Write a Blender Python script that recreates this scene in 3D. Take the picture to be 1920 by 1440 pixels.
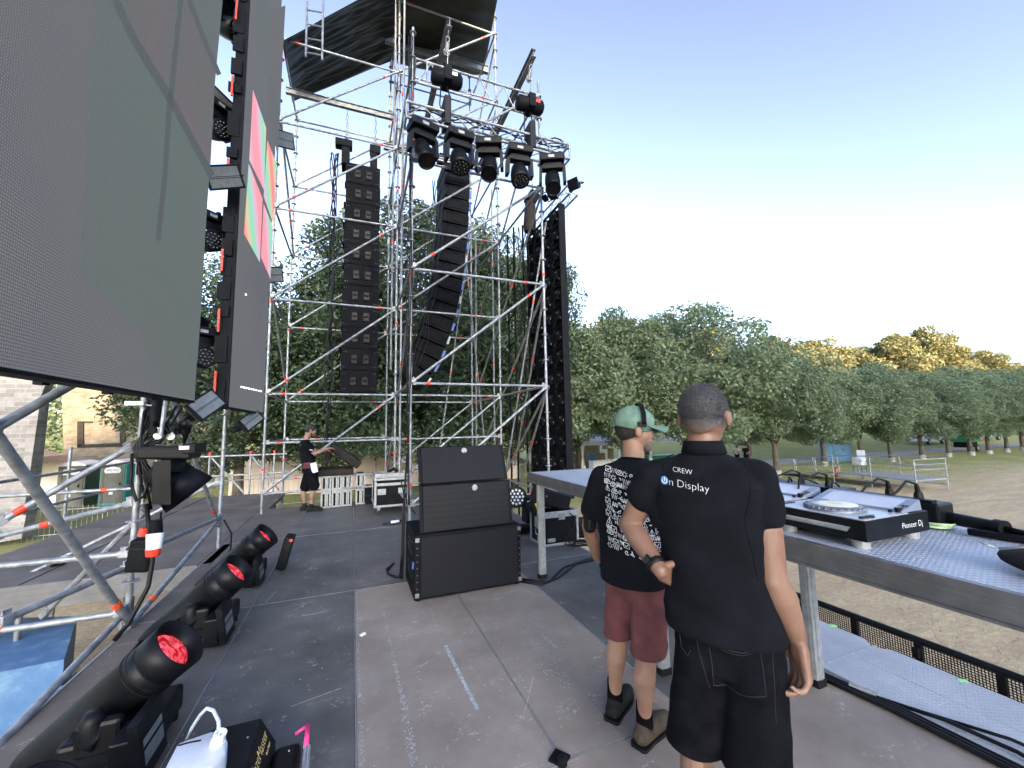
import bpy, bmesh, math, random
from math import sin, cos, tan, pi, radians
from mathutils import Vector, Matrix, Euler, noise
from mathutils.bvhtree import BVHTree
for o in list(bpy.data.objects): bpy.data.objects.remove(o, do_unlink=True)
SC = bpy.context.scene
COL = SC.collection
random.seed(7)
V = Vector
# ------------------------------------------------------------------ camera
CH = 1.65
FPX = 755.64
yaw, pitch, roll = [radians(a) for a in (21.573, 5.89, -1.071)]
_F = V((sin(yaw)*cos(pitch), cos(yaw)*cos(pitch), sin(pitch)))
_R = V((cos(yaw), -sin(yaw), 0)); _U = _R.cross(_F)
CR = _R*cos(roll) + _U*sin(roll); CU = -_R*sin(roll) + _U*cos(roll); CF = _F
cd = bpy.data.cameras.new('camera'); cam = bpy.data.objects.new('camera', cd); COL.objects.link(cam)
cd.sensor_width = 36; cd.lens = 36*FPX/1920; cd.clip_start = 0.05; cd.clip_end = 3000
cam.matrix_world = Matrix(((CR.x, CU.x, -CF.x, 0), (CR.y, CU.y, -CF.y, 0), (CR.z, CU.z, -CF.z, CH), (0, 0, 0, 1)))
SC.camera = cam
EYE = V((0, 0, CH))
def ray(x, y): return CR*((x-960)/FPX) - CU*((y-720)/FPX) + CF
def onz(x, y, z=0.): d = ray(x, y); return EYE + d*((z-CH)/d.z)
def atY(x, y, Y): d = ray(x, y); return EYE + d*(Y/d.y)
def atX(x, y, X): d = ray(x, y); return EYE + d*(X/d.x)
def onpl(x, y, P, N): d = ray(x, y); return EYE + d*((V(P)-EYE).dot(N)/d.dot(N))
# ------------------------------------------------------------------ world and sun
SUN_EL, SUN_AZ = radians(10.5), radians(186)   # the sun stands low behind the camera (azimuth clockwise from +Y)
w = bpy.data.worlds.new('World'); SC.world = w; w.use_nodes = True
nt = w.node_tree; nt.nodes.clear()
sky = nt.nodes.new('ShaderNodeTexSky'); sky.sky_type = 'NISHITA'; sky.sun_disc = False
sky.sun_elevation = SUN_EL; sky.sun_rotation = SUN_AZ; sky.altitude = 200; sky.air_density = 1.0; sky.dust_density = 2.0; sky.ozone_density = 2.6
bg = nt.nodes.new('ShaderNodeBackground'); bg.inputs[1].default_value = 0.115
wo = nt.nodes.new('ShaderNodeOutputWorld')
gmn = nt.nodes.new('ShaderNodeGamma'); gmn.inputs[1].default_value = 1.55; hsv = nt.nodes.new('ShaderNodeHueSaturation'); hsv.inputs['Saturation'].default_value = .66; hsv.inputs['Hue'].default_value = .505
nt.links.new(sky.outputs[0], gmn.inputs[0]); nt.links.new(gmn.outputs[0], hsv.inputs['Color']); nt.links.new(hsv.outputs[0], bg.inputs[0]); nt.links.new(bg.outputs[0], wo.inputs[0])
sl = bpy.data.lights.new('sun', 'SUN'); sl.energy = 3.2; sl.angle = radians(0.5); sl.color = (1, 0.72, 0.42)
so = bpy.data.objects.new('sun', sl); COL.objects.link(so)
sd = V((sin(SUN_AZ)*cos(SUN_EL), cos(SUN_AZ)*cos(SUN_EL), sin(SUN_EL)))
so.rotation_euler = sd.to_track_quat('Z', 'Y').to_euler(); so.location = sd*80
SC.view_settings.view_transform = 'Standard'; SC.view_settings.look = 'None'
SC.view_settings.exposure = 2.1; SC.view_settings.gamma = 1; SC.view_settings.use_curve_mapping = False
SC.render.engine = 'CYCLES'
# ------------------------------------------------------------------ materials
def nmat(name):
    m = bpy.data.materials.new(name); m.use_nodes = True
    t = m.node_tree; b = t.nodes['Principled BSDF']; return m, t, b
def nd(t, k, **kw):
    n = t.nodes.new(k)
    for a, v in kw.items():
        if a.startswith('i_'):
            key = a[2:]; key = int(key) if key.isdigit() else key
            n.inputs[key].default_value = v
        else: setattr(n, a, v)
    return n
def c4(c): return (c[0], c[1], c[2], 1)
def simple(name, col, rough=.6, metal=0., var=.25, scale=8., bump=0., bscale=60., spec=None, detail=4, col2=None):
    """one base colour with a noise mottling and an optional bump"""
    m, t, b = nmat(name)
    tc = nd(t, 'ShaderNodeTexCoord')
    n = nd(t, 'ShaderNodeTexNoise', i_Scale=scale, i_Detail=detail); t.links.new(tc.outputs['Object'], n.inputs[0])
    r = nd(t, 'ShaderNodeValToRGB'); r.color_ramp.elements[0].position = .3; r.color_ramp.elements[1].position = .72
    a = [max(0, x*(1-var)) for x in col]; z = [x*(1+var) for x in col] if col2 is None else col2
    r.color_ramp.elements[0].color = c4(a); r.color_ramp.elements[1].color = c4(z)
    t.links.new(n.outputs[0], r.inputs[0]); t.links.new(r.outputs[0], b.inputs['Base Color'])
    b.inputs['Roughness'].default_value = rough; b.inputs['Metallic'].default_value = metal
    if spec is not None: b.inputs['Specular IOR Level'].default_value = spec
    if bump:
        n2 = nd(t, 'ShaderNodeTexNoise', i_Scale=bscale, i_Detail=3.); t.links.new(tc.outputs['Object'], n2.inputs[0])
        bp = nd(t, 'ShaderNodeBump', i_Strength=bump, i_Distance=.01); t.links.new(n2.outputs[0], bp.inputs['Height']); t.links.new(bp.outputs[0], b.inputs['Normal'])
    return m
def emis(name, col, s=1.):
    m, t, b = nmat(name); b.inputs['Base Color'].default_value = c4([x*.3 for x in col])
    b.inputs['Emission Color'].default_value = c4(col); b.inputs['Emission Strength'].default_value = s; return m
M = {}
M['galv'] = simple('galvanised_steel', (.27, .29, .315), .5, .5, .38, 14, .25, 90)
M['galv_dark'] = simple('weathered_steel', (.20, .21, .22), .5, .4, .4, 9, .2, 60)
M['alu'] = simple('aluminium', (.38, .40, .42), .42, .6, .22, 20, .1, 120)
M['alu_dull'] = simple('dull_aluminium', (.30, .31, .32), .5, .35, .28, 12, .15, 60)
M['red'] = simple('red_tape', (.72, .045, .02), .5, 0, .2, 30)
M['orange'] = simple('orange_tape', (.9, .10, .02), .5, 0, .2, 30)
M['black'] = simple('black_plastic', (.005, .0057, .0075), .42, 0, .35, 12, .15, 160, spec=.18)
M['blackm'] = simple('black_paint', (.006, .007, .0095), .6, 0, .35, 8, .2, 90, spec=.10)
M['blackg'] = simple('glossy_black', (.005, .005, .006), .3, 0, .2, 6, spec=.25)
M['cabg'] = simple('speaker_paint', (.0045, .005, .0075), .7, 0, .3, 20, .5, 260, spec=.12)
M['rubber'] = simple('cable_rubber', (.006, .006, .007), .5, 0, .3, 12, spec=.25)
M['tarp'] = simple('black_tarpaulin', (.020, .017, .015), .75, 0, .4, 1.5, .3, 6, spec=.2)
M['white'] = simple('white_plastic', (.78, .80, .83), .35, 0, .06, 6)
M['paper'] = simple('white_paper', (.75, .75, .74), .8, 0, .1, 30)
M['text'] = simple('white_print', (.78, .78, .78), .7, 0, .02, 6)
M['yellow'] = simple('yellow_sticker', (.8, .62, .03), .5, 0, .1, 10)
M['pink'] = simple('pink_tape', (.95, .06, .28), .5, 0, .08, 20)
M['green_tape'] = simple('green_tape', (.25, .75, .22), .6, 0, .08, 20)
M['blue_tape'] = simple('blue_sticker', (.04, .10, .34), .5, 0, .3, 30)
M['gold'] = simple('gold_print', (.70, .55, .22), .5, .2, .1, 20)
M['grey_txt'] = simple('grey_print', (.085, .085, .095), .5, 0, .1, 20)
M['teal'] = simple('teal_plastic', (.02, .30, .27), .5, 0, .1, 4)
M['loo'] = simple('grey_green_plastic', (.12, .13, .115), .55, 0, .15, 4)
M['loo_dark'] = simple('dark_grey_plastic', (.045, .055, .06), .5, 0, .2, 3)
M['blue_cabin'] = simple('blue_cabin_plastic', (.02, .12, .24), .45, 0, .15, 3)
M['white_tent'] = simple('white_canvas', (.72, .75, .78), .7, 0, .06, 2)
M['peach'] = simple('peach_canvas', (.62, .42, .28), .7, 0, .12, 1.2)
M['hoard'] = simple('pale_hoarding', (.62, .54, .50), .6, 0, .1, .7)
M['wood'] = simple('wood_board', (.22, .13, .08), .6, 0, .3, 6)
M['glass'] = simple('dark_glass', (.03, .035, .04), .08, 0, .2, 3, spec=.8)
M['lens_red'] = None
M['tyre'] = simple('tyre_rubber', (.02, .02, .02), .7)
M['carpaint'] = simple('white_vehicle_paint', (.72, .74, .76), .3, 0, .05, 1)
M['green_paint'] = simple('green_paint', (.02, .20, .09), .45, 0, .15, 3)
M['hiviz'] = simple('yellow_green_paint', (.5, .75, .05), .5)
M['asphalt'] = simple('asphalt', (.22, .22, .22), .9, 0, .2, 1.2)
M['jean'] = simple('black_denim', (.0050, .0054, .0078), .92, 0, .45, 14, .6, 420, spec=.08)
M['stitch'] = simple('grey_stitching', (.018, .019, .023), .9)
M['cotton'] = simple('black_cotton', (.0052, .0060, .0090), .95, 0, .3, 10, .5, 420, spec=.12)
M['maroon'] = simple('maroon_cotton', (.105, .030, .032), .9, 0, .35, 9, .5, 200)
M['capgreen'] = simple('faded_green_cotton', (.115, .20, .155), .85, 0, .18, 14, .6, 300)
M['sock'] = simple('black_sock', (.005, .005, .006), .95, 0, .2, 30, .6, 500, spec=.05)
M['shoe'] = simple('black_shoe', (.008, .008, .008), .7, 0, .4, 25, .5, 120, spec=.2)
M['shoe_brown'] = simple('brown_shoe', (.045, .030, .017), .7, 0, .5, 20, .5, 120)  # browner tone, worn on the right foot only
M['hair_grey'] = simple('short_grey_hair', (.060, .062, .068), .75, 0, .5, 90, .8, 500)
M['hair_dark'] = simple('dark_brown_hair', (.018, .014, .012), .6, 0, .5, 60, .8, 300)
M['trunk'] = simple('bark', (.085, .07, .055), .9, 0, .45, 3, 1., 14)
M['limewash'] = simple('whitened_bark', (.30, .29, .26), .9, 0, .3, 6, .6, 20)
def skin(name, col):
    m, t, b = nmat(name)
    tc = nd(t, 'ShaderNodeTexCoord')
    n = nd(t, 'ShaderNodeTexNoise', i_Scale=7., i_Detail=5.); t.links.new(tc.outputs['Object'], n.inputs[0])
    r = nd(t, 'ShaderNodeValToRGB'); r.color_ramp.elements[0].position = .3; r.color_ramp.elements[1].position = .7
    r.color_ramp.elements[0].color = c4((col[0]*.82, col[1]*.70, col[2]*.66)); r.color_ramp.elements[1].color = c4((col[0]*1.1, col[1]*1.08, col[2]*1.05))
    t.links.new(n.outputs[0], r.inputs[0]); t.links.new(r.outputs[0], b.inputs['Base Color'])
    b.inputs['Roughness'].default_value = .5; b.inputs['Subsurface Weight'].default_value = .12
    b.inputs['Subsurface Radius'].default_value = (.012, .005, .003)
    n2 = nd(t, 'ShaderNodeTexNoise', i_Scale=160., i_Detail=4.); t.links.new(tc.outputs['Object'], n2.inputs[0])
    bp = nd(t, 'ShaderNodeBump', i_Strength=.25, i_Distance=.004); t.links.new(n2.outputs[0], bp.inputs['Height']); t.links.new(bp.outputs[0], b.inputs['Normal'])
    return m
M['skin'] = skin('skin', (.20, .118, .084))
M['skin2'] = skin('pale_skin', (.29, .178, .128))
def leafmat(name, c1, c2, c3=None, trans=.25):
    m, t, b = nmat(name)
    g = nd(t, 'ShaderNodeNewGeometry'); r = nd(t, 'ShaderNodeValToRGB')
    r.color_ramp.elements[0].color = c4(c1); r.color_ramp.elements[1].color = c4(c2)
    if c3: e = r.color_ramp.elements.new(.94); e.color = c4(c2); r.color_ramp.elements[-1].color = c4(c3)
    tc = nd(t, 'ShaderNodeTexCoord'); n = nd(t, 'ShaderNodeTexNoise', i_Scale=.55, i_Detail=3.); t.links.new(tc.outputs['Object'], n.inputs[0])
    mx = nd(t, 'ShaderNodeMath', operation='MULTIPLY_ADD'); mx.inputs[1].default_value = .55
    mm = nd(t, 'ShaderNodeMath', operation='MULTIPLY'); mm.inputs[1].default_value = .5
    t.links.new(n.outputs[0], mm.inputs[0])
    t.links.new(g.outputs['Random Per Island'], mx.inputs[0]); t.links.new(mm.outputs[0], mx.inputs[2]); t.links.new(mx.outputs[0], r.inputs[0])
    t.links.new(r.outputs[0], b.inputs['Base Color']); b.inputs['Roughness'].default_value = .55
    tr = nd(t, 'ShaderNodeBsdfTranslucent'); t.links.new(r.outputs[0], tr.inputs[0])
    ms = nd(t, 'ShaderNodeMixShader'); ms.inputs[0].default_value = trans
    out = t.nodes['Material Output']; t.links.new(b.outputs[0], ms.inputs[1]); t.links.new(tr.outputs[0], ms.inputs[2]); t.links.new(ms.outputs[0], out.inputs[0])
    return m
M['leaf'] = leafmat('avenue_foliage', (.098, .142, .086), (.205, .262, .145), (.34, .34, .16), .35)
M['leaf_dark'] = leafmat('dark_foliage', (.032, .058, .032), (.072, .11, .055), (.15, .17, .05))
M['leaf_gold'] = leafmat('olive_foliage', (.17, .18, .075), (.30, .28, .13), (.40, .35, .18))
# ------------------------------------------------------------------ mesh builder
def frame(d):
    d = V(d).normalized(); u = d.orthogonal().normalized()
    if abs(d.z) < .999: u = d.cross(V((0, 0, 1))).normalized()
    return u, d.cross(u)
class MB:
    def __init__(s): s.v = []; s.f = []; s.m = []; s.sm = []; s.k = 0; s.T = None
    def mat(s, k): s.k = k; return s
    def add(s, vs, fs, smooth=False):
        b = len(s.v)
        s.v += [tuple(s.T @ V(p)) if s.T else tuple(p) for p in vs]
        for f in fs: s.f.append([b+i for i in f]); s.m.append(s.k); s.sm.append(smooth)
        return s
    def box(s, c, size, rot=None, bev=0.):
        hx, hy, hz = [x/2 for x in size]
        if bev and min(hx, hy, hz) > bev*1.01:
            vs = []; fs = []
            bm = bmesh.new(); bmesh.ops.create_cube(bm, size=1)
            for v in bm.verts: v.co = V((v.co.x*size[0], v.co.y*size[1], v.co.z*size[2]))
            bmesh.ops.bevel(bm, geom=list(bm.edges), offset=bev, segments=2, profile=.5, affect='EDGES')
            vs = [v.co.copy() for v in bm.verts]; fs = [[v.index for v in f.verts] for f in bm.faces]; bm.free()
        else:
            vs = [V((x, y, z)) for x in (-hx, hx) for y in (-hy, hy) for z in (-hz, hz)]
            fs = [(0, 1, 3, 2), (4, 6, 7, 5), (0, 4, 5, 1), (2, 3, 7, 6), (0, 2, 6, 4), (1, 5, 7, 3)]
        if rot is not None: vs = [rot @ v for v in vs]
        c = V(c); return s.add([v+c for v in vs], fs)
    def bx(s, x0, x1, y0, y1, z0, z1, bev=0.): return s.box(((x0+x1)/2, (y0+y1)/2, (z0+z1)/2), (abs(x1-x0), abs(y1-y0), abs(z1-z0)), None, bev)
    def tube(s, p0, p1, r, n=10, r1=None, caps=True):
        p0 = V(p0); p1 = V(p1); r1 = r if r1 is None else r1
        if (p1-p0).length < 1e-6: return s
        u, w_ = frame(p1-p0); vs = []
        for p, q in ((p0, r), (p1, r1)):
            for i in range(n): a = 2*pi*i/n; vs.append(p + u*cos(a)*q + w_*sin(a)*q)
        b = len(s.v); s.add(vs, [(i, (i+1) % n, n+(i+1) % n, n+i) for i in range(n)], True)
        if caps: s.add([vs[i] for i in range(n)], [tuple(reversed(range(n)))]); s.add([vs[n+i] for i in range(n)], [tuple(range(n))])
        return s
    def path(s, pts, r, n=8, caps=True):
        pts = [V(p) for p in pts]; vs = []; fs = []; up = None
        for i, p in enumerate(pts):
            d = (pts[min(i+1, len(pts)-1)] - pts[max(i-1, 0)]).normalized()
            if up is None: u, w_ = frame(d)
            else:
                u = (up - d*up.dot(d)); u = u.normalized() if u.length > 1e-6 else frame(d)[0]; w_ = d.cross(u)
            up = u; rr = r[i] if isinstance(r, (list, tuple)) else r
            for k in range(n): a = 2*pi*k/n; vs.append(p + u*cos(a)*rr + w_*sin(a)*rr)
        for i in range(len(pts)-1):
            for k in range(n): fs.append((i*n+k, i*n+(k+1) % n, (i+1)*n+(k+1) % n, (i+1)*n+k))
        if caps: fs += [tuple(reversed(range(n))), tuple(range((len(pts)-1)*n, len(pts)*n))]
        return s.add(vs, fs, True)
    def lathe(s, o, d, prof, n=20, sx=1., sy=1., smooth=True):
        """prof: list of (distance along d, radius)"""
        o = V(o); u, w_ = frame(d); d = V(d).normalized(); vs = []; fs = []
        for (h, r) in prof:
            for i in range(n): a = 2*pi*i/n; vs.append(o + d*h + u*cos(a)*r*sx + w_*sin(a)*r*sy)
        for j in range(len(prof)-1):
            for i in range(n): fs.append((j*n+i, j*n+(i+1) % n, (j+1)*n+(i+1) % n, (j+1)*n+i))
        s.add(vs, fs, smooth)
        if prof[0][1] > 1e-5: s.add(vs[:n], [tuple(reversed(range(n)))])
        if prof[-1][1] > 1e-5: s.add(vs[-n:], [tuple(range(n))])
        return s
    def ball(s, c, r, n=14, m=8, sc=(1, 1, 1), rot=None):
        vs = []; fs = []; c = V(c)
        for j in range(m+1):
            t = pi*j/m
            for i in range(n):
                a = 2*pi*i/n; p = V((r*sc[0]*sin(t)*cos(a), r*sc[1]*sin(t)*sin(a), r*sc[2]*cos(t)))
                if rot is not None: p = rot @ p
                vs.append(c+p)
        for j in range(m):
            for i in range(n): fs.append((j*n+i, (j+1)*n+i, (j+1)*n+(i+1) % n, j*n+(i+1) % n))
        return s.add(vs, fs, True)
    def prism(s, poly, ax, a0, a1):
        """poly of 2D points extruded along axis ax ('x','y','z')"""
        n = len(poly); ar = sum(poly[i][0]*poly[(i+1) % n][1]-poly[(i+1) % n][0]*poly[i][1] for i in range(n))
        def P(p, a): return {'x': (a, p[0], p[1]), 'y': (p[0], a, p[1]), 'z': (p[0], p[1], a)}[ax]
        vs = [P(p, a0) for p in poly] + [P(p, a1) for p in poly]
        fs = [tuple(range(n)), tuple(reversed(range(n, 2*n)))] + [(i, n+i, n+(i+1) % n, (i+1) % n) for i in range(n)]
        return s.add(vs, fs)
    def hull(s, c0, c1):
        """two quads (lists of 4 points) joined into a closed solid"""
        vs = list(c0)+list(c1)
        return s.add(vs, [(3, 2, 1, 0), (4, 5, 6, 7), (0, 1, 5, 4), (1, 2, 6, 5), (2, 3, 7, 6), (3, 0, 4, 7)])
    def text(s, string, origin, right, up, size, depth=.002, align='CENTER', shear=0., proj=None, sub=0., bold=0.):
        cu = bpy.data.curves.new('t', 'FONT'); cu.body = string; cu.size = size; cu.align_x = align; cu.shear = shear; cu.offset = bold
        cu.extrude = 0; cu.resolution_u = 3
        ob = bpy.data.objects.new('t', cu); COL.objects.link(ob)
        dg = bpy.context.evaluated_depsgraph_get(); me = bpy.data.meshes.new_from_object(ob.evaluated_get(dg))
        bm = bmesh.new(); bm.from_mesh(me)
        if sub: bmesh.ops.triangulate(bm, faces=bm.faces); bmesh.ops.subdivide_edges(bm, edges=[e for e in bm.edges if e.calc_length() > sub], cuts=2); bmesh.ops.triangulate(bm, faces=bm.faces)
        if not proj and depth:
            r = bmesh.ops.extrude_face_region(bm, geom=list(bm.faces)); bmesh.ops.translate(bm, vec=(0, 0, depth), verts=[g for g in r['geom'] if isinstance(g, bmesh.types.BMVert)])
        bm.verts.index_update()
        R_ = V(right).normalized(); U_ = V(up).normalized(); N_ = R_.cross(U_); o = V(origin)
        vs = [o + R_*v.co.x + U_*v.co.y + N_*v.co.z for v in bm.verts]
        if proj: vs = [proj(p) for p in vs]
        s.add(vs, [[v.index for v in f.verts] for f in bm.faces]); bm.free()
        bpy.data.objects.remove(ob); bpy.data.curves.remove(cu); bpy.data.meshes.remove(me)
        return s
    def mesh(s, name, mats):
        me = bpy.data.meshes.new(name); me.from_pydata(s.v, [], s.f)
        for m in (mats if isinstance(mats, (list, tuple)) else [mats]): me.materials.append(M[m] if isinstance(m, str) else m)
        me.polygons.foreach_set('material_index', s.m); me.polygons.foreach_set('use_smooth', s.sm); me.update()
        return me
    def build(s, name, mats, parent=None, origin=None, **tags):
        me = s.mesh(name, mats); o = bpy.data.objects.new(name, me); COL.objects.link(o)
        if parent is not None:
            o.parent = parent
            if not s.local: me.transform(world(parent).inverted())
        elif origin is not None: me.transform(Matrix.Translation(-V(origin))); o.location = V(origin)
        for k, v in tags.items(): o[k] = v
        return o
    local = False
LM = {}
def world(o):
    m = Matrix.LocRotScale(o.location, o.rotation_euler, o.scale)
    return world(o.parent) @ m if o.parent else m
def thing(name, label, cat, loc=(0, 0, 0), rz=0., group=None):
    o = bpy.data.objects.new(name, None); COL.objects.link(o); o.location = V(loc); o.rotation_euler = (0, 0, rz); o.empty_display_size = .1
    o['label'] = label; o['category'] = cat
    if group: o['group'] = group
    return o
def tag(o, label, cat, group=None):
    o['label'] = label; o['category'] = cat
    if group: o['group'] = group
    return o
def kids(o): return [c for c in KIDS.get(o.name, [])]
def copy_tree(o, loc, rot=None, label=None, scale=None):
    r = o.copy(); COL.objects.link(r); r.location = V(loc)
    if rot is not None: r.rotation_euler = rot
    if scale is not None: r.scale = scale
    if label: r['label'] = label
    ch = [c for c in bpy.data.objects if c.parent == o]
    for c in ch:
        d = c.copy(); COL.objects.link(d); d.parent = r
        for g in [x for x in bpy.data.objects if x.parent == c]: e = g.copy(); COL.objects.link(e); e.parent = d
    return r
def LMB():
    m = MB(); m.local = True; return m
# ------------------------------------------------------------------ SETTING
def deckmat(name, c1, c2, speck=.35, rough=.5, mesh=.5, rot=0., pat=0., ps=42.):
    m, t, b = nmat(name); L = t.links.new
    tc = nd(t, 'ShaderNodeTexCoord'); mp = nd(t, 'ShaderNodeMapping'); mp.inputs['Rotation'].default_value = (0, 0, rot); L(tc.outputs['Object'], mp.inputs[0])
    n = nd(t, 'ShaderNodeTexNoise', i_Scale=1.6, i_Detail=8., i_Roughness=.65); L(mp.outputs[0], n.inputs[0])
    r = nd(t, 'ShaderNodeValToRGB'); r.color_ramp.elements[0].position = .32; r.color_ramp.elements[1].position = .7
    r.color_ramp.elements[0].color = c4(c1); r.color_ramp.elements[1].color = c4(c2); L(n.outputs[0], r.inputs[0])
    # small scuffs and specks of real dirt
    n2 = nd(t, 'ShaderNodeTexNoise', i_Scale=34., i_Detail=4., i_Roughness=.75); L(mp.outputs[0], n2.inputs[0])
    n3 = nd(t, 'ShaderNodeTexNoise', i_Scale=5.5, i_Detail=5.); L(mp.outputs[0], n3.inputs[0])
    a = nd(t, 'ShaderNodeMath', operation='MULTIPLY'); L(n2.outputs[0], a.inputs[0]); L(n3.outputs[0], a.inputs[1])
    r2 = nd(t, 'ShaderNodeValToRGB'); r2.color_ramp.elements[0].position = .34; r2.color_ramp.elements[1].position = .47; L(a.outputs[0], r2.inputs[0])
    # scratches: stretched noise
    m2 = nd(t, 'ShaderNodeMapping'); m2.inputs['Scale'].default_value = (1.2, 60, 1); m2.inputs['Rotation'].default_value = (0, 0, .45+rot); L(tc.outputs['Object'], m2.inputs[0])
    n4 = nd(t, 'ShaderNodeTexNoise', i_Scale=1.7, i_Detail=3.); L(m2.outputs[0], n4.inputs[0])
    a2 = nd(t, 'ShaderNodeMath', operation='MULTIPLY'); L(n4.outputs[0], a2.inputs[0]); L(n.outputs[0], a2.inputs[1])
    r3 = nd(t, 'ShaderNodeValToRGB'); r3.color_ramp.elements[0].position = .375; r3.color_ramp.elements[1].position = .45; L(a2.outputs[0], r3.inputs[0])
    ad = nd(t, 'ShaderNodeMath', operation='MAXIMUM'); L(r2.outputs[0], ad.inputs[0]); L(r3.outputs[0], ad.inputs[1])
    mu = nd(t, 'ShaderNodeMath', operation='MULTIPLY'); mu.inputs[1].default_value = speck; L(ad.outputs[0], mu.inputs[0])
    mx = nd(t, 'ShaderNodeMixRGB'); mx.inputs[2].default_value = (.60, .57, .56, 1); L(mu.outputs[0], mx.inputs[0]); L(r.outputs[0], mx.inputs[1])
    b.inputs['Roughness'].default_value = rough
    rr = nd(t, 'ShaderNodeMapRange'); rr.inputs[3].default_value = rough-.10; rr.inputs[4].default_value = rough+.16; L(n.outputs[0], rr.inputs[0]); L(rr.outputs[0], b.inputs['Roughness'])
    # wire mesh imprint of the phenolic board
    w1 = nd(t, 'ShaderNodeTexWave', i_Scale=ps); w1.bands_direction = 'X'; L(mp.outputs[0], w1.inputs[0])
    w2 = nd(t, 'ShaderNodeTexWave', i_Scale=ps*.8); w2.bands_direction = 'Y'; L(mp.outputs[0], w2.inputs[0])
    mm = nd(t, 'ShaderNodeMath', operation='MULTIPLY'); L(w1.outputs[1], mm.inputs[0]); L(w2.outputs[1], mm.inputs[1])
    pm_ = nd(t, 'ShaderNodeMapRange'); pm_.inputs[3].default_value = 1-pat; pm_.inputs[4].default_value = 1+pat*1.4; L(mm.outputs[0], pm_.inputs[0])
    px_ = nd(t, 'ShaderNodeMixRGB', blend_type='MULTIPLY', i_0=1.); L(mx.outputs[0], px_.inputs[1]); L(pm_.outputs[0], px_.inputs[2]); L(px_.outputs[0], b.inputs['Base Color'])
    bp = nd(t, 'ShaderNodeBump', i_Strength=mesh, i_Distance=.002); L(mm.outputs[0], bp.inputs['Height']); L(bp.outputs[0], b.inputs['Normal'])
    return m
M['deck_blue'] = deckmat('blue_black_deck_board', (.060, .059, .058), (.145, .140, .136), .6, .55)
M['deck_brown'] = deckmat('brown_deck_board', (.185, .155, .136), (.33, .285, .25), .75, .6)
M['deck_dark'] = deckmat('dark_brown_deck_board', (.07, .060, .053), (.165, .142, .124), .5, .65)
M['deck_pale'] = deckmat('pale_blue_grey_deck_board', (.28, .30, .35), (.42, .45, .50), .45, .6, .6, .5, .06, 14.)
XC = [-1.72, -.85, .05, 1.0, 1.8, 2.90]; YC = [-3.3, -.7, 1.94, 4.63, 7.24, 10.0]
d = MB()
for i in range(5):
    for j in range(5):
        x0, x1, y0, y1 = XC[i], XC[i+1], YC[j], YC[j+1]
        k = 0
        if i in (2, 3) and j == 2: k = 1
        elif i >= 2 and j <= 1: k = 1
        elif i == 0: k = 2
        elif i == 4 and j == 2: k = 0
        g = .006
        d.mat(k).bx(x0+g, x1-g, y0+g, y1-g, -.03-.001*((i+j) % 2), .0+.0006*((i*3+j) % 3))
    # aluminium edge strips
d.mat(3)
for x in XC[1:-1]: d.bx(x-.0035, x+.0035, -3.3, 10., -.05, .0022)
for y in YC[1:-1]:
    for i in range(5): d.bx(XC[i]+.007, XC[i+1]-.007, y-.003, y+.003, -.05, .0020)
d.bx(1.35, 1.354, 1.95, 4.62, -.02, .0021)
d.mat(4).bx(-1.74, -1.722, -3.3, 6.3, -.16, .002); d.bx(-1.72, 2.9, 10.0, 10.02, -.16, -.002)
d.mat(4).bx(-1.70, 2.88, -3.28, 9.98, -.15, -.055)
# right hand strip of pale boards, and its clipped corners
d.mat(5); ys = [-3.2, -.75, 1.95, 4.6]
for j in range(3):
    y0, y1 = ys[j]+.008, ys[j+1]-.008
    d.prism([(2.965, y0), (3.56, y0), (3.63, y0+.08), (3.63, y1-.08), (3.56, y1), (2.965, y1)], 'z', -.03, .0)
d.mat(3)
for y in (-.75, 1.95): d.bx(2.965, 3.6, y-.007, y+.007, -.04, .002)
d.mat(4).bx(2.9, 2.96, -3.3, 10, -.15, -.03); d.bx(2.97, 3.62, -3.1, 4.55, -.12, -.04)
d.bx(3.30, 3.303, -3., 1.9, -.01, .0008)
deck = d.build('stage_deck', ['deck_blue', 'deck_brown', 'deck_dark', 'alu', 'alu_dull', 'deck_pale']); deck['kind'] = 'structure'
# back left deck, one board run with long joints
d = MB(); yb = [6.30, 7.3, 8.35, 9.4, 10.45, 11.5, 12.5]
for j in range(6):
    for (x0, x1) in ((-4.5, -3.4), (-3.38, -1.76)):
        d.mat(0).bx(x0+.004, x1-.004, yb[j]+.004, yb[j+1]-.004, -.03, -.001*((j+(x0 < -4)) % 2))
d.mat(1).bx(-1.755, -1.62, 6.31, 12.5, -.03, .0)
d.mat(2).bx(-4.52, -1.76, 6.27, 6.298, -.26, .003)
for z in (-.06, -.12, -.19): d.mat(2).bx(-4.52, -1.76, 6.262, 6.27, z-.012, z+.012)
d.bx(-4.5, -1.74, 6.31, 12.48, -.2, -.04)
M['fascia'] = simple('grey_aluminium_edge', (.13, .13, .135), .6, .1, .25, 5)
ld = d.build('rear_deck', ['deck_dark', 'deck_dark', 'fascia']); ld['kind'] = 'structure'
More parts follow.
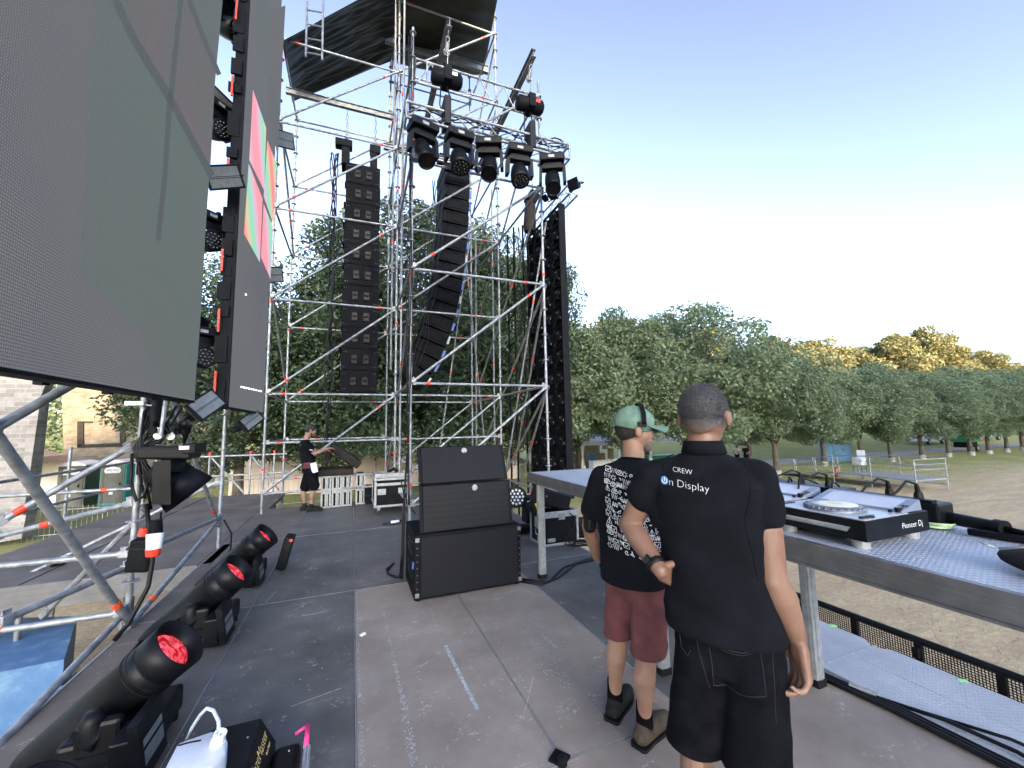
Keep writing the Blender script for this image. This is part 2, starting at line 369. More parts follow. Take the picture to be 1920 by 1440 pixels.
# ------------------------------------------------------------------ ground
def gz(x, y):
    z = -2.0
    s = lambda a, b, t: max(0, min(1, (t-a)/(b-a)))**2*(3-2*max(0, min(1, (t-a)/(b-a))))
    z += s(27.2, 28.6, y)*s(-9, -7, x)*(1-s(11, 15, x))*(1.4 + .065*max(0, y-28))        # retained lawn behind the hoarding
    z += s(28, 50, y)*s(24, 40, x)*2.0 + s(60, 130, y)*s(10, 60, x)*4
    z += .05*noise.noise(V((x*.25, y*.25, 0)))
    return z
gm = bpy.data.meshes.new('ground'); vs = []; fs = []
xs = [-600, -300, -150, -80, -50]+[-36+1.5*i for i in range(92)]+[110, 130, 170, 250, 400, 700, 1200, 2000]
ysg = [-300, -120, -60, -30, -15]+[-8+1.3*i for i in range(64)]+[80, 90, 110, 140, 190, 300, 600, 1200, 2200]
for y in ysg:
    for x in xs: vs.append((x, y, gz(x, y)))
nx = len(xs)
for j in range(len(ysg)-1):
    for i in range(nx-1): fs.append((j*nx+i, j*nx+i+1, (j+1)*nx+i+1, (j+1)*nx+i))
gm.from_pydata(vs, [], fs)
for p in gm.polygons: p.use_smooth = True
m, t, b = nmat('trodden_grass'); L = t.links.new
tc = nd(t, 'ShaderNodeTexCoord')
n1 = nd(t, 'ShaderNodeTexNoise', i_Scale=.22, i_Detail=6., i_Roughness=.6); L(tc.outputs['Object'], n1.inputs[0])
n2 = nd(t, 'ShaderNodeTexNoise', i_Scale=9., i_Detail=6., i_Roughness=.75); L(tc.outputs['Object'], n2.inputs[0])
mp = nd(t, 'ShaderNodeMapping'); mp.inputs['Scale'].default_value = (.5, 2.2, 1); L(tc.outputs['Object'], mp.inputs[0])
n3 = nd(t, 'ShaderNodeTexNoise', i_Scale=1.1, i_Detail=7., i_Roughness=.7); L(mp.outputs[0], n3.inputs[0])
dr = nd(t, 'ShaderNodeValToRGB'); e = dr.color_ramp.elements; e[0].position = .3; e[1].position = .72
e[0].color = (.30, .22, .13, 1); e[1].color = (.74, .60, .38, 1); q = e.new(.5); q.color = (.46, .36, .24, 1)
a = nd(t, 'ShaderNodeMixRGB', i_0=.5); L(n2.outputs[0], a.inputs[1]); L(n3.outputs[0], a.inputs[2]); L(a.outputs[0], dr.inputs[0])
gr = nd(t, 'ShaderNodeValToRGB'); e = gr.color_ramp.elements; e[0].position = .3; e[1].position = .7
e[0].color = (.13, .145, .05, 1); e[1].color = (.36, .35, .14, 1); L(a.outputs[0], gr.inputs[0])
sx = nd(t, 'ShaderNodeSeparateXYZ'); L(tc.outputs['Object'], sx.inputs[0])
mr = nd(t, 'ShaderNodeMapRange'); mr.inputs[1].default_value = 9.; mr.inputs[2].default_value = 21.; mr.inputs[3].default_value = -.55; mr.inputs[4].default_value = .75; L(sx.outputs[1], mr.inputs[0])
ma = nd(t, 'ShaderNodeMath', operation='MULTIPLY_ADD'); ma.inputs[1].default_value = 1.6; ma.inputs[2].default_value = -.55; L(n1.outputs[0], ma.inputs[0])
ad = nd(t, 'ShaderNodeMath', operation='ADD', use_clamp=True); L(mr.outputs[0], ad.inputs[0]); L(ma.outputs[0], ad.inputs[1])
sm = nd(t, 'ShaderNodeMath', operation='MULTIPLY_ADD'); sm.inputs[1].default_value = .5; L(n3.outputs[0], sm.inputs[0]); L(ad.outputs[0], sm.inputs[2])
s2 = nd(t, 'ShaderNodeMapRange'); s2.inputs[1].default_value = .2; s2.inputs[2].default_value = 1.0; L(sm.outputs[0], s2.inputs[0])
mx = nd(t, 'ShaderNodeMixRGB'); L(s2.outputs[0], mx.inputs[0]); L(dr.outputs[0], mx.inputs[1]); L(gr.outputs[0], mx.inputs[2])
L(mx.outputs[0], b.inputs['Base Color']); b.inputs['Roughness'].default_value = .95; b.inputs['Specular IOR Level'].default_value = .15
bp = nd(t, 'ShaderNodeBump', i_Strength=.9, i_Distance=.08); L(a.outputs[0], bp.inputs['Height']); L(bp.outputs[0], b.inputs['Normal'])
M['ground'] = m; gm.materials.append(m)
go = bpy.data.objects.new('ground', gm); COL.objects.link(go); go['kind'] = 'structure'
# blades of dry and green grass close to the stage and along the trees
M['blade'] = leafmat('dry_grass_blades', (.26, .21, .13), (.48, .42, .28), (.22, .23, .10), .2)
M['bladeg'] = leafmat('green_grass_blades', (.12, .16, .06), (.26, .29, .12), (.40, .37, .2), .2)
rg = random.Random(3)
def blades(name, n, xr, yr, dens, mat, hh):
    g = MB()
    for i in range(n):
        x = rg.uniform(*xr)**1.0; y = rg.uniform(*yr)
        if dens and rg.random() > dens(x, y): continue
        z = gz(x, y); a = rg.uniform(0, pi); h = rg.uniform(.4, 1)*hh; wd = hh*rg.uniform(.10, .2)
        dx, dy = cos(a)*wd, sin(a)*wd; lx, ly = rg.uniform(-.7, .7)*h, rg.uniform(-.7, .7)*h
        g.add([(x-dx, y-dy, z-.01), (x+dx, y+dy, z-.01), (x+lx, y+ly, z+h)], [(0, 1, 2)])
    o = g.build(name, mat); o['label'] = {'dry_grass': 'short dry straw coloured grass on the trodden field', 'green_grass': 'green grass growing under the row of trees'}[name]; o['category'] = 'grass'; o['kind'] = 'stuff'
blades('dry_grass', 42000, (3.9, 17), (.2, 15), lambda x, y: max(.06, 1.15-x/13), 'blade', .05)
blades('green_grass', 34000, (11, 46), (13.5, 27), lambda x, y: min(1, .25+.1*(y-13)), 'bladeg', .08)
# path along the trees
pm = MB(); yc = lambda x: 24.3 + .02*(x-30) + .5*sin(x*.05)
px = [14+2*i for i in range(50)]
for i in range(len(px)-1):
    x0, x1 = px[i], px[i+1]
    pm.add([(x0, yc(x0)-1.5, gz(x0, yc(x0)-1.5)+.03), (x1, yc(x1)-1.5, gz(x1, yc(x1)-1.5)+.03), (x1, yc(x1)+1.6, gz(x1, yc(x1)+1.6)+.05), (x0, yc(x0)+1.6, gz(x0, yc(x0)+1.6)+.05)], [(0, 1, 2, 3)])
o = pm.build('path', 'asphalt'); o['kind'] = 'structure'
# far golden hills and the ridge added unseen behind the camera to block the low sun
def hill(name, x0, x1, y0, y1, hf, mat, nx=60, ny=24, base=-4):
    vs = []; fs = []
    for j in range(ny+1):
        for i in range(nx+1):
            x = x0+(x1-x0)*i/nx; y = y0+(y1-y0)*j/ny; vs.append((x, y, base+hf(i/nx, j/ny, x, y)))
    for j in range(ny):
        for i in range(nx): fs.append((j*(nx+1)+i, j*(nx+1)+i+1, (j+1)*(nx+1)+i+1, (j+1)*(nx+1)+i))
    me = bpy.data.meshes.new(name); me.from_pydata(vs, [], fs); me.materials.append(M[mat])
    for p in me.polygons: p.use_smooth = True
    o = bpy.data.objects.new(name, me); COL.objects.link(o); o['kind'] = 'structure'; return o
M['hill'] = simple('dry_hill_grass', (.30, .22, .10), .95, 0, .35, .02, .6, .3, detail=8, col2=(.36, .28, .13))
M['sun_blocker'] = simple('sun_blocker_green', (.05, .06, .03), .95, 0, .3, .1)
hill('hills', 420, 1700, 40, 520, lambda u, v, x, y: (sin(pi*v)**.8)*(sin(pi*min(1, u*2))**.6 if u < .25 else 1)*(52+26*noise.noise(V((x*.005, y*.006, 1)))+10*noise.noise(V((x*.02, y*.02, 5)))), 'hill')
def rh(u, v, x, y):  # heights of the added blocker, shaped to set where its shade falls
    e = max(0, min(1, (x+75)/5.0)); k_ = max(0, min(1, (x+31)/5)); return sin(pi*v)*e*(44.3+5.9*k_+2*noise.noise(V((x*.05, 0, 2)))+1.5*noise.noise(V((x*.4, 0, 2))))
hill('added_sun_blocker', -80, 420, -240, -140, rh, 'sun_blocker', 460, 14, -2)
# ------------------------------------------------------------------ SCAFFOLDING
PR = .0242
def rosette(mb, p, r=.062): mb.lathe(V(p)+V((0, 0, -.005)), (0, 0, 1), [(0, .03), (.0, r), (.01, r), (.01, .03)], 12, smooth=False)
def standard(parent, x, y, z0, z1, zr, name='standard', red=(), r=PR):
    m = MB(); m.tube((x, y, z0), (x, y, z1), r, 10)
    k = math.ceil((z0-zr)/.5)
    z = zr+k*.5
    while z < z1-.05:
        rosette(m, (x, y, z)); z += .5
    z = zr + math.ceil((z0-zr)/2.)*2 + .25
    while z < z1-.3:                       # spigot collars
        m.tube((x, y, z-.09), (x, y, z+.09), r*1.18, 10); z += 2.
    m.mat(1)
    for z in red: m.tube((x, y, z-.03), (x, y, z+.03), r*1.25, 10)
    return m.build(name, ['galv', 'red'], parent)
def pipe(parent, name, p0, p1, red=(), r=PR, head=True, mat='galv', off=.04, rc='red'):
    p0, p1 = V(p0), V(p1); d = (p1-p0).normalized(); m = MB()
    a, b_ = p0+d*off, p1-d*off
    m.tube(a, b_, r, 10)
    if head:
        for q, s_ in ((p0, 1), (p1, -1)):
            c = q+d*s_*(.058); rt = Matrix((frame(d)[0], d, frame(d)[1])).transposed()
            m.box(c, (.045, .075, .06), rt, .008)
            m.box(c+V((0, 0, .035)), (.012, .05, .05), rt)
    m.mat(1)
    for t_ in red:
        c = p0.lerp(p1, t_); m.tube(c-d*.032, c+d*.032, r*1.16, 10)
    return m.build(name, [mat, rc], parent)
GX = [-1.65, .89, 3.43]; GY = [6.89, 9.47, 12.06]; Z0 = .39
rr_ = random.Random(11)
tw = thing('scaffold_tower', 'tall galvanised scaffold tower with red bands carrying the speakers and black roof sheet', 'scaffolding', (.89, 9.47, -2))
for i, x in enumerate(GX):
    for j, y in enumerate(GY):
        if (i, j) == (0, 0): continue
        top = {(1, 0): 9.0, (2, 0): 8.75}.get((i, j), 14.6 if i else 10.7)
        standard(tw, x, y, -2, top, Z0, red=[z_ for z_ in (rr_.uniform(.6, 1.2), rr_.uniform(4, 4.6), rr_.uniform(7, 8))])
        m = MB(); m.box((x, y, -1.99), (.15, .15, .012)); m.build('base_plate', 'galv', tw)
for k in range(0, 7):
    z = Z0+2*k
    for j, y in enumerate(GY):
        for i in (0, 1):
            if j == 0 and (i == 0 or k > 4): continue
            if i == 0 and k > 5: continue
            if j == 0 and k == 4: continue
            pipe(tw, 'ledger', (GX[i], y, z), (GX[i+1], y, z), [.12 if (i+j+k) % 2 == 0 else .85])
    for i, x in enumerate(GX):
        for j in (0, 1):
            if i == 0 and (j == 0 or k > 5): continue
            if j == 0 and k > 4: continue
            pipe(tw, 'transom', (x, GY[j], z), (x, GY[j+1], z), [.2])
    # diagonal braces
    if k < 6:
        for j, y in enumerate(GY):
            for i in (0, 1):
                if j == 0 and (i == 0 or k > 3): continue
                if i == 0 and k > 4: continue
                if (i, j, k) in ((1, 2, 4),): continue
                yy = y - .05
                pipe(tw, 'brace', (GX[i], yy, z), (GX[i+1], yy, z+2), [.14 if (k+i) % 2 else .86], off=.02)
        for i, x in enumerate(GX):
            for j in (0, 1):
                if i == 0 and j == 0: continue
                if (j == 0 and k > 3) or (i == 0 and k > 4): continue
                if (i+j+k) % 2 == 0 or i == 2: pipe(tw, 'brace', (x+.05, GY[j], z+2), (x+.05, GY[j+1], z), [.7], off=.02, mat='galv_dark')
# lower half bays (ledgers at half height near the deck)
for i in (0, 1): pipe(tw, 'ledger', (GX[i], 9.47, 1.39), (GX[i+1], 9.47, 1.39), [.1])
pipe(tw, 'ledger', (GX[0], 12.06, 1.39), (GX[1], 12.06, 1.39), [.3])
pipe(tw, 'transom', (GX[0], 9.47, 1.39), (GX[0], 12.06, 1.39), [.1]); pipe(tw, 'transom', (GX[1], 9.47, 1.39), (GX[1], 12.06, 1.39), [.2])
# lattice girder across the front
m = MB()
for z in (8.39, 7.93): m.tube((.93, 6.89, z), (3.39, 6.89, z), PR, 10)
for k in range(5):
    x0 = .98+k*.48; m.tube((x0, 6.89, 7.93), (x0+.24, 6.89, 8.39), .013, 6); m.tube((x0+.24, 6.89, 8.39), (x0+.48, 6.89, 7.93), .013, 6)
m.tube((1.15, 6.89, 7.93), (1.15, 6.89, 8.39), .02, 8); m.build('lattice_girder', 'galv', tw)
# doubled poles and hanging tubes beside the middle row
for (x, y, z0, z1, mt) in ((.99, 9.44, .5, 13.6, 'galv'), (.80, 9.7, 3., 13.4, 'galv_dark'), (.93, 8.9, 4.5, 12.6, 'galv_dark')):
    m = MB(); m.tube((x, y, z0), (x+.02, y, z1), PR, 10); m.mat(1)
    for q in (.3, .6): m.tube((x, y, z0+(z1-z0)*q-.04), (x, y, z0+(z1-z0)*q+.04), PR*1.2, 10)
    m.build('standard', [mt, 'red'], tw)
for (p, q) in (((3.9, 12.1, .4), (2.9, 11.3, 8.3)), ((3.5, 11.9, -.2), (3.1, 10.4, 7.0)), ((3.75, 10.9, .1), (4.35, 12.6, 9.9)), ((2.45, 12.2, 1.0), (3.38, 12., 7.6)), ((3.5, 9.5, .2), (4.2, 8.2, 6.5)), ((3.5, 6.95, 2.4), (3.95, 10.3, -.8)), ((3.5, 6.95, 4.4), (3.9, 9.8, .6))):
    pipe(tw, 'brace', p, q, [.35, .7], mat='galv_dark', head=False)
# ledgers near ground behind the deck at the right with the open pipe end
pipe(tw, 'ledger', (3.43, 6.95, .45), (4.35, 6.2, .95), (), head=False)
pipe(tw, 'ledger', (.95, 9.52, .95), (1.6, 9.1, .62), [.3])
# steel beams
def ibeam(name, p0, p1, label, h=.16, wd=.09, mat='galv_dark', group=None):
    p0, p1 = V(p0), V(p1); d = (p1-p0).normalized(); u = V((0, 0, 1)); u = (u-d*u.dot(d)).normalized(); s_ = d.cross(u)
    m = MB(); L_ = (p1-p0).length; rt = Matrix((d, s_, u)).transposed(); c = (p0+p1)/2
    m.box(c, (L_, .008, h-.02), rt); m.box(c+u*(h/2-.005), (L_, wd, .01), rt); m.box(c-u*(h/2-.005), (L_, wd, .01), rt)
    return tag(m.build(name, mat, None, origin=p0), label, 'beam', group)
ibeam('steel_beam', (1.42, 6.2, 8.62), (1.42, 9.9, 8.55), 'dark steel beam jutting from the tower over the truss, left of its twin', group='beams the truss hangs from')
ibeam('steel_beam', (3.02, 6.2, 8.60), (3.02, 9.9, 8.55), 'dark steel beam jutting from the tower over the truss, right of its twin', group='beams the truss hangs from')
ibeam('steel_beam', (-1.75, 10.8, 10.22), (.95, 10.8, 10.22), 'steel beam holding the hoists above the straight column of speakers')
ibeam('steel_beam', (.6, 10.3, 8.95), (3.6, 10.3, 8.95), 'steel beam above the curved column of speakers')
ibeam('steel_beam', atY(722, 72, 11.2), atY(915, 132, 11.2), 'sunlit steel beam under the black roof sheet', h=.24, wd=.12, mat='galv')
# ladder hanging by the second screen
lt = thing('ladder', 'short aluminium ladder hanging high beside the striped screen', 'ladder', (-1.0, 7.9, 9.4))
A_ = [atY(540, 75, 7.9), atY(583, 96, 7.9)]
l0, l1 = V((-.98, 7.95, 8.75)), V((-.68, 7.75, 8.6))
for q in (l0, l1):
    m = MB(); m.tube(q, q+V((-.02, 0, 1.9)), .02, 8); m.build('rail', 'galv', lt)
for k in range(6):
    m = MB(); m.tube(l0+V((0, 0, .1+.3*k)), l1+V((0, 0, .1+.3*k)), .014, 8); m.build('rung', 'galv', lt)
# near scaffold bay on the left that carries the big screen
nb = thing('scaffold_bay', 'near scaffold bay of thick grey tubes below the big screen at left', 'scaffolding', (-1.72, 4.55, -2))
AX, AY, BY = -1.74, 4.55, 7.05
standard(nb, AX, AY, -2, 7.5, .39); standard(nb, AX, BY, -2, 9.5, .39); standard(nb, AX-1.9, AY, -2, 7.5, .39)
zJ = .12
pipe(nb, 'ledger', (AX, AY, .14), (AX-1.9, AY, .14), [.42], rc='orange')
pipe(nb, 'ledger', (AX, AY, .60), (AX, BY, .42), [.1], rc='red')
pipe(nb, 'ledger', (AX, AY, .62), (AX-2.6, AY+.1, .62), [.75])
pipe(nb, 'ledger', (AX, BY, .9), (AX-2.6, BY, .9), [.5], rc='red')
pipe(nb, 'ledger', (AX, AY, 2.42), (AX, BY, 2.2), [.2])
pipe(nb, 'brace', (AX, BY, .30), (AX+.02, AY-.1, 2.55), [.12], off=.03)
pipe(nb, 'brace', (AX, AY, .0), (AX, BY, .40), [.18], off=.03, rc='orange')
pipe(nb, 'brace', (AX, AY, .16), (AX+.02, 1.9, -.16), (), off=.03)
pipe(nb, 'brace', (AX+.03, AY, .02), tuple(atX(-40, 770, -1.80)), [.155], off=.0, rc='orange', r=.028)
pipe(nb, 'brace', (AX, AY, .02), (AX+.05, AY+1.0, -1.2), ())
pipe(nb, 'brace', tuple(atY(-40, 820, 3.0)), tuple(atY(190, 690, 3.6)), [.80], rc='red', r=.027)
pipe(nb, 'brace', (AX, AY, 1.05), tuple(atY(-20, 1010, 4.9)), [.62], head=True)
pipe(nb, 'brace', (AX, AY-.1, 1.55), tuple(atY(-20, 990, 4.1)), [.82], rc='red')
pipe(nb, 'brace', (AX, AY, .52), tuple(atY(-10, 1170, 3.6)), ())
pipe(nb, 'brace', (AX, AY+.2, .95), tuple(atY(75, 1160, 5.2)), ())
pipe(nb, 'brace', (AX, BY, .95), (AX-2.2, BY-.2, -.2), [.4])
# rails of the rear deck
rl = thing('guard_rail', 'grey tube guard rail along the far left edge of the rear deck', 'railing', (-4.55, 9, 0))
for y in (6.6, 9.4, 12.2):
    m = MB(); m.tube((-4.55, y, -1.2), (-4.55, y, 1.42), PR, 10)
    for z in (-.5, 0, .5, 1., 1.4): rosette(m, (-4.55, y, z))
    m.build('post', 'galv', rl)
for z in (.5, 1.):
    for y0, y1 in ((4.2, 9.4), (9.4, 12.2)):
        pipe(rl, 'rail', (-4.55, y0, z), (-4.55, y1, z), [.8], head=False, off=0)
rl = thing('guard_rail', 'grey tube guard rail with red clamps across the far end of the rear deck', 'railing', (-3, 12.6, 0))
for x in (-4.5, -3.4, -2.5, -1.95):
    m = MB(); m.tube((x, 12.62, -1.2), (x, 12.62, 1.1), PR, 10); m.mat(1).tube((x, 12.62, 1.02), (x, 12.62, 1.1), PR*1.3, 10); m.build('post', ['galv', 'red'], rl)
for z in (.5, 1.0): pipe(rl, 'rail', (-4.5, 12.62, z), (-1.65, 12.62, z), [.3, .8], head=False, off=0)
pipe(rl, 'brace', (-2.5, 12.66, 1.0), (-1.8, 12.66, .0), (), head=False)
pipe(rl, 'brace', (-3.4, 12.66, 1.0), (-2.6, 12.66, .0), (), head=False)
# ------------------------------------------------------------------ roof sheets
def cloth(name, P, nu, nv, amp, mat, fold=(1, 9), seed=0, th=.01, cat='tarpaulin', label='', hemsag=.0):
    """P: function (u,v)->point ; folds displace along the local normal"""
    vs = []; fs = []
    for j in range(nv+1):
        for i in range(nu+1):
            u, v = i/nu, j/nv; p = V(P(u, v)); e = .01
            n = (V(P(u+e, v))-V(P(u-e, v))).cross(V(P(u, v+e))-V(P(u, v-e))).normalized()
            f = noise.noise(V((u*fold[0]+seed, v*fold[1], 3.1)))+.45*noise.noise(V((u*fold[0]*2.3, v*fold[1]*2.4+seed, 8)))
            f = (1-abs(f)*2.2)*min(1, 7*u, 7*(1-u), 7*v+.15, 7*(1-v)+.15)
            vs.append(p + n*amp*f - V((0, 0, hemsag*4*u*(1-u))))
    for j in range(nv):
        for i in range(nu): fs.append((j*(nu+1)+i, j*(nu+1)+i+1, (j+1)*(nu+1)+i+1, (j+1)*(nu+1)+i))
    me = bpy.data.meshes.new(name); me.from_pydata(vs, [], fs); me.materials.append(M[mat])
    for p in me.polygons: p.use_smooth = True
    o = bpy.data.objects.new(name, me); COL.objects.link(o)
    md = o.modifiers.new('s', 'SOLIDIFY'); md.thickness = th; md.offset = 0
    return tag(o, label, cat)
def bil(a, b, c, d_): return lambda u, v: (V(a)*(1-u)+V(b)*u)*(1-v) + (V(d_)*(1-u)+V(c)*u)*v
cloth('roof_tarpaulin', bil(atY(530, 78, 9.3), atY(748, -42, 9.3), atY(740, 112, 12.2), atY(548, 192, 12.2)), 90, 90, .10, 'tarp', (1.3, 8), 2, label='sagging creased black tarpaulin on the left slope of the tower roof')
cloth('roof_tarpaulin', bil(atY(744, 118, 12.3), atY(906, 140, 12.3), atY(938, -30, 8.6), atY(742, -60, 8.6)), 50, 40, .04, 'tarp', (1.2, 4), 5, label='flat black sheet on the right half of the tower roof', hemsag=.12)
# ------------------------------------------------------------------ LED SCREENS
def ledmat(name, kind):
    m, t, b = nmat(name); L = t.links.new
    tc = nd(t, 'ShaderNodeTexCoord'); sx = nd(t, 'ShaderNodeSeparateXYZ'); L(tc.outputs['Object'], sx.inputs[0])
    n = nd(t, 'ShaderNodeTexNoise', i_Scale=.7, i_Detail=2.); L(tc.outputs['Object'], n.inputs[0])
    if kind == 'grey': cols = [(.3, (.068, .069, .079)), (.5, (.074, .075, .080)), (.7, (.073, .077, .077))]
    elif kind == 'green': cols = [(.35, (.063, .078, .074)), (.6, (.068, .075, .074))]
    elif kind == 'band': cols = [(.35, (.048, .056, .056)), (.6, (.052, .058, .060))]
    elif kind == 'mauve': cols = [(.35, (.082, .068, .074)), (.6, (.066, .070, .068))]
    else: cols = [(.22, (.80, .22, .23)), (.36, (.58, .48, .30)), (.50, (.20, .60, .38)), (.66, (.50, .45, .55)), (.82, (.80, .28, .34))]
    r = nd(t, 'ShaderNodeValToRGB'); el = r.color_ramp.elements
    el[0].position, el[0].color = cols[0][0], c4(cols[0][1]); el[1].position, el[1].color = cols[-1][0], c4(cols[-1][1])
    for p, c in cols[1:-1]: e = el.new(p); e.color = c4(c)
    if kind == 'vivid':
        mm = nd(t, 'ShaderNodeMath', operation='MULTIPLY_ADD'); mm.inputs[1].default_value = .42; mm.inputs[2].default_value = -1.48
        a2 = nd(t, 'ShaderNodeMath', operation='MULTIPLY'); a2.inputs[1].default_value = .62; L(sx.outputs[1], a2.inputs[0])
        L(sx.outputs[2], mm.inputs[0]); a = nd(t, 'ShaderNodeMath', operation='ADD'); L(mm.outputs[0], a.inputs[0]); L(a2.outputs[0], a.inputs[1])
        fr = nd(t, 'ShaderNodeMath', operation='PINGPONG'); fr.inputs[1].default_value = .8; L(a.outputs[0], fr.inputs[0])
        ns = nd(t, 'ShaderNodeMath', operation='MULTIPLY_ADD'); ns.inputs[1].default_value = .35; L(n.outputs[0], ns.inputs[0]); L(fr.outputs[0], ns.inputs[2]); L(ns.outputs[0], r.inputs[0])
    else: L(n.outputs[0], r.inputs[0])
    # pixel rows of the modules
    def wave(sc, ax):
        w_ = nd(t, 'ShaderNodeTexWave', i_Scale=sc); w_.bands_direction = ax; L(tc.outputs['Object'], w_.inputs[0]); return w_
    w1, w2 = wave(21., 'Z'), wave(26., 'Y')
    mn = nd(t, 'ShaderNodeMath', operation='MULTIPLY'); L(w1.outputs[1], mn.inputs[0]); L(w2.outputs[1], mn.inputs[1])
    n2 = nd(t, 'ShaderNodeTexNoise', i_Scale=150., i_Detail=3.); L(tc.outputs['Object'], n2.inputs[0])
    m3 = nd(t, 'ShaderNodeMath', operation='MULTIPLY_ADD'); m3.inputs[1].default_value = .9; L(n2.outputs[0], m3.inputs[0]); L(mn.outputs[0], m3.inputs[2])
    mr = nd(t, 'ShaderNodeMapRange'); mr.inputs[1].default_value = .3; mr.inputs[2].default_value = 1.1; mr.inputs[3].default_value = .5; mr.inputs[4].default_value = 1.3; L(m3.outputs[0], mr.inputs[0])
    mu = nd(t, 'ShaderNodeMixRGB', blend_type='MULTIPLY', i_0=1.); L(r.outputs[0], mu.inputs[1]); L(mr.outputs[0], mu.inputs[2])
    L(mu.outputs[0], b.inputs['Emission Color']); b.inputs['Emission Strength'].default_value = {'vivid': .36}.get(kind, .52)
    b.inputs['Base Color'].default_value = (.02, .021, .022, 1); b.inputs['Roughness'].default_value = .8; b.inputs['Specular IOR Level'].default_value = .15
    return m
for k in ('grey', 'green', 'mauve', 'vivid', 'band'): M['led_'+k] = ledmat('screen_'+k, k)
LX = -1.30
def poly_on(mb, pts, X, zoff, k):   # polygon on the screen plane given as (y,z)
    mb.mat(k).add([(X+zoff, y, z) for y, z in pts], [tuple(range(len(pts)))])
led = thing('led_screen', 'large dark led screen showing a faint grid, hanging at the near left', 'screen', (LX, 4.3, 1.92))
y0, y1, z0, z1 = .15, 4.32, 1.92, 7.9
m = MB(); m.mat(0).bx(LX-.09, LX, y0, y1, z0, z1)
cell = [((2.15, 1.92), (4.32, 1.92), (4.32, 3.4), (3.0, 2.9)), ]
# faint picture: slanted blocks between dark grey bands
def px2(pts): return [(lambda p: (p.y, p.z))(atX(x, y, LX)) for x, y in pts]
m.mat(1)
for k, pts in ((1, [(176, 0), (417, 0), (403, 150), (392, 330), (384, 445), (378, 560), (371, 660), (362, 744), (300, 733), (262, 620), (150, 520)]), (0, [(100, 400), (100, 401), (101, 400)]),
               (2, [(232, 0), (328, 0), (312, 165), (300, 160)]), (2, [(345, 20), (350, 0), (362, 0), (404, 118), (394, 310), (325, 190)])):
    poly_on(m, px2(pts), LX, .0022+.0008*(k == 2), k)
def band(pts, w_, k):      # dark band of the picture on the screen
    for (x0_, y0_), (x1_, y1_) in zip(pts, pts[1:]):
        L_ = math.hypot(x1_-x0_, y1_-y0_); nx2, ny2 = -(y1_-y0_)/L_*w_/2, (x1_-x0_)/L_*w_/2
        poly_on(m, px2([(x0_-nx2, y0_-ny2), (x1_-nx2, y1_-ny2), (x1_+nx2, y1_+ny2), (x0_+nx2, y0_+ny2)]), LX, .0042, k)
band([(216, 0), (248, 70), (318, 185)], 15, 3); band([(316, 180), (345, 235), (396, 330)], 13, 3); band([(338, 0), (319, 180)], 10, 3); band([(318, 180), (308, 330), (295, 450)], 10, 3); band([(354, 0), (380, 70), (410, 140)], 9, 3)
m.build('screen_face', ['led_grey', 'led_green', 'led_mauve', 'led_band'], led)
m = MB(); m.bx(LX-.10, LX-.091, y0, y1, z0-.02, z1); m.bx(LX-.09, LX+.001, y1, y1+.012, z0-.01, z1); m.bx(LX-.09, LX+.001, y0, y1, z0-.02, z0-.001)
m.build('edge_frame', 'blackm', led)
for k in range(7):
    m = MB(); y = .4+k*.65
    for z in (2.2, 3.5, 4.8, 6.1, 7.4): m.bx(LX-.30, LX-.101, y-.02, y+.02, z-.02, z+.02)
    m.bx(LX-.32, LX-.28, y-.03, y+.03, z0, z1); m.build('rear_brace', 'blackm', led)
led2 = thing('led_screen', 'tall narrow led screen with glowing pink and green blocks beyond the big screen', 'screen', (LX, 7.3, 1.92))
y0, y1, z0, z1 = 5.36, 7.28, 1.92, 10.6
m = MB(); m.mat(0).bx(LX-.08, LX, y0, y1, z0, z1)
P_ = lambda pts, k: poly_on(m, px2(pts), LX, .0022, k)
P_([(474, 168), (499, 240), (495, 357), (467, 300)], 3); P_([(501, 262), (519, 310), (512, 420), (494, 368)], 3)
P_([(466, 306), (492, 372), (487, 492), (457, 438)], 3); P_([(494, 382), (511, 424), (507, 523), (489, 482)], 3)
P_([(480, 0), (505, 0), (500, 150), (478, 60)], 1); P_([(508, 20), (535, 10), (520, 290), (503, 210)], 2)
m.mat(4)
for q in range(9):
    p = atX(452+q*4.6, 725.5+q*1.0, LX); m.ball(p+V((.004, 0, 0)), .011, 6, 4)
p = atX(460, 552, LX); m.ball(p+V((.004, 0, 0)), .012, 6, 4)
M['hot'] = emis('screen_pixels', (1, .95, 1), 1.2)
m.build('screen_face', ['led_grey', 'led_green', 'led_mauve', 'led_vivid', 'hot'], led2)
m = MB(); m.bx(LX-.10, LX+.004, y0-.035, y0-.001, z0-.01, z1); m.bx(LX-.10, LX-.001, y0, y1, z0-.02, z0-.001)
rq = random.Random(5); z = z0
while z < z1-.3:
    h = rq.choice((.12, .2, .3)); m.bx(LX-.13-.03*rq.random(), LX-.03, y0-.055*rq.uniform(.75, 1.2), y0-.035, z, z+h); z += h+rq.uniform(.06, .25)
m.build('edge_frame', 'blackm', led2)
for z in (2.05, 2.75, 3.45, 4.55, 5.6, 6.6, 7.6):
    m = MB(); m.bx(LX-.125, LX-.105, y0-.085, y0-.065, z, z+.26); m.build('release_handle', 'red', led2)
m = MB(); m.bx(LX-.12, LX-.09, y0, y1, z0+.05, z1); m.build('rear_panel', 'blackm', led2)
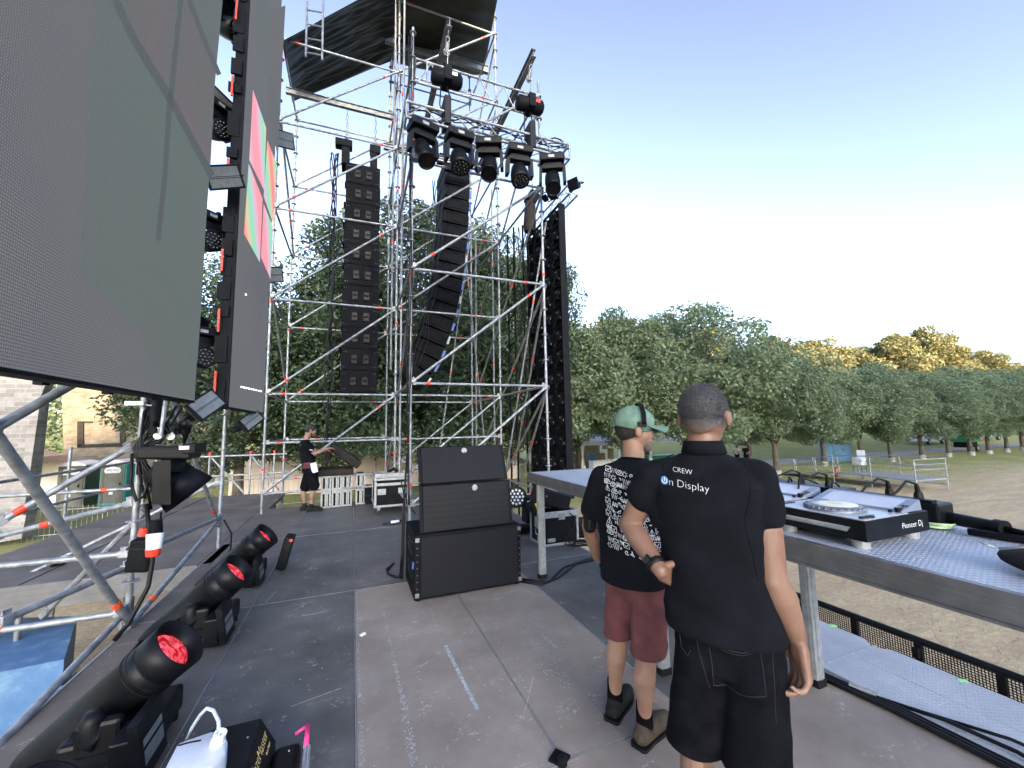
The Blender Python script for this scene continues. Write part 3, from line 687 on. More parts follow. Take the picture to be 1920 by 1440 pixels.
# lattice seen to the right of the narrow screen
fl = thing('rear_screen', 'dark slatted screen edge seen high up just right of the narrow screen', 'screen', (-1.65, 8.6, 6.4))
m = MB()
for k in range(4):
    m.bx(-1.62-.02, -1.58, 7.9+.28*k, 7.98+.28*k, 6.7, 9.8)
for k in range(7): m.bx(-1.6, -1.57, 7.9, 8.82, 6.7+.5*k, 6.76+.5*k)
m.build('slat_frame', 'blackm', fl); m = MB(); m.bx(-1.66, -1.65, 7.95, 8.7, 6.9, 9.7); m.build('rear_panel', 'blackm', fl)
# side screen at the stage front, seen from behind
ss = thing('led_screen', 'black back of the tall side screen hanging beyond the right pole of the tower', 'screen', (4.6, 9, 0))
m = MB(); m.bx(4.6, 4.66, 8.15, 10.15, .0, 6.92); m.build('panel_wall', 'blackm', ss)
rq = random.Random(9)
for k in range(14):
    for j in range(4):
        z = .02+k*.5; y = 8.17+j*.5; m = MB()
        m.bx(4.53, 4.598, y, y+.03, z, z+.48); m.bx(4.53, 4.598, y+.44, y+.47, z, z+.48); m.bx(4.54, 4.598, y+.03, y+.44, z, z+.03); m.bx(4.54, 4.598, y+.03, y+.44, z+.45, z+.48)
        m.bx(4.50, 4.598, y+.14, y+.34, z+.12, z+.36, .01); m.bx(4.56, 4.58, y+.03, y+.44, z+.2, z+.24)
        m.mat(1).box((4.495, y+.2, z+.3), (.004, .07, .018)); m.box((4.53, y+.1, z+.1+.2*rq.random()), (.01, .014, .05))
        m.mat(2).path([(4.5, y+.24, z+.12), (4.46, y+.3, z+.02), (4.5, y+.24, z-.1)], .008, 5)
        m.build('cabinet_back', ['blackm', 'alu', 'rubber'], ss)
m = MB(); m.bx(4.5, 4.67, 8.12, 8.148, 0, 6.95); m.build('edge_rail', 'blackm', ss)
# ------------------------------------------------------------------ TREES
def tree_meshes(seed, R_, H, trunk_h, nleaf, leaf, tr=.2, lean=0., low=0., clump=1.):
    """returns (trunk MB, crown MB): crown = leaf-sized faces gathered in many uneven clumps"""
    rn = random.Random(seed); T = MB(); C = MB()
    top = V((lean, 0, trunk_h)); pts = [V((0, 0, -.15)), V((0, 0, .1)), V((lean*.4, .05, trunk_h*.55)), top]
    T.path(pts, [tr*1.5, tr*1.12, tr*.92, tr*.85], 10)
    cz = trunk_h+(H-trunk_h)*.46; cen = V((lean, 0, cz)); clumps = []
    nb = 13
    for i in range(nb):
        a = 2*pi*i/nb*2.4+rn.uniform(-.3, .3); el = rn.uniform(.05, 1.4) if i else 1.45
        rr = R_*rn.uniform(.62, .88); e = cen+V((cos(a)*cos(el)*rr, sin(a)*cos(el)*rr, (sin(el)-.35)*(H-trunk_h)*.5))
        mid = top.lerp(e, .5)+V((rn.uniform(-.2, .2), rn.uniform(-.2, .2), .35))
        T.path([top-V((0, 0, .2)), mid, e], [tr*.5, tr*.28, tr*.08], 6)
        for q in range(3):
            e2 = e+V((rn.uniform(-1, 1), rn.uniform(-1, 1), rn.uniform(-.5, .8)))*R_*.28; T.path([mid.lerp(e, .5), e2], [tr*.16, tr*.04], 5)
    nc = int(46*clump)
    for i in range(nc):
        u = rn.uniform(-1, 1); a = rn.uniform(0, 2*pi); s_ = math.sqrt(1-u*u)
        rad = rn.uniform(.72, 1.0) if rn.random() < .8 else rn.uniform(.3, .7)
        bump = 1+.18*noise.noise(V((cos(a)*1.7+seed, sin(a)*1.7, u*2)))
        zz = u*(H-trunk_h)*.5*(1. if u > 0 else .92+low)
        clumps.append((cen+V((cos(a)*s_*R_*rad*bump, sin(a)*s_*R_*rad*bump, zz*rad*bump)), R_*rn.uniform(.20, .34)))
    for i in range(nleaf):
        c, r = clumps[rn.randrange(nc)] if rn.random() < .93 else (cen, R_*.85)
        while True:
            p = V((rn.uniform(-1, 1), rn.uniform(-1, 1), rn.uniform(-1, 1)))
            if .35 < p.length < 1: break
        p = p.normalized()*p.length**.6
        p = c+V((p.x*r, p.y*r, p.z*r*.72)); s_ = leaf*rn.uniform(.55, 1.25)
        d = V((rn.uniform(-1, 1), rn.uniform(-1, 1), rn.uniform(-1.1, .35))).normalized(); sd_ = d.orthogonal().normalized(); sd_ = (Matrix.Rotation(rn.uniform(0, 6.3), 3, d) @ sd_)
        C.add([p, p+d*s_*.5+sd_*s_*.27, p+d*s_*1.1, p+d*s_*.5-sd_*s_*.27], [(0, 1, 2, 3)])
    return T, C
def make_tree(name, label, group, loc, T, C, lm, wash=True, rz=0., sc=(1, 1, 1)):
    o = thing(name, label, 'tree', loc, rz, group); o.scale = sc
    T.local = C.local = True
    a = T.build('trunk', 'trunk', o); b_ = C.build('crown', lm, o)
    if wash:
        m = LMB(); m.tube((0, 0, -.1), (0, 0, .42), .31, 12, .27); m.build('limewash_band', 'limewash', o)
    return o
protos = []
for k, (s_, R0, H0) in enumerate(((21, 3.7, 9.4), (22, 3.5, 9.9), (23, 3.9, 9.0))):
    protos.append(tree_meshes(s_, R0, H0, 2.35, 60000, .185, clump=2.0))
row = [(11.4, 20.6, 1.08), (15.6, 20.3, 1.04), (20.0, 19.2, 1.2), (26.26, 18.9, .93), (31.0, 24.5, .98), (35.1, 21.3, .86), (39.2, 20.9, .86), (42.6, 20.5, .84), (47.2, 20.5, .86), (51.9, 20.6, .86), (55.0, 20.2, .86), (58.6, 20.3, .88), (62.3, 20.3, .88), (66.2, 20.4, .88), (70.5, 20.4, .86), (75.5, 20.4, .86)]
desc = ['avenue tree partly behind the side screen, above the white tent', 'nearest big avenue tree just right of the side screen', 'avenue tree rising behind the man with the cap', 'avenue tree with a pale whitened foot, standing before the ramp', 'tall tree across the path behind the ramp', 'avenue tree whose trunk stands behind the ramp railing', 'avenue tree beside the blue cabin', 'avenue tree behind the middle of the railed platform', 'avenue tree just past the railed platform, trunk leaning right', 'avenue tree right of the leaning one, in front of the road', 'avenue tree with forked low limbs before the white van', 'avenue tree whose trunk hides part of the green cart', 'avenue tree just right of the green cart', 'avenue tree at the far right edge of the picture', 'last but one avenue tree at the far right', 'last avenue tree at the far right']
first = {}
for i, ((x, y, s_), ds) in enumerate(zip(row, desc)):
    k = i % 3; z = gz(x, y); sc = (s_*random.uniform(.95, 1.08), s_*random.uniform(.95, 1.08), s_)
    if k not in first: first[k] = make_tree('avenue_tree', ds, 'trees of the avenue', (x, y, z), *protos[k], 'leaf', rz=i*1.3, sc=sc)
    else: copy_tree(first[k], (x, y, z), (0, 0, i*1.9), ds, sc)
# big dark trees behind the tower
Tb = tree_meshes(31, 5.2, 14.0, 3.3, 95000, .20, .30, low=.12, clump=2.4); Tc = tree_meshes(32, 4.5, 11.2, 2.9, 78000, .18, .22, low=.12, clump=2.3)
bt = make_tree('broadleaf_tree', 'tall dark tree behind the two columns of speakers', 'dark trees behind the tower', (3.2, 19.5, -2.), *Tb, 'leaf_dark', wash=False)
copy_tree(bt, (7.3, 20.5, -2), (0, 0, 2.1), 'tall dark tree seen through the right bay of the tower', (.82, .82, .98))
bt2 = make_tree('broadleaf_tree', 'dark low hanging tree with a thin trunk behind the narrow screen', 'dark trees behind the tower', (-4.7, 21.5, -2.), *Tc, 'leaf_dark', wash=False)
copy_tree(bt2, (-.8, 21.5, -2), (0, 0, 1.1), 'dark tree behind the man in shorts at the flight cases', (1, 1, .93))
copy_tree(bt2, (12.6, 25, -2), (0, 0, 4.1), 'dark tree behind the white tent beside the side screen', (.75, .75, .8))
# sunlit wood on the rise beyond the avenue
Tg = tree_meshes(41, 5., 15.5, 3., 22000, .45, .3, clump=1.6); gt = None
gl = [(30, 44, 'yellowish tree seen through a gap left of the ramp'), (50, 46, 'sunlit golden tree above the avenue beside the tall dark one'), (62, 42, 'golden crown above the middle of the avenue'), (74, 45, 'golden crown rising above the blue cabin'), (85, 40, 'round golden crown right of the highest one'), (93, 48, 'broad golden crown in the middle of the sunlit wood'), (101, 41, 'highest golden crown of the sunlit wood'), (110, 46, 'golden crown right of the highest one'), (122, 42, 'golden crown low over the right end of the avenue'), (135, 46, 'last golden crown before the bare hill'), (-10, 60, 'yellowish tree seen between the two led screens'), (-2, 58, 'yellowish tree seen below the hoists'), (6, 60, 'yellowish tree seen between the speaker columns')]
for i, (x, y, ds) in enumerate(gl):
    sc = random.uniform(.98, 1.15); hz = {6: 1.24, 1: 1.1}.get(i, 1.02)*sc
    z = gz(x, y)
    if gt is None: gt = make_tree('hillside_tree', ds, 'sunlit trees beyond the avenue', (x, y, z), *Tg, 'leaf_gold', wash=False, sc=(sc, sc, hz))
    else: copy_tree(gt, (x, y, z), (0, 0, i*1.7), ds, (sc*1.1, sc, hz))
# scrub on the far hill
hm = MB(); rn = random.Random(77)
# ------------------------------------------------------------------ RUINS, TENTS, TOILETS
def brickmat(name, c1, c2, mortar, sc=5.):
    m, t, b = nmat(name); L = t.links.new
    tc = nd(t, 'ShaderNodeTexCoord'); mp = nd(t, 'ShaderNodeMapping'); mp.inputs['Rotation'].default_value = (pi/2, 0, 0); L(tc.outputs['Object'], mp.inputs[0])
    br = nd(t, 'ShaderNodeTexBrick', i_Scale=sc); br.inputs['Mortar Size'].default_value = .012; br.inputs['Bias'].default_value = -.2; br.inputs['Brick Width'].default_value = .6; br.inputs['Row Height'].default_value = .2
    br.inputs['Color1'].default_value = c4(c1); br.inputs['Color2'].default_value = c4(c2); br.inputs['Mortar'].default_value = c4(mortar); L(mp.outputs[0], br.inputs[0])
    n = nd(t, 'ShaderNodeTexNoise', i_Scale=1.3, i_Detail=8., i_Roughness=.75); L(tc.outputs['Object'], n.inputs[0])
    r = nd(t, 'ShaderNodeMapRange'); r.inputs[1].default_value = .3; r.inputs[2].default_value = .7; r.inputs[3].default_value = .55; r.inputs[4].default_value = 1.3; L(n.outputs[0], r.inputs[0])
    mu = nd(t, 'ShaderNodeMixRGB', blend_type='MULTIPLY', i_0=1.); L(br.outputs[0], mu.inputs[1]); L(r.outputs[0], mu.inputs[2]); L(mu.outputs[0], b.inputs['Base Color'])
    b.inputs['Roughness'].default_value = .95
    bp = nd(t, 'ShaderNodeBump', i_Strength=.8, i_Distance=.04); L(n.outputs[0], bp.inputs['Height']); L(bp.outputs[0], b.inputs['Normal'])
    return m
M['brick_grey'] = brickmat('grey_brick', (.30, .285, .28), (.17, .165, .16), (.34, .33, .32), 1.3)
M['brick_gold'] = brickmat('ochre_brick', (.22, .18, .135), (.14, .115, .085), (.23, .20, .155), 1.6)
M['brick_dark'] = simple('dark_brick', (.022, .019, .017), .95, 0, .4, 6, .5, 20)
YR = 24.0
def P2(pts, Y): return [(lambda p: (p.x, p.z))(atY(x, y, Y)) for x, y in pts]
rw = thing('ruined_wall', 'massive grey brick buttress of a ruin at the left edge behind the tubes', 'ruin', (-14, YR, -2))
m = MB(); m.prism(P2([(-260, 560), (90, 700), (76, 735), (62, 860), (50, 960), (40, 1010), (-260, 1060)], 19), 'y', 19, 19.5); m.build('wall', 'brick_grey', rw)
m = MB(); q = P2([(48, 712), (96, 700), (78, 745), (62, 860), (46, 965), (40, 965), (42, 860), (46, 760)], 18.95); m.prism(q, 'y', 18.9, 19.2); m.build('arch_edge', 'brick_dark' if False else 'brick_grey', rw)
rw = thing('ruined_wall', 'sunlit ochre brick ruin with dark bands round a blocked window behind the toilets', 'ruin', (-13, 31, -2))
m = MB()
a = P2([(105, 640), (116, 730), (119, 850), (112, 935), (250, 940), (250, 620)], 31); m.prism(a, 'y', 31, 32.4)
a = P2([(250, 640), (250, 940), (440, 935), (640, 940), (640, 850), (440, 850), (440, 640)], 31); m.prism(a, 'y', 31.02, 32.3)
m.build('wall', 'brick_gold', rw)
m = MB()
for r_ in ([(144, 790), (156, 790), (156, 834), (144, 838)], [(144, 834), (234, 830), (234, 837), (144, 840)], [(224, 800), (234, 800), (234, 832), (224, 832)], [(150, 790), (172, 790), (172, 793), (150, 793)]): m.prism(P2(r_, 30.9), 'y', 30.93, 31.0)
m.build('window_band', 'brick_dark', rw)
cw = thing('green_shrub', 'dark green shrubbery seen between the grey buttress and the ochre ruin', 'bush', (-21, 40, -2))
rn = random.Random(8); m = MB()
for i in range(9000):
    p = V((rn.uniform(-27, -15), rn.uniform(39, 42), 0)); p.z = rn.uniform(-2, 6.2)*(1-.15*noise.noise(p)); s_ = .35
    d = V((rn.uniform(-1, 1), rn.uniform(-1, 1), rn.uniform(-1, .4))).normalized(); e = d.orthogonal().normalized()
    m.add([p, p+d*s_*.5+e*s_*.3, p+d*s_, p+d*s_*.5-e*s_*.3], [(0, 1, 2, 3)])
m.build('foliage', 'leaf', cw)
m = MB()
for k in range(7): m.tube((-26+k*1.7, 41, -2), (-26.3+k*1.8, 41, 4), .08, 6)
m.build('stem', 'trunk', cw)
# peach tent by the ruin
def tent(name, label, cx, cy, w, dp, zb, eave, peak, mat, rz=0., open_front=True, wall_mat=None, back=True):
    t = thing(name, label, 'tent', (cx, cy, zb), rz); h = w/2; g = dp/2
    m = LMB(); n = 8; vs = []; fs = []
    for i in range(n+1):        # concave pagoda roof
        s_ = i/n; k = 1-s_; z = eave+(peak-eave)*(s_**1.5*.75+s_*.25)
        vs += [(-h*k, -g*k, z), (h*k, -g*k, z), (h*k, g*k, z), (-h*k, g*k, z)]
    for i in range(n):
        for c in range(4): fs.append((i*4+c, i*4+(c+1) % 4, (i+1)*4+(c+1) % 4, (i+1)*4+c))
    m.add(vs, fs); m.tube((0, 0, peak-.05), (0, 0, peak+.22), .03, 6); m.build('roof', mat, t)
    m = LMB()
    for (a, b_, c, d_) in ((-h, h, -g, -g), (h, h, -g, g), (h, -h, g, g), (-h, -h, g, -g)):
        L_ = V((b_-a, d_-c, 0)); nn = 10
        for q in range(nn):
            p = V((a, c, 0))+L_*q/nn; p2 = V((a, c, 0))+L_*(q+1)/nn; m.add([(p.x, p.y, eave), (p2.x, p2.y, eave), (p2.x, p2.y, eave-.28), ((p.x+p2.x)/2, (p.y+p2.y)/2, eave-.33), (p.x, p.y, eave-.28)], [(0, 1, 2, 3, 4)])
    m.build('valance', mat, t)
    for (x, y) in ((-h, -g), (h, -g), (h, g), (-h, g)):
        m = LMB(); m.tube((x, y, 0), (x, y, eave), .035, 8); m.build('leg', 'white', t)
        m = LMB(); m.lathe((x*.98, y*.98, 0), (0, 0, 1), [(0, .24), (eave*.4, .09), (eave*.5, .06), (eave-.1, .16)], 10); m.build('curtain', mat, t)
    if back: m = LMB(); m.bx(-h, h, g-.02, g, 0, eave-.1); m.build('rear_wall', wall_mat or mat, t)
    return t
M['tan'] = simple('tan_canvas', (.35, .28, .2), .8, 0, .25, .9)
tent('tent', 'peach coloured tent roof between the grey buttress and the ochre ruin', -15.3, 25.5, 3.6, 4.5, -2, 2.6, 4.2, 'peach', wall_mat='white_tent')
tent('pagoda_tent', 'white pagoda tent with goods inside, just right of the side screen', 18.2, 28.6, 4.3, 4.2, -2, 2.35, 4.3, 'white_tent', wall_mat='tan')
tent('pagoda_tent', 'white pagoda tent between the two men, partly behind leaves', 24.9, 29.5, 3.6, 4.2, -2, 2.4, 4.1, 'white_tent', wall_mat='green_paint')
def counter(label, x, y, w, mat, top):
    t = thing('market_counter', label, 'counter', (x, y, -2)); m = LMB(); m.bx(-w/2, w/2, -.3, .3, 0, .85, .01); m.build('front_cloth', mat, t)
    m = LMB(); m.bx(-w/2-.04, w/2+.04, -.34, .34, .85, .89); m.build('worktop', top, t); return t
counter('white counter cloth with scribbles in the tent beside the side screen', 18.6, 26.9, 3.2, 'white_tent', 'white')
counter('dark green counter in the tent between the two men', 24.9, 28.2, 2.6, 'green_paint', 'alu_dull')
for i, (x, y, w, h, mt, lb) in enumerate(((17.1, 26.9, .5, .42, 'blue_cabin', 'dark blue bin on the white counter in the tent'), (18.0, 26.9, .35, .5, 'wood', 'brown wooden box on the white counter in the tent'), (18.9, 27., .3, .8, 'tan', 'tan carton at the right of the white counter'))):
    t = thing('crate', lb, 'box', (x, y, -1.11)); m = LMB(); m.bx(-w/2, w/2, -.2, .2, 0, h, .02); m.build('body', mt, t); m = LMB(); m.bx(-w/2-.015, w/2+.015, -.215, .215, h, h+.03); m.build('lid', mt, t)
t = thing('shelf_rack', 'dark shelf rack of bottles against the rear of the white tent', 'shelf', (17.0, 29.8, -2))
for k in range(4): m = LMB(); m.bx(-.5, .5, -.15, .15, .5+k*.45, .53+k*.45); m.build('shelf', 'wood', t)
for s_ in (-.5, .5): m = LMB(); m.bx(s_-.02, s_+.02, -.15, .15, 0, 2.1); m.build('post', 'wood', t)
for k in range(12):
    m = LMB(); m.lathe((-.4+.09*(k % 10), 0, .53+.45*(k % 4)), (0, 0, 1), [(0, .035), (.2, .035), (.26, .014), (.32, .014)], 8); m.build('bottle', 'green_paint' if k % 2 else 'wood', t)
# portable toilets
def toilet(name, label, loc, rz, body, roof, teal=False, sign=True, group=None):
    t = thing(name, label, 'toilet', loc, rz, group)
    m = LMB(); m.bx(-.56, .56, -.56, .56, .02, 2.08, .02); m.build('cabin', 'teal' if teal else body, t)
    m = LMB()
    m.bx(-.50, .50, -.60, -.562, .12, 2.0, .01)
    for x in (-.42, -.36, .36, .42): m.bx(x-.012, x+.012, -.615, -.60, .15, 1.95)
    m.prism([(-.2, .75), (.25, 1.15), (.25, 1.75), (.19, 1.75), (.19, 1.2), (-.2, .86)], 'y', -.612, -.6); m.bx(-.33, .3, -.61, -.6, .2, .26)
    dr = m.build('door', body, t)
    m = LMB(); m.bx(.3, .36, -.64, -.60, 1.0, 1.14); m.build('door_handle', 'black', dr)
    vs = LMB(); n = 8; pr = [(-.6, 2.05)]+[(-.6+1.2*i/n, 2.12+.16*sin(pi*i/n)) for i in range(n+1)]+[(.6, 2.05)]
    vs.prism(pr, 'y', -.62, .6); vs.build('roof', roof, t)
    if sign:
        m = LMB(); m.prism([(-.3, 1.62), (.3, 1.62), (.36, 1.74), (.3, 1.88), (0, 1.95), (-.3, 1.88), (-.36, 1.74)], 'y', -.63, -.618); sg = m.build('sign', 'white', t)
        m = LMB(); m.text('WC', (-.14, -.632, 1.72), (1, 0, 0), (0, 0, 1), .17, .002, shear=.3); m.text('loc', (.13, -.632, 1.72), (1, 0, 0), (0, 0, 1), .17, .002, shear=.3); m.text('service', (0, -.632, 1.65), (1, 0, 0), (0, 0, 1), .05, .002); m.build('lettering', 'loo_dark', sg)
        m = LMB(); m.bx(-.1, .06, -.622, -.612, .55, .68); m.build('notice', 'white', t)
    return t
toilet('portable_toilet', 'grey portable toilet left of its twin behind the near tubes', (-12.9, 27.6, -2), -.12, 'loo', 'white', teal=False, group='grey toilets by the ruin')
toilet('portable_toilet', 'grey portable toilet with a teal side, right of its twin', (-11.25, 27.5, -2), -.12, 'loo', 'white', teal=True, group='grey toilets by the ruin')
p0 = V((45.0, 37.0)); dv = V((1.12, .42)); f = None
for i in range(12):
    p = p0+dv*i*1.03; lb = 'dark grey portable toilet, number %s from the left in the row beyond the path' % ['one', 'two', 'three', 'four', 'five', 'six', 'seven', 'eight', 'nine', 'ten', 'eleven', 'twelve'][i]
    if f is None: f = toilet('portable_toilet', lb, (p.x, p.y, gz(p.x, p.y)), -.9, 'loo_dark', 'white', sign=False, group='dark toilets beyond the path')
    else: copy_tree(f, (p.x, p.y, gz(p.x, p.y)), (0, 0, -.9), lb)
# hoarding and fences behind the deck
hb = thing('hoarding', 'pale pinkish hoarding panels behind the dark trees at the back of the deck', 'fence', (0, 24.6, -2))
for k in range(9):
    x = -6.2+k*1.9; m = MB(); m.bx(x, x+1.86, 26.4, 26.44, -2, .12+.02*(k % 2)); pn = m.build('panel', 'hoard', hb)
    m = MB(); m.bx(x+1.86, x+1.9, 26.38, 26.46, -2, .2); m.build('post', 'galv', hb)
def palisade(name, label, x0, x1, y, z0f, h, step, mat, mid=False, r=.012):
    t = thing(name, label, 'fence', ((x0+x1)/2, y, z0f(x0)))
    m = MB()
    for z in (.15, h-.12) if not mid else (.05, h/2, h): 
        m.path([(x, y, z0f(x)+z) for x in [x0+(x1-x0)*i/12 for i in range(13)]], .016, 5)
    m.build('rail', mat, t); n = int((x1-x0)/step); m = MB()
    for i in range(n+1): x = x0+i*step; m.tube((x, y, z0f(x)), (x, y, z0f(x)+h), r, 4)
    m.build('bars', mat, t); return t
palisade('metal_fence', 'grey metal bar fence on the lawn behind the pale hoarding', -3.0, 10, 28.9, lambda x: gz(x, 28.9), 1.15, .13, 'galv')
palisade('mesh_fence', 'thin wire mesh fence in front of the pale hoarding', -6, 9, 17.2, lambda x: -2, 1.9, .16, 'galv_dark', True, .005)
palisade('crowd_barrier', 'grey crowd barrier on the ground left of the rear deck', -14, -6, 19.5, lambda x: -2, 1.1, .14, 'galv', r=.009)
# graffiti wall low behind
lw = thing('stone_wall', 'low ochre stone wall with faint graffiti below the dark tree', 'wall', (-8, 28.8, -2))
m = MB(); m.bx(-10.4, -5.8, 29.2, 29.8, -2.1, .2); m.build('wall', 'brick_gold', lw)
m = MB(); rn = random.Random(4)
for k in range(7):
    x = -9.8+k*.55; m.path([(x+.2*sin(q*1.3+k), 29.19, -.9+.12*q+.1*cos(q*2.1+k)) for q in range(6)], .018, 5)
m.build('graffiti', 'loo_dark', lw)
# blue cabin, chairs, extinguisher, platform with rails
bc = thing('blue_cabin', 'blue plastic cabin with a pale roof behind the railed platform', 'cabin', (39.3, 22.9, -2), -.75)
m = LMB(); m.bx(-.9, .9, -.8, .8, .05, 2.1, .03); m.build('cabin', 'blue_cabin', bc)
m = LMB(); m.prism([(-1., 2.08), (1., 2.08), (1., 2.25), (-1., 2.42)], 'y', -.9, .9); m.build('roof', 'alu', bc)
m = LMB(); m.bx(-.35, .45, -.83, -.805, .15, 1.95, .01); dd = m.build('door', 'blue_cabin', bc); m = LMB(); m.bx(.34, .4, -.86, -.83, 1., 1.15); m.build('door_handle', 'black', dd)
pf = thing('railed_platform', 'low aluminium platform with tube railings on the grass', 'platform', (28.6, 14.8, -2))
Pa, Pb = onz(1565, 905, -2), onz(1720, 925, -2); ex = (Pb-Pa).normalized(); ey = V((-ex.y, ex.x, 0)); ey = ey if ey.dot(V((1, 0, 0))) > 0 else -ey
Lp = (Pb-Pa).length; W_ = 2.2
def pp(a, b_, z): return Pa+ex*a+ey*b_+V((0, 0, z))
m = MB(); m.hull([pp(0, 0, .55), pp(Lp, 0, .55), pp(Lp, W_, .55), pp(0, W_, .55)], [pp(0, 0, .63), pp(Lp, 0, .63), pp(Lp, W_, .63), pp(0, W_, .63)]); m.build('deck', 'alu_dull', pf)
for b_ in (0, W_):
    for a in (0, Lp/2, Lp):
        m = MB(); m.tube(pp(a, b_, 0), pp(a, b_, 1.62), .03, 6); m.build('post', 'alu', pf)
    for h in (1.1, 1.35, 1.6, .3): m = MB(); m.tube(pp(0, b_, h), pp(Lp, b_, h), .022, 6); m.build('rail', 'alu', pf)
    for a in (0, Lp/2): m = MB(); m.tube(pp(a, b_, .5), pp(a+Lp/4, b_, .3), .018, 6); m.tube(pp(a+Lp/4, b_, .5), pp(a+Lp/2, b_, .3), .018, 6); m.build('brace', 'alu', pf)
for h in (1.1, 1.35, 1.6): m = MB(); m.tube(pp(Lp, 0, h), pp(Lp, W_, h), .022, 6); m.build('rail', 'alu', pf)
rp = thing('access_ramp', 'sloping aluminium ramp with railings left of the platform', 'ramp', (29, 18.5, -2)); Lr = 4.2
m = MB(); m.hull([pp(-.05, .5, .48), pp(-.05, 2.0, .48), pp(-Lr, 2.0, .02), pp(-Lr, .5, .02)], [pp(-.05, .5, .58), pp(-.05, 2.0, .58), pp(-Lr, 2.0, .1), pp(-Lr, .5, .1)]); m.build('deck', 'alu_dull', rp)
for b_ in (.5, 2.):
    for q in (0, .33, .66, 1): m = MB(); m.tube(pp(-.05-(Lr-.05)*q, b_, .55-.48*q), pp(-.1-(Lr-.05)*q, b_, 1.5-.48*q), .025, 6); m.build('post', 'alu_dull', rp)
    for h in (.5, .95): m = MB(); m.tube(pp(-.05, b_, .55+h), pp(-Lr, b_, .07+h), .02, 6); m.build('rail', 'alu_dull', rp)
fe = thing('fire_extinguisher', 'red fire extinguisher at the corner of the platform', 'extinguisher', tuple(onz(1569, 897, -2)))
m = LMB(); m.lathe((0, 0, 0), (0, 0, 1), [(0, .09), (.5, .1), (.58, .05), (.62, .03)], 12); m.build('cylinder', 'red', fe); m = LMB(); m.box((0, 0, .65), (.05, .12, .06)); m.path([(0, .03, .64), (.1, .06, .5), (.11, .05, .2)], .012, 5); m.build('valve', 'black', fe)
ch = thing('plastic_chair', 'stack of white plastic chairs on the platform beside the blue cabin', 'chair stack', tuple(pp(.6, 1.2, .63)))
m = LMB()
for k in range(6): m.bx(-.24, .24, -.24, .24, .42+k*.07, .45+k*.07, .01)
m.build('seat', 'white', ch); m = LMB()
for k in range(6): m.bx(.22, .24, -.2, .2, .52+k*.07, .58+k*.07, .005)
m.bx(.22, .25, -.2, .2, .9, 1.22, .02)
m.build('backrest', 'white', ch)
for sx_ in (-.2, .2):
    for sy_ in (-.2, .2): m = LMB(); m.tube((sx_*1.15, sy_*1.15, 0), (sx_, sy_, .45), .015, 6); m.build('leg', 'black', ch)
# small figures and vehicles far away
vh = thing('white_camper', 'long white camper with a dark stripe on the road behind the avenue', 'camper', (73, 31, gz(73, 31)), 0.08)
m = LMB(); m.prism([(-3.6, .5), (3.2, .5), (3.2, 2.5), (-1.8, 2.6), (-2.6, 1.7), (-3.7, 1.2)], 'y', -1.1, 1.1); m.build('body', 'carpaint', vh)
m = LMB(); m.prism([(-2.5, 1.7), (-1.8, 2.4), (-1.5, 2.4), (-1.5, 1.7)], 'y', -1.12, -1.1); m.bx(-1, 2.6, -1.12, -1.1, 1.6, 2.1); m.build('window', 'glass', vh)
m = LMB(); m.bx(-3.4, 3.2, -1.115, -1.1, 1.1, 1.2); m.build('stripe', 'blackm', vh)
for x in (-2.5, 1.6): m = LMB(); m.tube((x, -1.13, .38), (x, -.9, .38), .38, 16); wl = m.build('wheel', 'tyre', vh); m = LMB(); m.tube((x, -1.15, .38), (x, -1.12, .38), .2, 12); m.build('rim', 'alu', wl)
vh = thing('white_truck', 'white truck cab with a yellow green front at the far right', 'truck', (88, 31, gz(88, 31)), 0.05)
m = LMB(); m.prism([(-3, .6), (3, .6), (3, 1.6), (1.8, 1.9), (1.2, 2.9), (-3, 2.9)], 'y', -1.2, 1.2); m.build('body', 'carpaint', vh)
m = LMB(); m.prism([(1.3, 1.8), (1.75, 1.85), (1.25, 2.7), (.3, 2.7), (.3, 1.8)], 'y', -1.22, -1.2); m.build('window', 'glass', vh)
m = LMB(); m.bx(2.4, 3.02, -1.22, 1.2, .7, 1.5); m.build('bonnet', 'hiviz', vh)
for x in (-1.6, 1.8): m = LMB(); m.tube((x, -1.23, .5), (x, -1., .5), .5, 16); wl = m.build('wheel', 'tyre', vh); m = LMB(); m.tube((x, -1.25, .5), (x, -1.22, .5), .28, 12); m.build('rim', 'alu', wl)
gc = thing('green_cart', 'green wheeled cart with a dark underside behind an avenue tree', 'cart', (60.5, 22.6, gz(60.5, 22.6)))
m = LMB(); m.bx(-1.3, 1.3, -.7, .7, 1.05, 1.9, .06); m.build('hopper', 'green_paint', gc); m = LMB(); m.bx(-1.1, 1.1, -.5, .5, .5, 1.05); m.build('chassis', 'blackm', gc)
for x in (-.8, .8): m = LMB(); m.tube((x, -.66, .38), (x, -.5, .38), .38, 14); wl = m.build('wheel', 'tyre', gc); m = LMB(); m.tube((x, -.68, .38), (x, -.65, .38), .18, 12); m.build('rim', 'alu', wl)
bt_ = thing('road_barrier', 'red and white striped barrier plank by the far right trees', 'barrier', (72, 25.4, gz(72, 25.4)))
for k in range(9): m = LMB(); m.bx(-2+k*.45, -2+k*.45+.44, -.02, .02, .8, 1.02); m.build('stripe', 'red' if k % 2 else 'white', bt_)
for x in (-1.6, 1.6): m = LMB(); m.bx(x-.04, x+.04, .02, .08, 0, 1.); m.build('leg', 'galv', bt_)
lp_ = thing('lamp_post', 'thin dark lamp post on the green slope beyond the path', 'post', (58, 33, gz(58, 33))); m = LMB(); m.tube((0, 0, 0), (0, 0, 3.6), .06, 8); m.build('pole', 'galv_dark', lp_); m = LMB(); m.ball((0, 0, 3.7), .18, 10, 6); m.build('lamp', 'white', lp_)
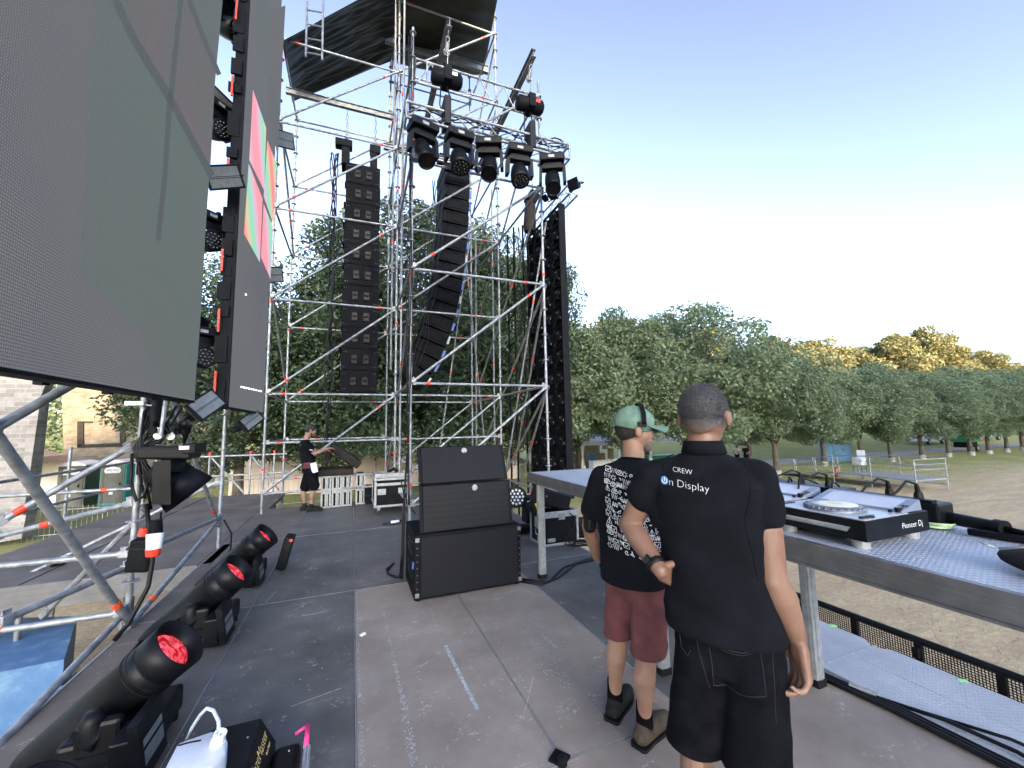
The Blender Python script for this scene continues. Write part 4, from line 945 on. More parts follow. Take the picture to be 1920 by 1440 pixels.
lp_ = thing('lamp_post', 'dark pole left of the whitened avenue tree, before the dark toilets', 'post', (33.5, 30, gz(33.5, 30))); m = LMB(); m.tube((0, 0, 0), (0, 0, 3.2), .06, 8); m.build('pole', 'galv_dark', lp_); m = LMB(); m.ball((0, 0, 3.3), .15, 10, 6); m.build('lamp', 'white', lp_)
# ------------------------------------------------------------------ SPEAKERS, TRUSS, LIGHTS
def chain(name, p0, p1, label, r=.014, link=.07, group=None):
    p0, p1 = V(p0), V(p1); n = max(3, int((p1-p0).length/link)); m = MB(); d = (p1-p0).normalized(); u, w_ = frame(d)
    for i in range(n):
        c = p0.lerp(p1, (i+.5)/n); a = u if i % 2 else w_
        m.path([c+d*link*.62*cos(t)+a*r*1.3*sin(t) for t in [2*pi*k/8 for k in range(9)]], r*.42, 5, False)
    m.tube(p1-d*.16, p1, r*1.5, 8); m.path([p1+d*(-.02+.05*sin(t))+u*.05*cos(t) for t in [pi*k/8 for k in range(13)]], r*.7, 6)
    return tag(m.build(name, 'galv_dark', None, origin=p0), label, 'chain', group)
# straight column of speakers
la = thing('speaker_column', 'straight hanging column of eleven black speaker cabinets, handles showing, left of the curved one', 'speakers', (.13, 10.8, 2.55))
n = 11; zt, zb_ = 8.62, 2.55; hh = (zt-zb_)/n
for i in range(n):
    z1 = zt-i*hh; z0 = z1-hh+.012; cx = .125+.012*sin(i*1.7); x0, x1 = cx-.43, cx+.43
    m = MB(); m.prism([(10.8, z0), (11.5, z0+.03), (11.5, z1-.05), (10.8, z1)], 'x', x0, x1)
    m.prism([(10.79, z0+.02), (10.8, z0+.02), (10.8, z1-.02), (10.79, z1-.02)], 'x', x0+.1, x1-.14)
    m.mat(1)
    for xx in (x0+.045, x0+.10, x1-.10, x1-.045):
        for zz in (z0+.08, z1-.08): m.ball((xx, 10.795, zz), .008, 5, 3)
    m.mat(0)
    for xx in (x0+.07, x1-.12): m.bx(xx-.012, xx+.012, 10.77, 10.80, z1-.12, z1-.0); m.bx(x0-.03, x0, 10.82, 10.95, z1-.1, z1+.02)
    cab = m.build('cabinet', ['cabg', 'alu', 'black'], la)
    for hx in (cx-.13, cx+.15):
        m = MB(); m.mat(0).bx(hx-.085, hx+.085, 10.77, 10.795, z0+.14, z1-.14, .006); m.mat(1).bx(hx-.065, hx+.065, 10.762, 10.771, z0+.17, z1-.17); m.mat(0).bx(hx-.05, hx+.05, 10.755, 10.763, z0+.255, z1-.245)
        m.build('handle', ['cabg', 'black'], cab)
m = MB(); m.bx(-.42, -.22, 10.85, 11.3, 8.62, 9.1, .02); m.bx(.30, .48, 10.85, 11.3, 8.62, 9.1, .02); m.bx(-.35, .5, 11., 11.1, 8.66, 8.76); m.build('flying_frame', 'blackm', la)
m = MB()
rq = random.Random(3)
for k in range(7):
    x = -.5-.05*rq.random()-.02*k; m.path([(x+.05*sin(z*2.1+k)+.03*sin(z*5+k*2), 10.95+.04*cos(z*1.7+k), z) for z in [8.9-.25*q for q in range(26 if k % 2 else 34)]], .014, 5)
tag(m.build('cable_bundle', 'rubber', None, origin=(-.5, 10.9, 8.9)), 'tangle of black cables hanging down the left side of the straight speaker column', 'cables')
for i, (px_, lb) in enumerate(((-.30, 'left chain hoist above the straight speaker column'), (.42, 'right chain hoist above the straight speaker column'))):
    ho = thing('chain_hoist', lb, 'hoist', (px_, 10.95, 9.1), 0, 'hoists of the straight speaker column')
    m = LMB(); m.bx(-.28, .14, -.12, .12, .0, .2, .02) if i == 0 else m.bx(-.14, .14, -.12, .12, .0, .22, .02); m.build('housing', 'blackm', ho)
    m = LMB(); m.path([(0, 0, .2), (.04, 0, .28), (0, 0, .34), (-.04, 0, .28), (0, 0, .2)], .012, 6); m.build('hook', 'galv_dark', ho)
    chain('hoist_chain', (px_, 10.85, 10.12), (px_, 10.95, 9.38), '%s chain from the upper beam to its hoist over the straight speaker column' % ('left', 'right')[i], .022, .10, 'chains of the straight speaker column')
# curved column of speakers, side on
cv = thing('speaker_column', 'curved hanging column of flat black speaker cabinets right of the straight one', 'speakers', (2.2, 10.9, 3))
cpx = [(858, 300), (858, 340), (857, 380), (855, 420), (851, 465), (846, 510), (838, 555), (826, 600), (812, 640), (794, 680), (772, 712)]
cp = [atY(x, y, 10.9) for x, y in cpx]; seg = []; tot = 0
for a, b_ in zip(cp, cp[1:]): seg.append((tot, a, b_)); tot += (b_-a).length
def along(s_):
    for t0, a, b_ in seg:
        l_ = (b_-a).length
        if s_ <= t0+l_+1e-6: return a.lerp(b_, (s_-t0)/l_)
    return seg[-1][2]
N = 17
pc = [along(tot*i/N) for i in range(N+1)]
for i in range(N):
    a, b_ = pc[i], pc[i+1]; d = (b_-a).normalized(); nrm = V((-d.z, 0, d.x)); nrm = nrm if nrm.x > 0 else -nrm
    c = (a+b_)/2; h = (b_-a).length*.5-.012; q = lambda u, v, y: (c+nrm*u+d*v)+V((0, y, 0))
    m = MB(); m.hull([q(-.38, -h*.86, 0), q(.36, -h, 0), q(.36, h, 0), q(-.38, h*.86, 0)], [q(-.38, -h*.86, 1.2), q(.36, -h, 1.2), q(.36, h, 1.2), q(-.38, h*.86, 1.2)])
    m.hull([q(-.26, -h*.6, -.012), q(.2, -h*.6, -.012), q(.2, h*.6, -.012), q(-.26, h*.6, -.012)], [q(-.28, -h*.7, 0), q(.22, -h*.7, 0), q(.22, h*.7, 0), q(-.28, h*.7, 0)])
    m.mat(1).tube(q(-.30, -h*.7, -.02), q(.15, -h*.7, -.02), .014, 6)
    cab = m.build('cabinet', ['cabg', 'blackm'], cv)
    m = MB(); m.mat(i % 3 == 1).hull([q(.37, -h*.7, -.004), q(.43, -h*.7, -.004), q(.43, h*.5, -.004), q(.37, h*.5, -.004)], [q(.37, -h*.7, .05), q(.43, -h*.7, .05), q(.43, h*.5, .05), q(.37, h*.5, .05)]); m.build('rigging_plate', ['blue_tape', 'alu_dull'], cab)
m = MB(); m.box(cp[0]+V((-.05, .4, .16)), (.9, .5, .12)); m.box(cp[0]+V((-.3, .2, .4)), (.14, .2, .5)); m.build('flying_frame', 'blackm', cv)
m = MB()
for k in range(6): m.path([(cp[0].x-.45-.05*k+(-.25*k*.2)*sin(q*.12)+.05*sin(q*1.1+k)-.004*q*q*.35, 10.8, 8.6-.25*q) for q in range(24)], .013, 5)
tag(m.build('cable_bundle', 'rubber', None, origin=(2.5, 10.8, 8.6)), 'black cables hanging behind the curved speaker column', 'cables')
# black cable bundles on the middle pole
m = MB()
for k in range(4):
    m.path([(.83+.018*k+.02*sin(z*1.3+k), 6.88+.015*cos(z*2+k)+(-.015)*k, z) for z in [8.8-.3*q for q in range(29)]], .009, 5)
tag(m.build('cable_bundle', 'rubber', None, origin=(.85, 6.86, 8.8)), 'long black cables strapped down the front middle pole of the tower', 'cables')
# hanging truss with moving heads
TY = 6.35; Tz1, Tz0 = 7.04, 6.76
tr = thing('truss', 'square aluminium truss hung across the tower front, carrying five moving lights', 'truss', (2.3, TY, 6.9))
X0, X1 = .72, 3.80
for y in (TY, TY+.28):
    for z in (Tz0, Tz1): m = MB(); m.tube((X0, y, z), (X1, y, z), .025, 10); m.build('chord', 'galv', tr)
m = MB(); nb_ = 11; w_ = (X1-X0)/nb_
for k in range(nb_):
    a = X0+k*w_; b_ = a+w_; s_ = k % 2
    for y in (TY, TY+.28): m.tube((a, y, Tz1 if s_ else Tz0), (b_, y, Tz0 if s_ else Tz1), .009, 6)
    for z in (Tz0, Tz1): m.tube((a, TY if s_ else TY+.28, z), (b_, TY+.28 if s_ else TY, z), .009, 6)
for x in (X0, X1):
    for z in (Tz0, Tz1): m.tube((x, TY, z), (x, TY+.28, z), .02, 8)
    for y in (TY, TY+.28): m.tube((x, y, Tz0), (x, y, Tz1), .02, 8)
m.build('lacing', 'galv', tr)
m = MB()
for k in range(3): m.path([(X0+.1+q*.19, TY+.14+.05*sin(q*1.9+k), Tz1+.03+.035*sin(q*1.1+k*2)) for q in range(17)], .012, 5)
lo_ = MB(); lo_.path([(3.3+.12*q, TY+.1, Tz1+.16*sin(q*.65)) for q in range(5)], .014, 5); tag(lo_.build('cable_loop', 'rubber', None, origin=(3.4, TY, Tz1)), 'cable arching over the right end of the hanging truss', 'cable'); tag(m.build('cable_bundle', 'rubber', None, origin=(2.3, TY, Tz1)), 'black cables lying along the top of the hanging truss', 'cables')
for i, x in enumerate((1.42, 3.02)):
    lb = ('left', 'right')[i]
    ho = thing('chain_hoist', lb+' black chain hoist above the hanging truss', 'hoist', (x, TY+.1, 7.75 if i == 0 else 7.72), 0, 'hoists of the truss')
    m = LMB(); m.lathe((-.27, 0, 0), (1, 0, 0), [(0, .09), (.03, .135), (.5, .135), (.54, .09)], 16); m.bx(-.07, .07, -.16, .16, -.12, .15, .02); m.build('motor', 'blackm', ho)
    m = LMB(); m.bx(.06, .16, -.14, -.136, -.01, .05); m.build('sticker', 'white' if i == 0 else 'red', ho)
    m = LMB(); m.path([(.0, 0, -.12), (.05, 0, -.3), (0, 0, -.42)], .014, 6); m.path([(-.1, 0, -.12), (-.12, .02, -.5), (-.05, 0, -.75)], .012, 5); m.bx(-.07, .05, -.15, .15, -.95, -.42, .02); m.build('strap', 'rubber', ho)
    chain('hoist_chain', (x, 6.28, 8.6), (x, TY+.1, 8.25), lb+' steel chain and shackle at the tip of the beam over the truss', .024, .1, 'chains of the truss')
    m = MB(); m.tube((x, 6.3, 8.3), (x, TY+.1, 7.85), .012, 6); tag(m.build('lifting_chain', 'galv_dark', None, origin=(x, 6.3, 8.3)), lb+' thin lifting chain between shackle and hoist over the truss', 'chain', 'lifting chains of the truss')
def moving_head(label, loc, rz=0., tilt=0., kind='wash', group=None, s_=1., hang=True, cat='stage light', name='moving_light'):
    """hangs: base box on top, yoke, head; local origin at the top"""
    o = thing(name, label, cat, loc, rz, group); o.scale = (s_, s_, s_); sg = -1 if hang else 1
    m = LMB(); m.bx(-.19, .19, -.13, .13, sg*.02, sg*.13, .015)
    for x in (-.12, .12): m.tube((x, 0, 0), (x, 0, sg*-.06), .03, 8)
    b_ = m.build('base', 'black', o)
    m = LMB(); m.bx(-.06, .03, -.133, -.13, sg*.06, sg*.10); m.build('display', 'alu_dull', b_)
    m = LMB(); pts = [(-.20, -.14), (-.15, -.14), (.15, -.14), (.20, -.20)]
    for x in (-1, 1):
        m.prism([(x*.155, sg*.20), (x*.20, sg*.22), (x*.21, sg*.46), (x*.165, sg*.46)] if x*sg < 0 else [(x*.165, sg*.46), (x*.21, sg*.46), (x*.20, sg*.22), (x*.155, sg*.20)], 'y', -.06, .06)
    m.prism([(-.19, sg*.21), (-.12, sg*.14), (.12, sg*.14), (.19, sg*.21), (.15, sg*.23), (-.15, sg*.23)][::(1 if sg < 0 else -1)], 'y', -.06, .06); m.build('yoke', 'black', o)
    c = V((0, 0, sg*.42)); d = V((0, -sin(tilt), -cos(tilt))) if hang else V((0, -sin(tilt), cos(tilt)))
    m = LMB()
    if kind == 'wash': m.lathe(c-d*.14, d, [(0, .05), (.02, .11), (.14, .135), (.24, .14), (.30, .135), (.30, .12), (.285, .12)], 20)
    else: m.lathe(c-d*.2, d, [(0, .08), (.03, .115), (.25, .12), (.32, .09), (.44, .12), (.44, .105), (.42, .10)], 20)
    h = m.build('head', 'black', o)
    m = LMB(); L0 = c+d*(.145 if kind == 'wash' else .22)
    m.lathe(L0, d, [(0, .118 if kind == 'wash' else .1), (.004, .0)], 18); lens = m.build('lens', 'blackg', h)
    if kind == 'wash':
        m = LMB(); u, w2 = frame(d)
        for (rr2, k2) in ((0, 1), (.048, 6), (.093, 12)):
            for q in range(k2): a = 2*pi*q/k2; m.ball(L0+d*.006+u*rr2*cos(a)+w2*rr2*sin(a), .019, 6, 4)
        m.build('led_cells', 'glass', lens)
    return o
hx = [((1.00), 'spot', .55, 'first moving light under the truss from the left, at the front pole'), ((1.62), 'wash', .35, 'second moving light under the truss, round led face toward the deck'), ((2.16), 'spot', .6, 'middle moving light of the five under the truss'), ((2.74), 'wash', .35, 'fourth moving light under the truss, round led face toward the deck'), ((3.42), 'spot', .6, 'last moving light under the right end of the truss')]
for i, (x, kd, tl, lb) in enumerate(hx): moving_head(lb, (x, TY+.02, Tz0-.03), [.25, .1, -.35, -.1, -.45][i], tl, kd, 'moving lights under the truss', 1.22)
# small fixtures on the end of the truss
def strobe(name, label, loc, rot, w_=.42, h=.26, dp=.14, group=None, cells=True):
    o = thing(name, label, 'stage light', loc, 0, group); o.rotation_euler = rot
    m = LMB(); m.hull([V((-w_/2, 0, -h/2)), V((w_/2, 0, -h/2)), V((w_/2, 0, h/2)), V((-w_/2, 0, h/2))], [V((-w_*.36, dp, -h*.36)), V((w_*.36, dp, -h*.36)), V((w_*.36, dp, h*.36)), V((-w_*.36, dp, h*.36))]); m.bx(-w_/2-.012, w_/2+.012, -.03, .0, -h/2-.012, h/2+.012, .006); m.build('housing', 'black', o)
    if cells:
        m = LMB(); k = 4
        for (a, b_) in ((-.46, -.06), (-.03, .01), (.04, .46)): m.bx(-w_*.46, w_*.46, -.034, -.031, a*h, b_*h)
        m.build('glass_panel', 'led_glass', o)
    m = LMB(); m.path([(-w_/2-.02, dp*.4, 0), (-w_/2-.05, dp*.4, 0), (-w_/2-.05, dp*1.6, 0), (w_/2+.05, dp*1.6, 0), (w_/2+.05, dp*.4, 0), (w_/2+.02, dp*.4, 0)], .012, 6); m.bx(-w_*.3, w_*.3, dp*1.2, dp*2.1, -h*.3, h*.3, .02); m.build('yoke', 'blackm', o)
    return o
M['led_glass'] = simple('frosted_panel_glass', (.15, .165, .17), .3, 0, .2, 20)
strobe('flood_light', 'small flood light with flaps at the right tip of the truss', (3.95, 6.5, 6.35), (radians(20), 0, radians(-60)), .2, .2, .1, cells=False)
strobe('flood_light', 'small flood light on the pole below the right end of the truss', (3.62, 6.7, 6.22), (radians(-15), 0, radians(40)), .22, .16, .12, cells=False)
# truss and hoist above the side screen
t2 = thing('truss', 'small slanting aluminium truss on top of the side screen', 'truss', (4.75, 9, 7.2))
for (dx, dz) in ((0, 0), (.22, 0), (0, .24), (.22, .24)): m = MB(); m.tube((4.6+dx, 7.75, 7.02+dz), (4.6+dx, 10.3, 7.02+dz), .022, 8); m.build('chord', 'galv', t2)
m = MB()
for k in range(10):
    a = 7.8+k*.25; s_ = k % 2
    for dx in (0, .22): m.tube((4.6+dx, a, 7.02+.24*s_), (4.6+dx, a+.25, 7.26-.24*s_), .008, 5)
    for dz in (0, .24): m.tube((4.6+.22*s_, a, 7.02+dz), (4.82-.22*s_, a+.25, 7.02+dz), .008, 5)
m.build('lacing', 'galv', t2)
ho = thing('chain_hoist', 'black chain hoist with a long chain bag left of the side screen', 'hoist', (4.35, 9.3, 7.7))
m = LMB(); m.box((0, 0, 0), (.3, .3, .34), Matrix.Rotation(.5, 3, 'Y'), .05); m.build('motor', 'blackm', ho); m = LMB(); m.lathe((-.05, 0, -.1), (-.05, 0, -1), [(0, .14), (.7, .17), (.85, .15)], 10); m.build('chain_bag', 'tarp', ho)
chain('hoist_chain', (4.35, 9.3, 8.9), (4.38, 9.3, 7.95), 'thin chain above the hoist beside the side screen', .016, .09)
m = MB()
for k in range(9):
    m.path([(4.30-.12*sin(k*1.3)-.1*sin(q*.5+k), 9.6+.08*k, 7.0-.24*q+.06*sin(q+k)) for q in range(8+3*(k % 3)*3)], .013, 5)
tag(m.build('cable_bundle', 'rubber', None, origin=(4.2, 9.6, 7)), 'tangled black cables hanging left of the side screen', 'cables')
sp = thing('screen_support', 'black ladder frame of tubes standing left of the side screen', 'support frame', (4.2, 10, -2))
for (x, y) in ((4.25, 10.4), (4.25, 10.9), (4.45, 10.2)): m = MB(); m.tube((x, y, -2), (x, y, 7.4), .03, 8); m.build('post', 'blackm', sp)
for k in range(9): m = MB(); m.tube((4.25, 10.4, k*.8), (4.25, 10.9, k*.8), .02, 6); m.build('rung', 'blackm', sp)
# fixtures between the two led screens
LXb = LX-.30
def atLX(x, y, X=None): return atX(x, y, X or LXb)
p = atLX(423, 48); moving_head('round led moving light high up at the edge of the big screen', p+V((0, .05, .42)), 1.2, 1.2, 'wash', s_=.95)
strobe('strobe_light', 'dark flat strobe light seen edge on behind the big screen', atLX(414, 205), (radians(35), .2, radians(50)), .46, .30)
p = atLX(402, 258); moving_head('black moving light with a wide lens, just above the tilted flood panel', p+V((0, .0, .45)), .9, 1.4, 'wash', s_=.85)
strobe('strobe_light', 'tilted strobe light with a pale grey glass panel beside the big screen', atLX(419, 332, -1.37), (radians(24), radians(-28), radians(24)), .34, .22)
p = atLX(388, 470); moving_head('black moving light level with the pink blocks of the narrow screen', p+V((0, 0, .46)), .8, 1.5, 'wash', s_=.85)
strobe('strobe_light', 'dark strobe light with small white print, before the tree beside the narrow screen', atLX(384, 625), (radians(0), radians(20), radians(70)), .34, .24, cells=False)
p = atLX(374, 690); moving_head('black moving light with an open round hood near the bottom of the big screen', p+V((0, -.05, .46)), .75, 1.57, 'wash', s_=.85)
s1 = strobe('strobe_light', 'strobe light with pale glass hanging under the corner of the big screen', atLX(386, 760, -1.38), (radians(-20), radians(-38), radians(48)), .28, .19)
strobe('strobe_light', 'strobe light hanging under the bottom of the narrow screen', atLX(470, 788, -1.36), (radians(-20), radians(-35), radians(52)), .30, .18)
strobe('strobe_light', 'strobe light with a grey panel right of the narrow screen, below the slats', atX(532, 262, -1.45), (radians(15), radians(-20), radians(40)), .42, .30)
strobe('strobe_light', 'strobe light peeking out right of the narrow screen below the green block', atX(511, 515, -1.42), (radians(15), radians(-20), radians(40)), .36, .26)
# the big moving head under the corner
bh = thing('moving_light', 'large black moving light hanging head down under the corner of the big screen', 'stage light', (-1.52, 4.5, 1.62))
p0 = atY(322, 842, 4.42)
m = MB(); c = atY(320, 848, 4.42); m.box(c, (.38, .28, .11), Matrix.Rotation(.05, 3, 'Y'), .02); m.box(c+V((.17, 0, .03)), (.10, .29, .09), None, .01); b_ = m.build('base', 'black', bh)
m = MB(); m.box(c+V((.14, -.148, .04)), (.07, .004, .03)); m.build('label', 'white', b_)
m = MB()
a0, a1 = atY(288, 870, 4.42), atY(290, 950, 4.42)
m.hull([atY(287, 866, 4.16), atY(320, 862, 4.16), atY(320, 946, 4.16), atY(284, 946, 4.16)], [atY(287, 866, 4.30), atY(320, 862, 4.30), atY(320, 946, 4.30), atY(284, 946, 4.30)])
m.hull([atY(300, 862, 4.18), atY(350, 862, 4.40), atY(344, 886, 4.40), atY(316, 884, 4.18)], [atY(300, 862, 4.5), atY(350, 862, 4.6), atY(344, 886, 4.6), atY(316, 884, 4.5)])
m.hull([atY(340, 864, 4.5), atY(351, 868, 4.5), atY(349, 900, 4.5), atY(338, 898, 4.5)], [atY(340, 864, 4.66), atY(351, 868, 4.66), atY(349, 900, 4.66), atY(338, 898, 4.66)])
m.build('yoke', 'black', bh)
m = MB(); a = atY(292, 948, 4.5); b2 = atY(352, 895, 4.38); d = V((.62, -.25, .02)).normalized()
ax0 = atY(306, 930, 4.5); ax1 = atY(341, 902, 4.30); dd = (ax1-ax0).normalized()
ax0 = atY(300, 925, 4.56); ax1 = atY(345, 915, 4.32)
dd = V((.52, .12, -.62)).normalized(); cc = atY(322, 896, 4.52)
m.lathe(cc-dd*.17, dd, [(0, .09), (.02, .14), (.13, .16), (.2, .165), (.22, .175), (.38, .215), (.38, .20), (.3, .19)], 28)
hd = m.build('head', 'black', bh)
m = MB(); m.lathe(cc+dd*.13, dd, [(0, .185), (.005, 0)], 24); m.build('lens', 'blackg', hd)
m = MB()
for k in range(5): m.lathe(cc+dd*(-.02+.022*k), dd, [(0, .166), (.004, .174), (.010, .174), (.014, .166)], 28)
m.build('cooling_ribs', 'blackm', hd)
# cables and red plugs beside it
m = MB()
for k in range(9):
    x0 = 275+k*7; m.path([atY(x0+10*sin(k), 740+3*k, 4.6), atY(268+4*k, 790+5*k, 4.5), atY(262-6*(k % 3), 840, 4.4), atY(258+4*k, 890, 4.4), atY(266+6*k, 925+10*(k % 4), 4.42)][: (5 if k % 2 else 4)], .011, 6)
m.path([atY(248, 850, 4.4), atY(245, 905, 4.4), atY(256, 940, 4.4), atY(270, 930, 4.4), atY(278, 900, 4.4)], .013, 6); m.path([atY(290, 835, 4.5), atY(262, 860, 4.4), atY(248, 855, 4.4)], .013, 6)
m.path([atY(275, 945, 4.4), atY(280, 1000, 4.35), atY(286, 1050, 4.3), atY(278, 1100, 4.3), atY(240, 1170, 4.2), atY(215, 1200, 4.2)], .018, 8)
m.path([atY(302, 960, 4.4), atY(299, 1000, 4.35), atY(294, 1030, 4.3)], .008, 6)
m.path([atY(420, 975, 6.9), atY(434, 1000, 6.7), atY(432, 1030, 6.5), atY(415, 1060, 6.2), atY(380, 1085, 5.8)], .012, 6)
for k in range(5): m.path([atY(300+12*k, 790+4*sin(k), 4.5), atY(318+9*k, 806+6*cos(k), 4.45), atY(335+6*k, 796, 4.5), atY(345, 820+3*k, 4.5)], .010, 6)
c2_ = MB(); c2_.path([atY(385, 793, 4.6), atY(405, 790, 5.0), atY(425, 775, 5.4)], .007, 5); tag(c2_.build('grey_lead', 'galv_dark', None, origin=(-1.4, 5, 2)), 'thin grey lead hanging between the two strobe lights under the screens', 'cable')
tag(m.build('cable_bundle', 'rubber', None, origin=(-1.6, 4.4, 1.2)), 'loops of black cable round the near pole and the big hanging light', 'cables')
cl = thing('cable_socket', 'white and red power plug and coupling on the cable beside the near pole', 'plug', atY(290, 1010, 4.3))
m = MB(); m.tube(atY(292, 975, 4.3), atY(291, 1003, 4.3), .045, 12, .05); m.build('cuff', 'blackm', cl)
m = MB(); m.tube(atY(291, 1000, 4.3), atY(288, 1030, 4.28), .06, 14, .05); m.build('body', 'white', cl)
m = MB(); m.tube(atY(288, 1029, 4.28), atY(286, 1042, 4.28), .055, 14, .045); m.build('plug_end', 'red', cl)
m = MB(); m.tube(atY(272, 990, 4.35), atY(267, 1004, 4.35), .035, 12); tag(m.build('red_plug', 'red', None, origin=(-1.6, 4.3, .4)), 'small red plug against the near pole', 'plug')
cb = thing('transformer_box', 'small grey box hanging on the near pole above the thick red banded tube', 'box', atY(265, 1040, 4.4)); m = MB(); m.box(atY(266, 1040, 4.38), (.16, .12, .26), Matrix.Rotation(.12, 3, 'Y'), .02); m.build('housing', 'blackm', cb); m = MB(); m.box(atY(266, 1026, 4.38), (.165, .125, .01), Matrix.Rotation(.12, 3, 'Y')); m.build('strap', 'rubber', cb)
# clamps and hooks hanging above the big light
ck = thing('clamp_cluster', 'cluster of pipe clamps and hooks above the big hanging light', 'clamps', atY(320, 815, 4.5))
for k in range(6):
    c = atY(286+12*k, 806+8*(k % 2)+3*k % 5, 4.45+.03*k); m = MB(); m.lathe(c-V((0, .025, 0)), (0, 1, 0), [(0, .032), (.05, .032)], 12); m.box(c+V((0, 0, .05)), (.03, .05, .05), None, .006); m.build('clamp', 'alu' if k % 2 else 'blackm', ck)
m = MB(); m.tube(atY(312, 745, 4.5), atY(301, 818, 4.45), .018, 8); m.build('hanger_tube', 'galv', ck)
m = MB(); m.tube(atY(291, 742, 4.6), atY(290, 800, 4.55), .05, 10); m.build('dark_post', 'blackm', ck)
for (x, y, lb) in ((251, 756, 'white tag on a thin stick left of the near pole'),):
    t = thing('tag_plate', lb, 'tag', atY(x, y, 4.5)); m = MB(); m.box(atY(x, y, 4.5), (.13, .006, .035)); m.build('plate', 'white', t); m = MB(); m.tube(atY(x, y+3, 4.51), atY(285, y+4, 4.51), .008, 6); m.build('stick', 'alu_dull', t)
# ------------------------------------------------------------------ THINGS ON THE DECK
def perf(name):
    m, t, b = nmat(name); L = t.links.new; tc = nd(t, 'ShaderNodeTexCoord')
    mp = nd(t, 'ShaderNodeMapping'); mp.inputs['Rotation'].default_value = (0, pi/4, 0); L(tc.outputs['Object'], mp.inputs[0])
    v = nd(t, 'ShaderNodeTexVoronoi', i_Scale=115.); v.inputs['Randomness'].default_value = 0.; L(mp.outputs[0], v.inputs[0])
    r = nd(t, 'ShaderNodeValToRGB'); r.color_ramp.elements[0].position = .30; r.color_ramp.elements[1].position = .42
    r.color_ramp.elements[0].color = (.0055, .006, .008, 1); r.color_ramp.elements[1].color = (.011, .012, .0155, 1); L(v.outputs['Distance'], r.inputs[0]); L(r.outputs[0], b.inputs['Base Color']); b.inputs['Specular IOR Level'].default_value = .12
    b.inputs['Roughness'].default_value = .55; return m
M['grille'] = perf('perforated_grille')
# sub cabinet with two tilted line cabinets on it
sb = thing('subwoofer', 'big black subwoofer box at the bottom of the stack in the middle of the deck', 'speaker', (1.13, 4.35, 0))
m = MB(); m.bx(.575, 1.675, 4.07, 4.75, .012, .615, .012); m.build('cabinet', 'cabg', sb)
m = MB(); m.bx(.635, 1.635, 4.052, 4.069, .04, .59, .004); m.build('grille', 'grille', sb)
m = MB()
for x in (.60, 1.655):
    for k in range(9): m.ball((x, 4.064, .06+.062*k), .006, 5, 3)
for x in (.60, 1.655):
    for z in (.06, .57): m.bx(x-.02, x+.02, 4.06, 4.068, z-.02, z+.02, .003)
m.build('screws', 'galv_dark', sb)
for z in (.17, .40):
    m = MB(); m.bx(.566, .576, 4.2, 4.5, z, z+.13, .004); m.mat(1).bx(.560, .567, 4.23, 4.47, z+.03, z+.10); m.build('side_handle', ['blackg', 'black'], sb)
m = MB(); m.bx(.56, .574, 4.1, 4.14, .30, .36); m.build('sticker', 'blue_tape', sb)
for x in (.62, 1.63):
    for y in (4.12, 4.7): m = MB(); m.tube((x, y, 0), (x, y, .014), .03, 10); m.build('foot', 'rubber', sb)
def linecab(label, x0, x1, zb, h, tilt, yb, lx):
    """cabinet whose bottom front edge is at (yb, zb); front leans back by tilt"""
    o = thing('line_cabinet', label, 'speaker', ((x0+x1)/2, yb+.2, zb))
    c, s_ = cos(tilt), sin(tilt)
    def q(x, y, z): return V((x, yb+y*c+z*s_, zb-y*s_*.35+z*c))
    m = MB(); dp = .52
    m.hull([q(x0, 0, 0), q(x1, 0, 0), q(x1, 0, h), q(x0, 0, h)], [q(x0+.12, dp, .03), q(x1-.12, dp, .03), q(x1-.12, dp, h-.03), q(x0+.12, dp, h-.03)]); m.build('cabinet', 'cabg', o)
    m = MB(); m.hull([q(x0+.035, -.03, .012), q(x1-.035, -.03, .012), q(x1-.035, -.03, h-.012), q(x0+.035, -.03, h-.012)], [q(x0+.03, -.001, .008), q(x1-.03, -.001, .008), q(x1-.03, -.001, h-.008), q(x0+.03, -.001, h-.008)]); g_ = m.build('grille', 'grille', o)
    n_ = (q(0, -1, 0)-q(0, 0, 0)).normalized(); ce = q(lx, -.034, h-.055); u, w2 = V((1, 0, 0)), (q(0, 0, 1)-q(0, 0, 0)).normalized()
    m = MB(); m.lathe(ce, n_, [(0, .030), (.004, .030), (.004, .025), (.001, .025)], 20); m.box(ce+n_*.003, (.03, .004, .018), Matrix((u, -n_, w2)).transposed()); m.build('badge', 'alu_dull', g_)
    for x in (x0+.016, x1-.016):
        m = MB(); m.hull([q(x-.014, -.02, .01), q(x+.014, -.02, .01), q(x+.014, -.02, h-.01), q(x-.014, -.02, h-.01)], [q(x-.014, 0, .01), q(x+.014, 0, .01), q(x+.014, 0, h-.01), q(x-.014, 0, h-.01)])
        for z in (.03, .06, h-.06, h-.03): m.ball(q(x, -.022, z), .006, 5, 3)
        m.build('rigging_rail', 'blackm', o)
    return o
linecab('lower of two perforated line speakers on top of the subwoofer', .63, 1.60, .617, .455, radians(9), 4.12, 1.2)
linecab('top perforated line speaker leaning back on the stack', .635, 1.585, 1.072, .40, radians(24), 4.20, 1.13)
m = MB()
for k in range(2): m.path([(.585+.01*k, 4.78+.03*k, 1.35), (.56, 4.74+.03*k, 1.0), (.55-.01*k, 4.72+.03*k, .62), (.545-.012*k, 4.70+.03*k, .3), (.53-.02*k, 4.68+.03*k, .03)], .011, 6)
for k in range(3): m.path([(.53-.02*k, 4.68+.03*k, .03), (.46-.03*k, 4.8+.06*k, .012), (.40, 5.0+.05*k, .012), (.5, 5.3, .012)], .009, 5)
tag(m.build('cable_bundle', 'rubber', None, origin=(.5, 4.7, 0)), 'black cables behind the left side of the speaker stack', 'cables')
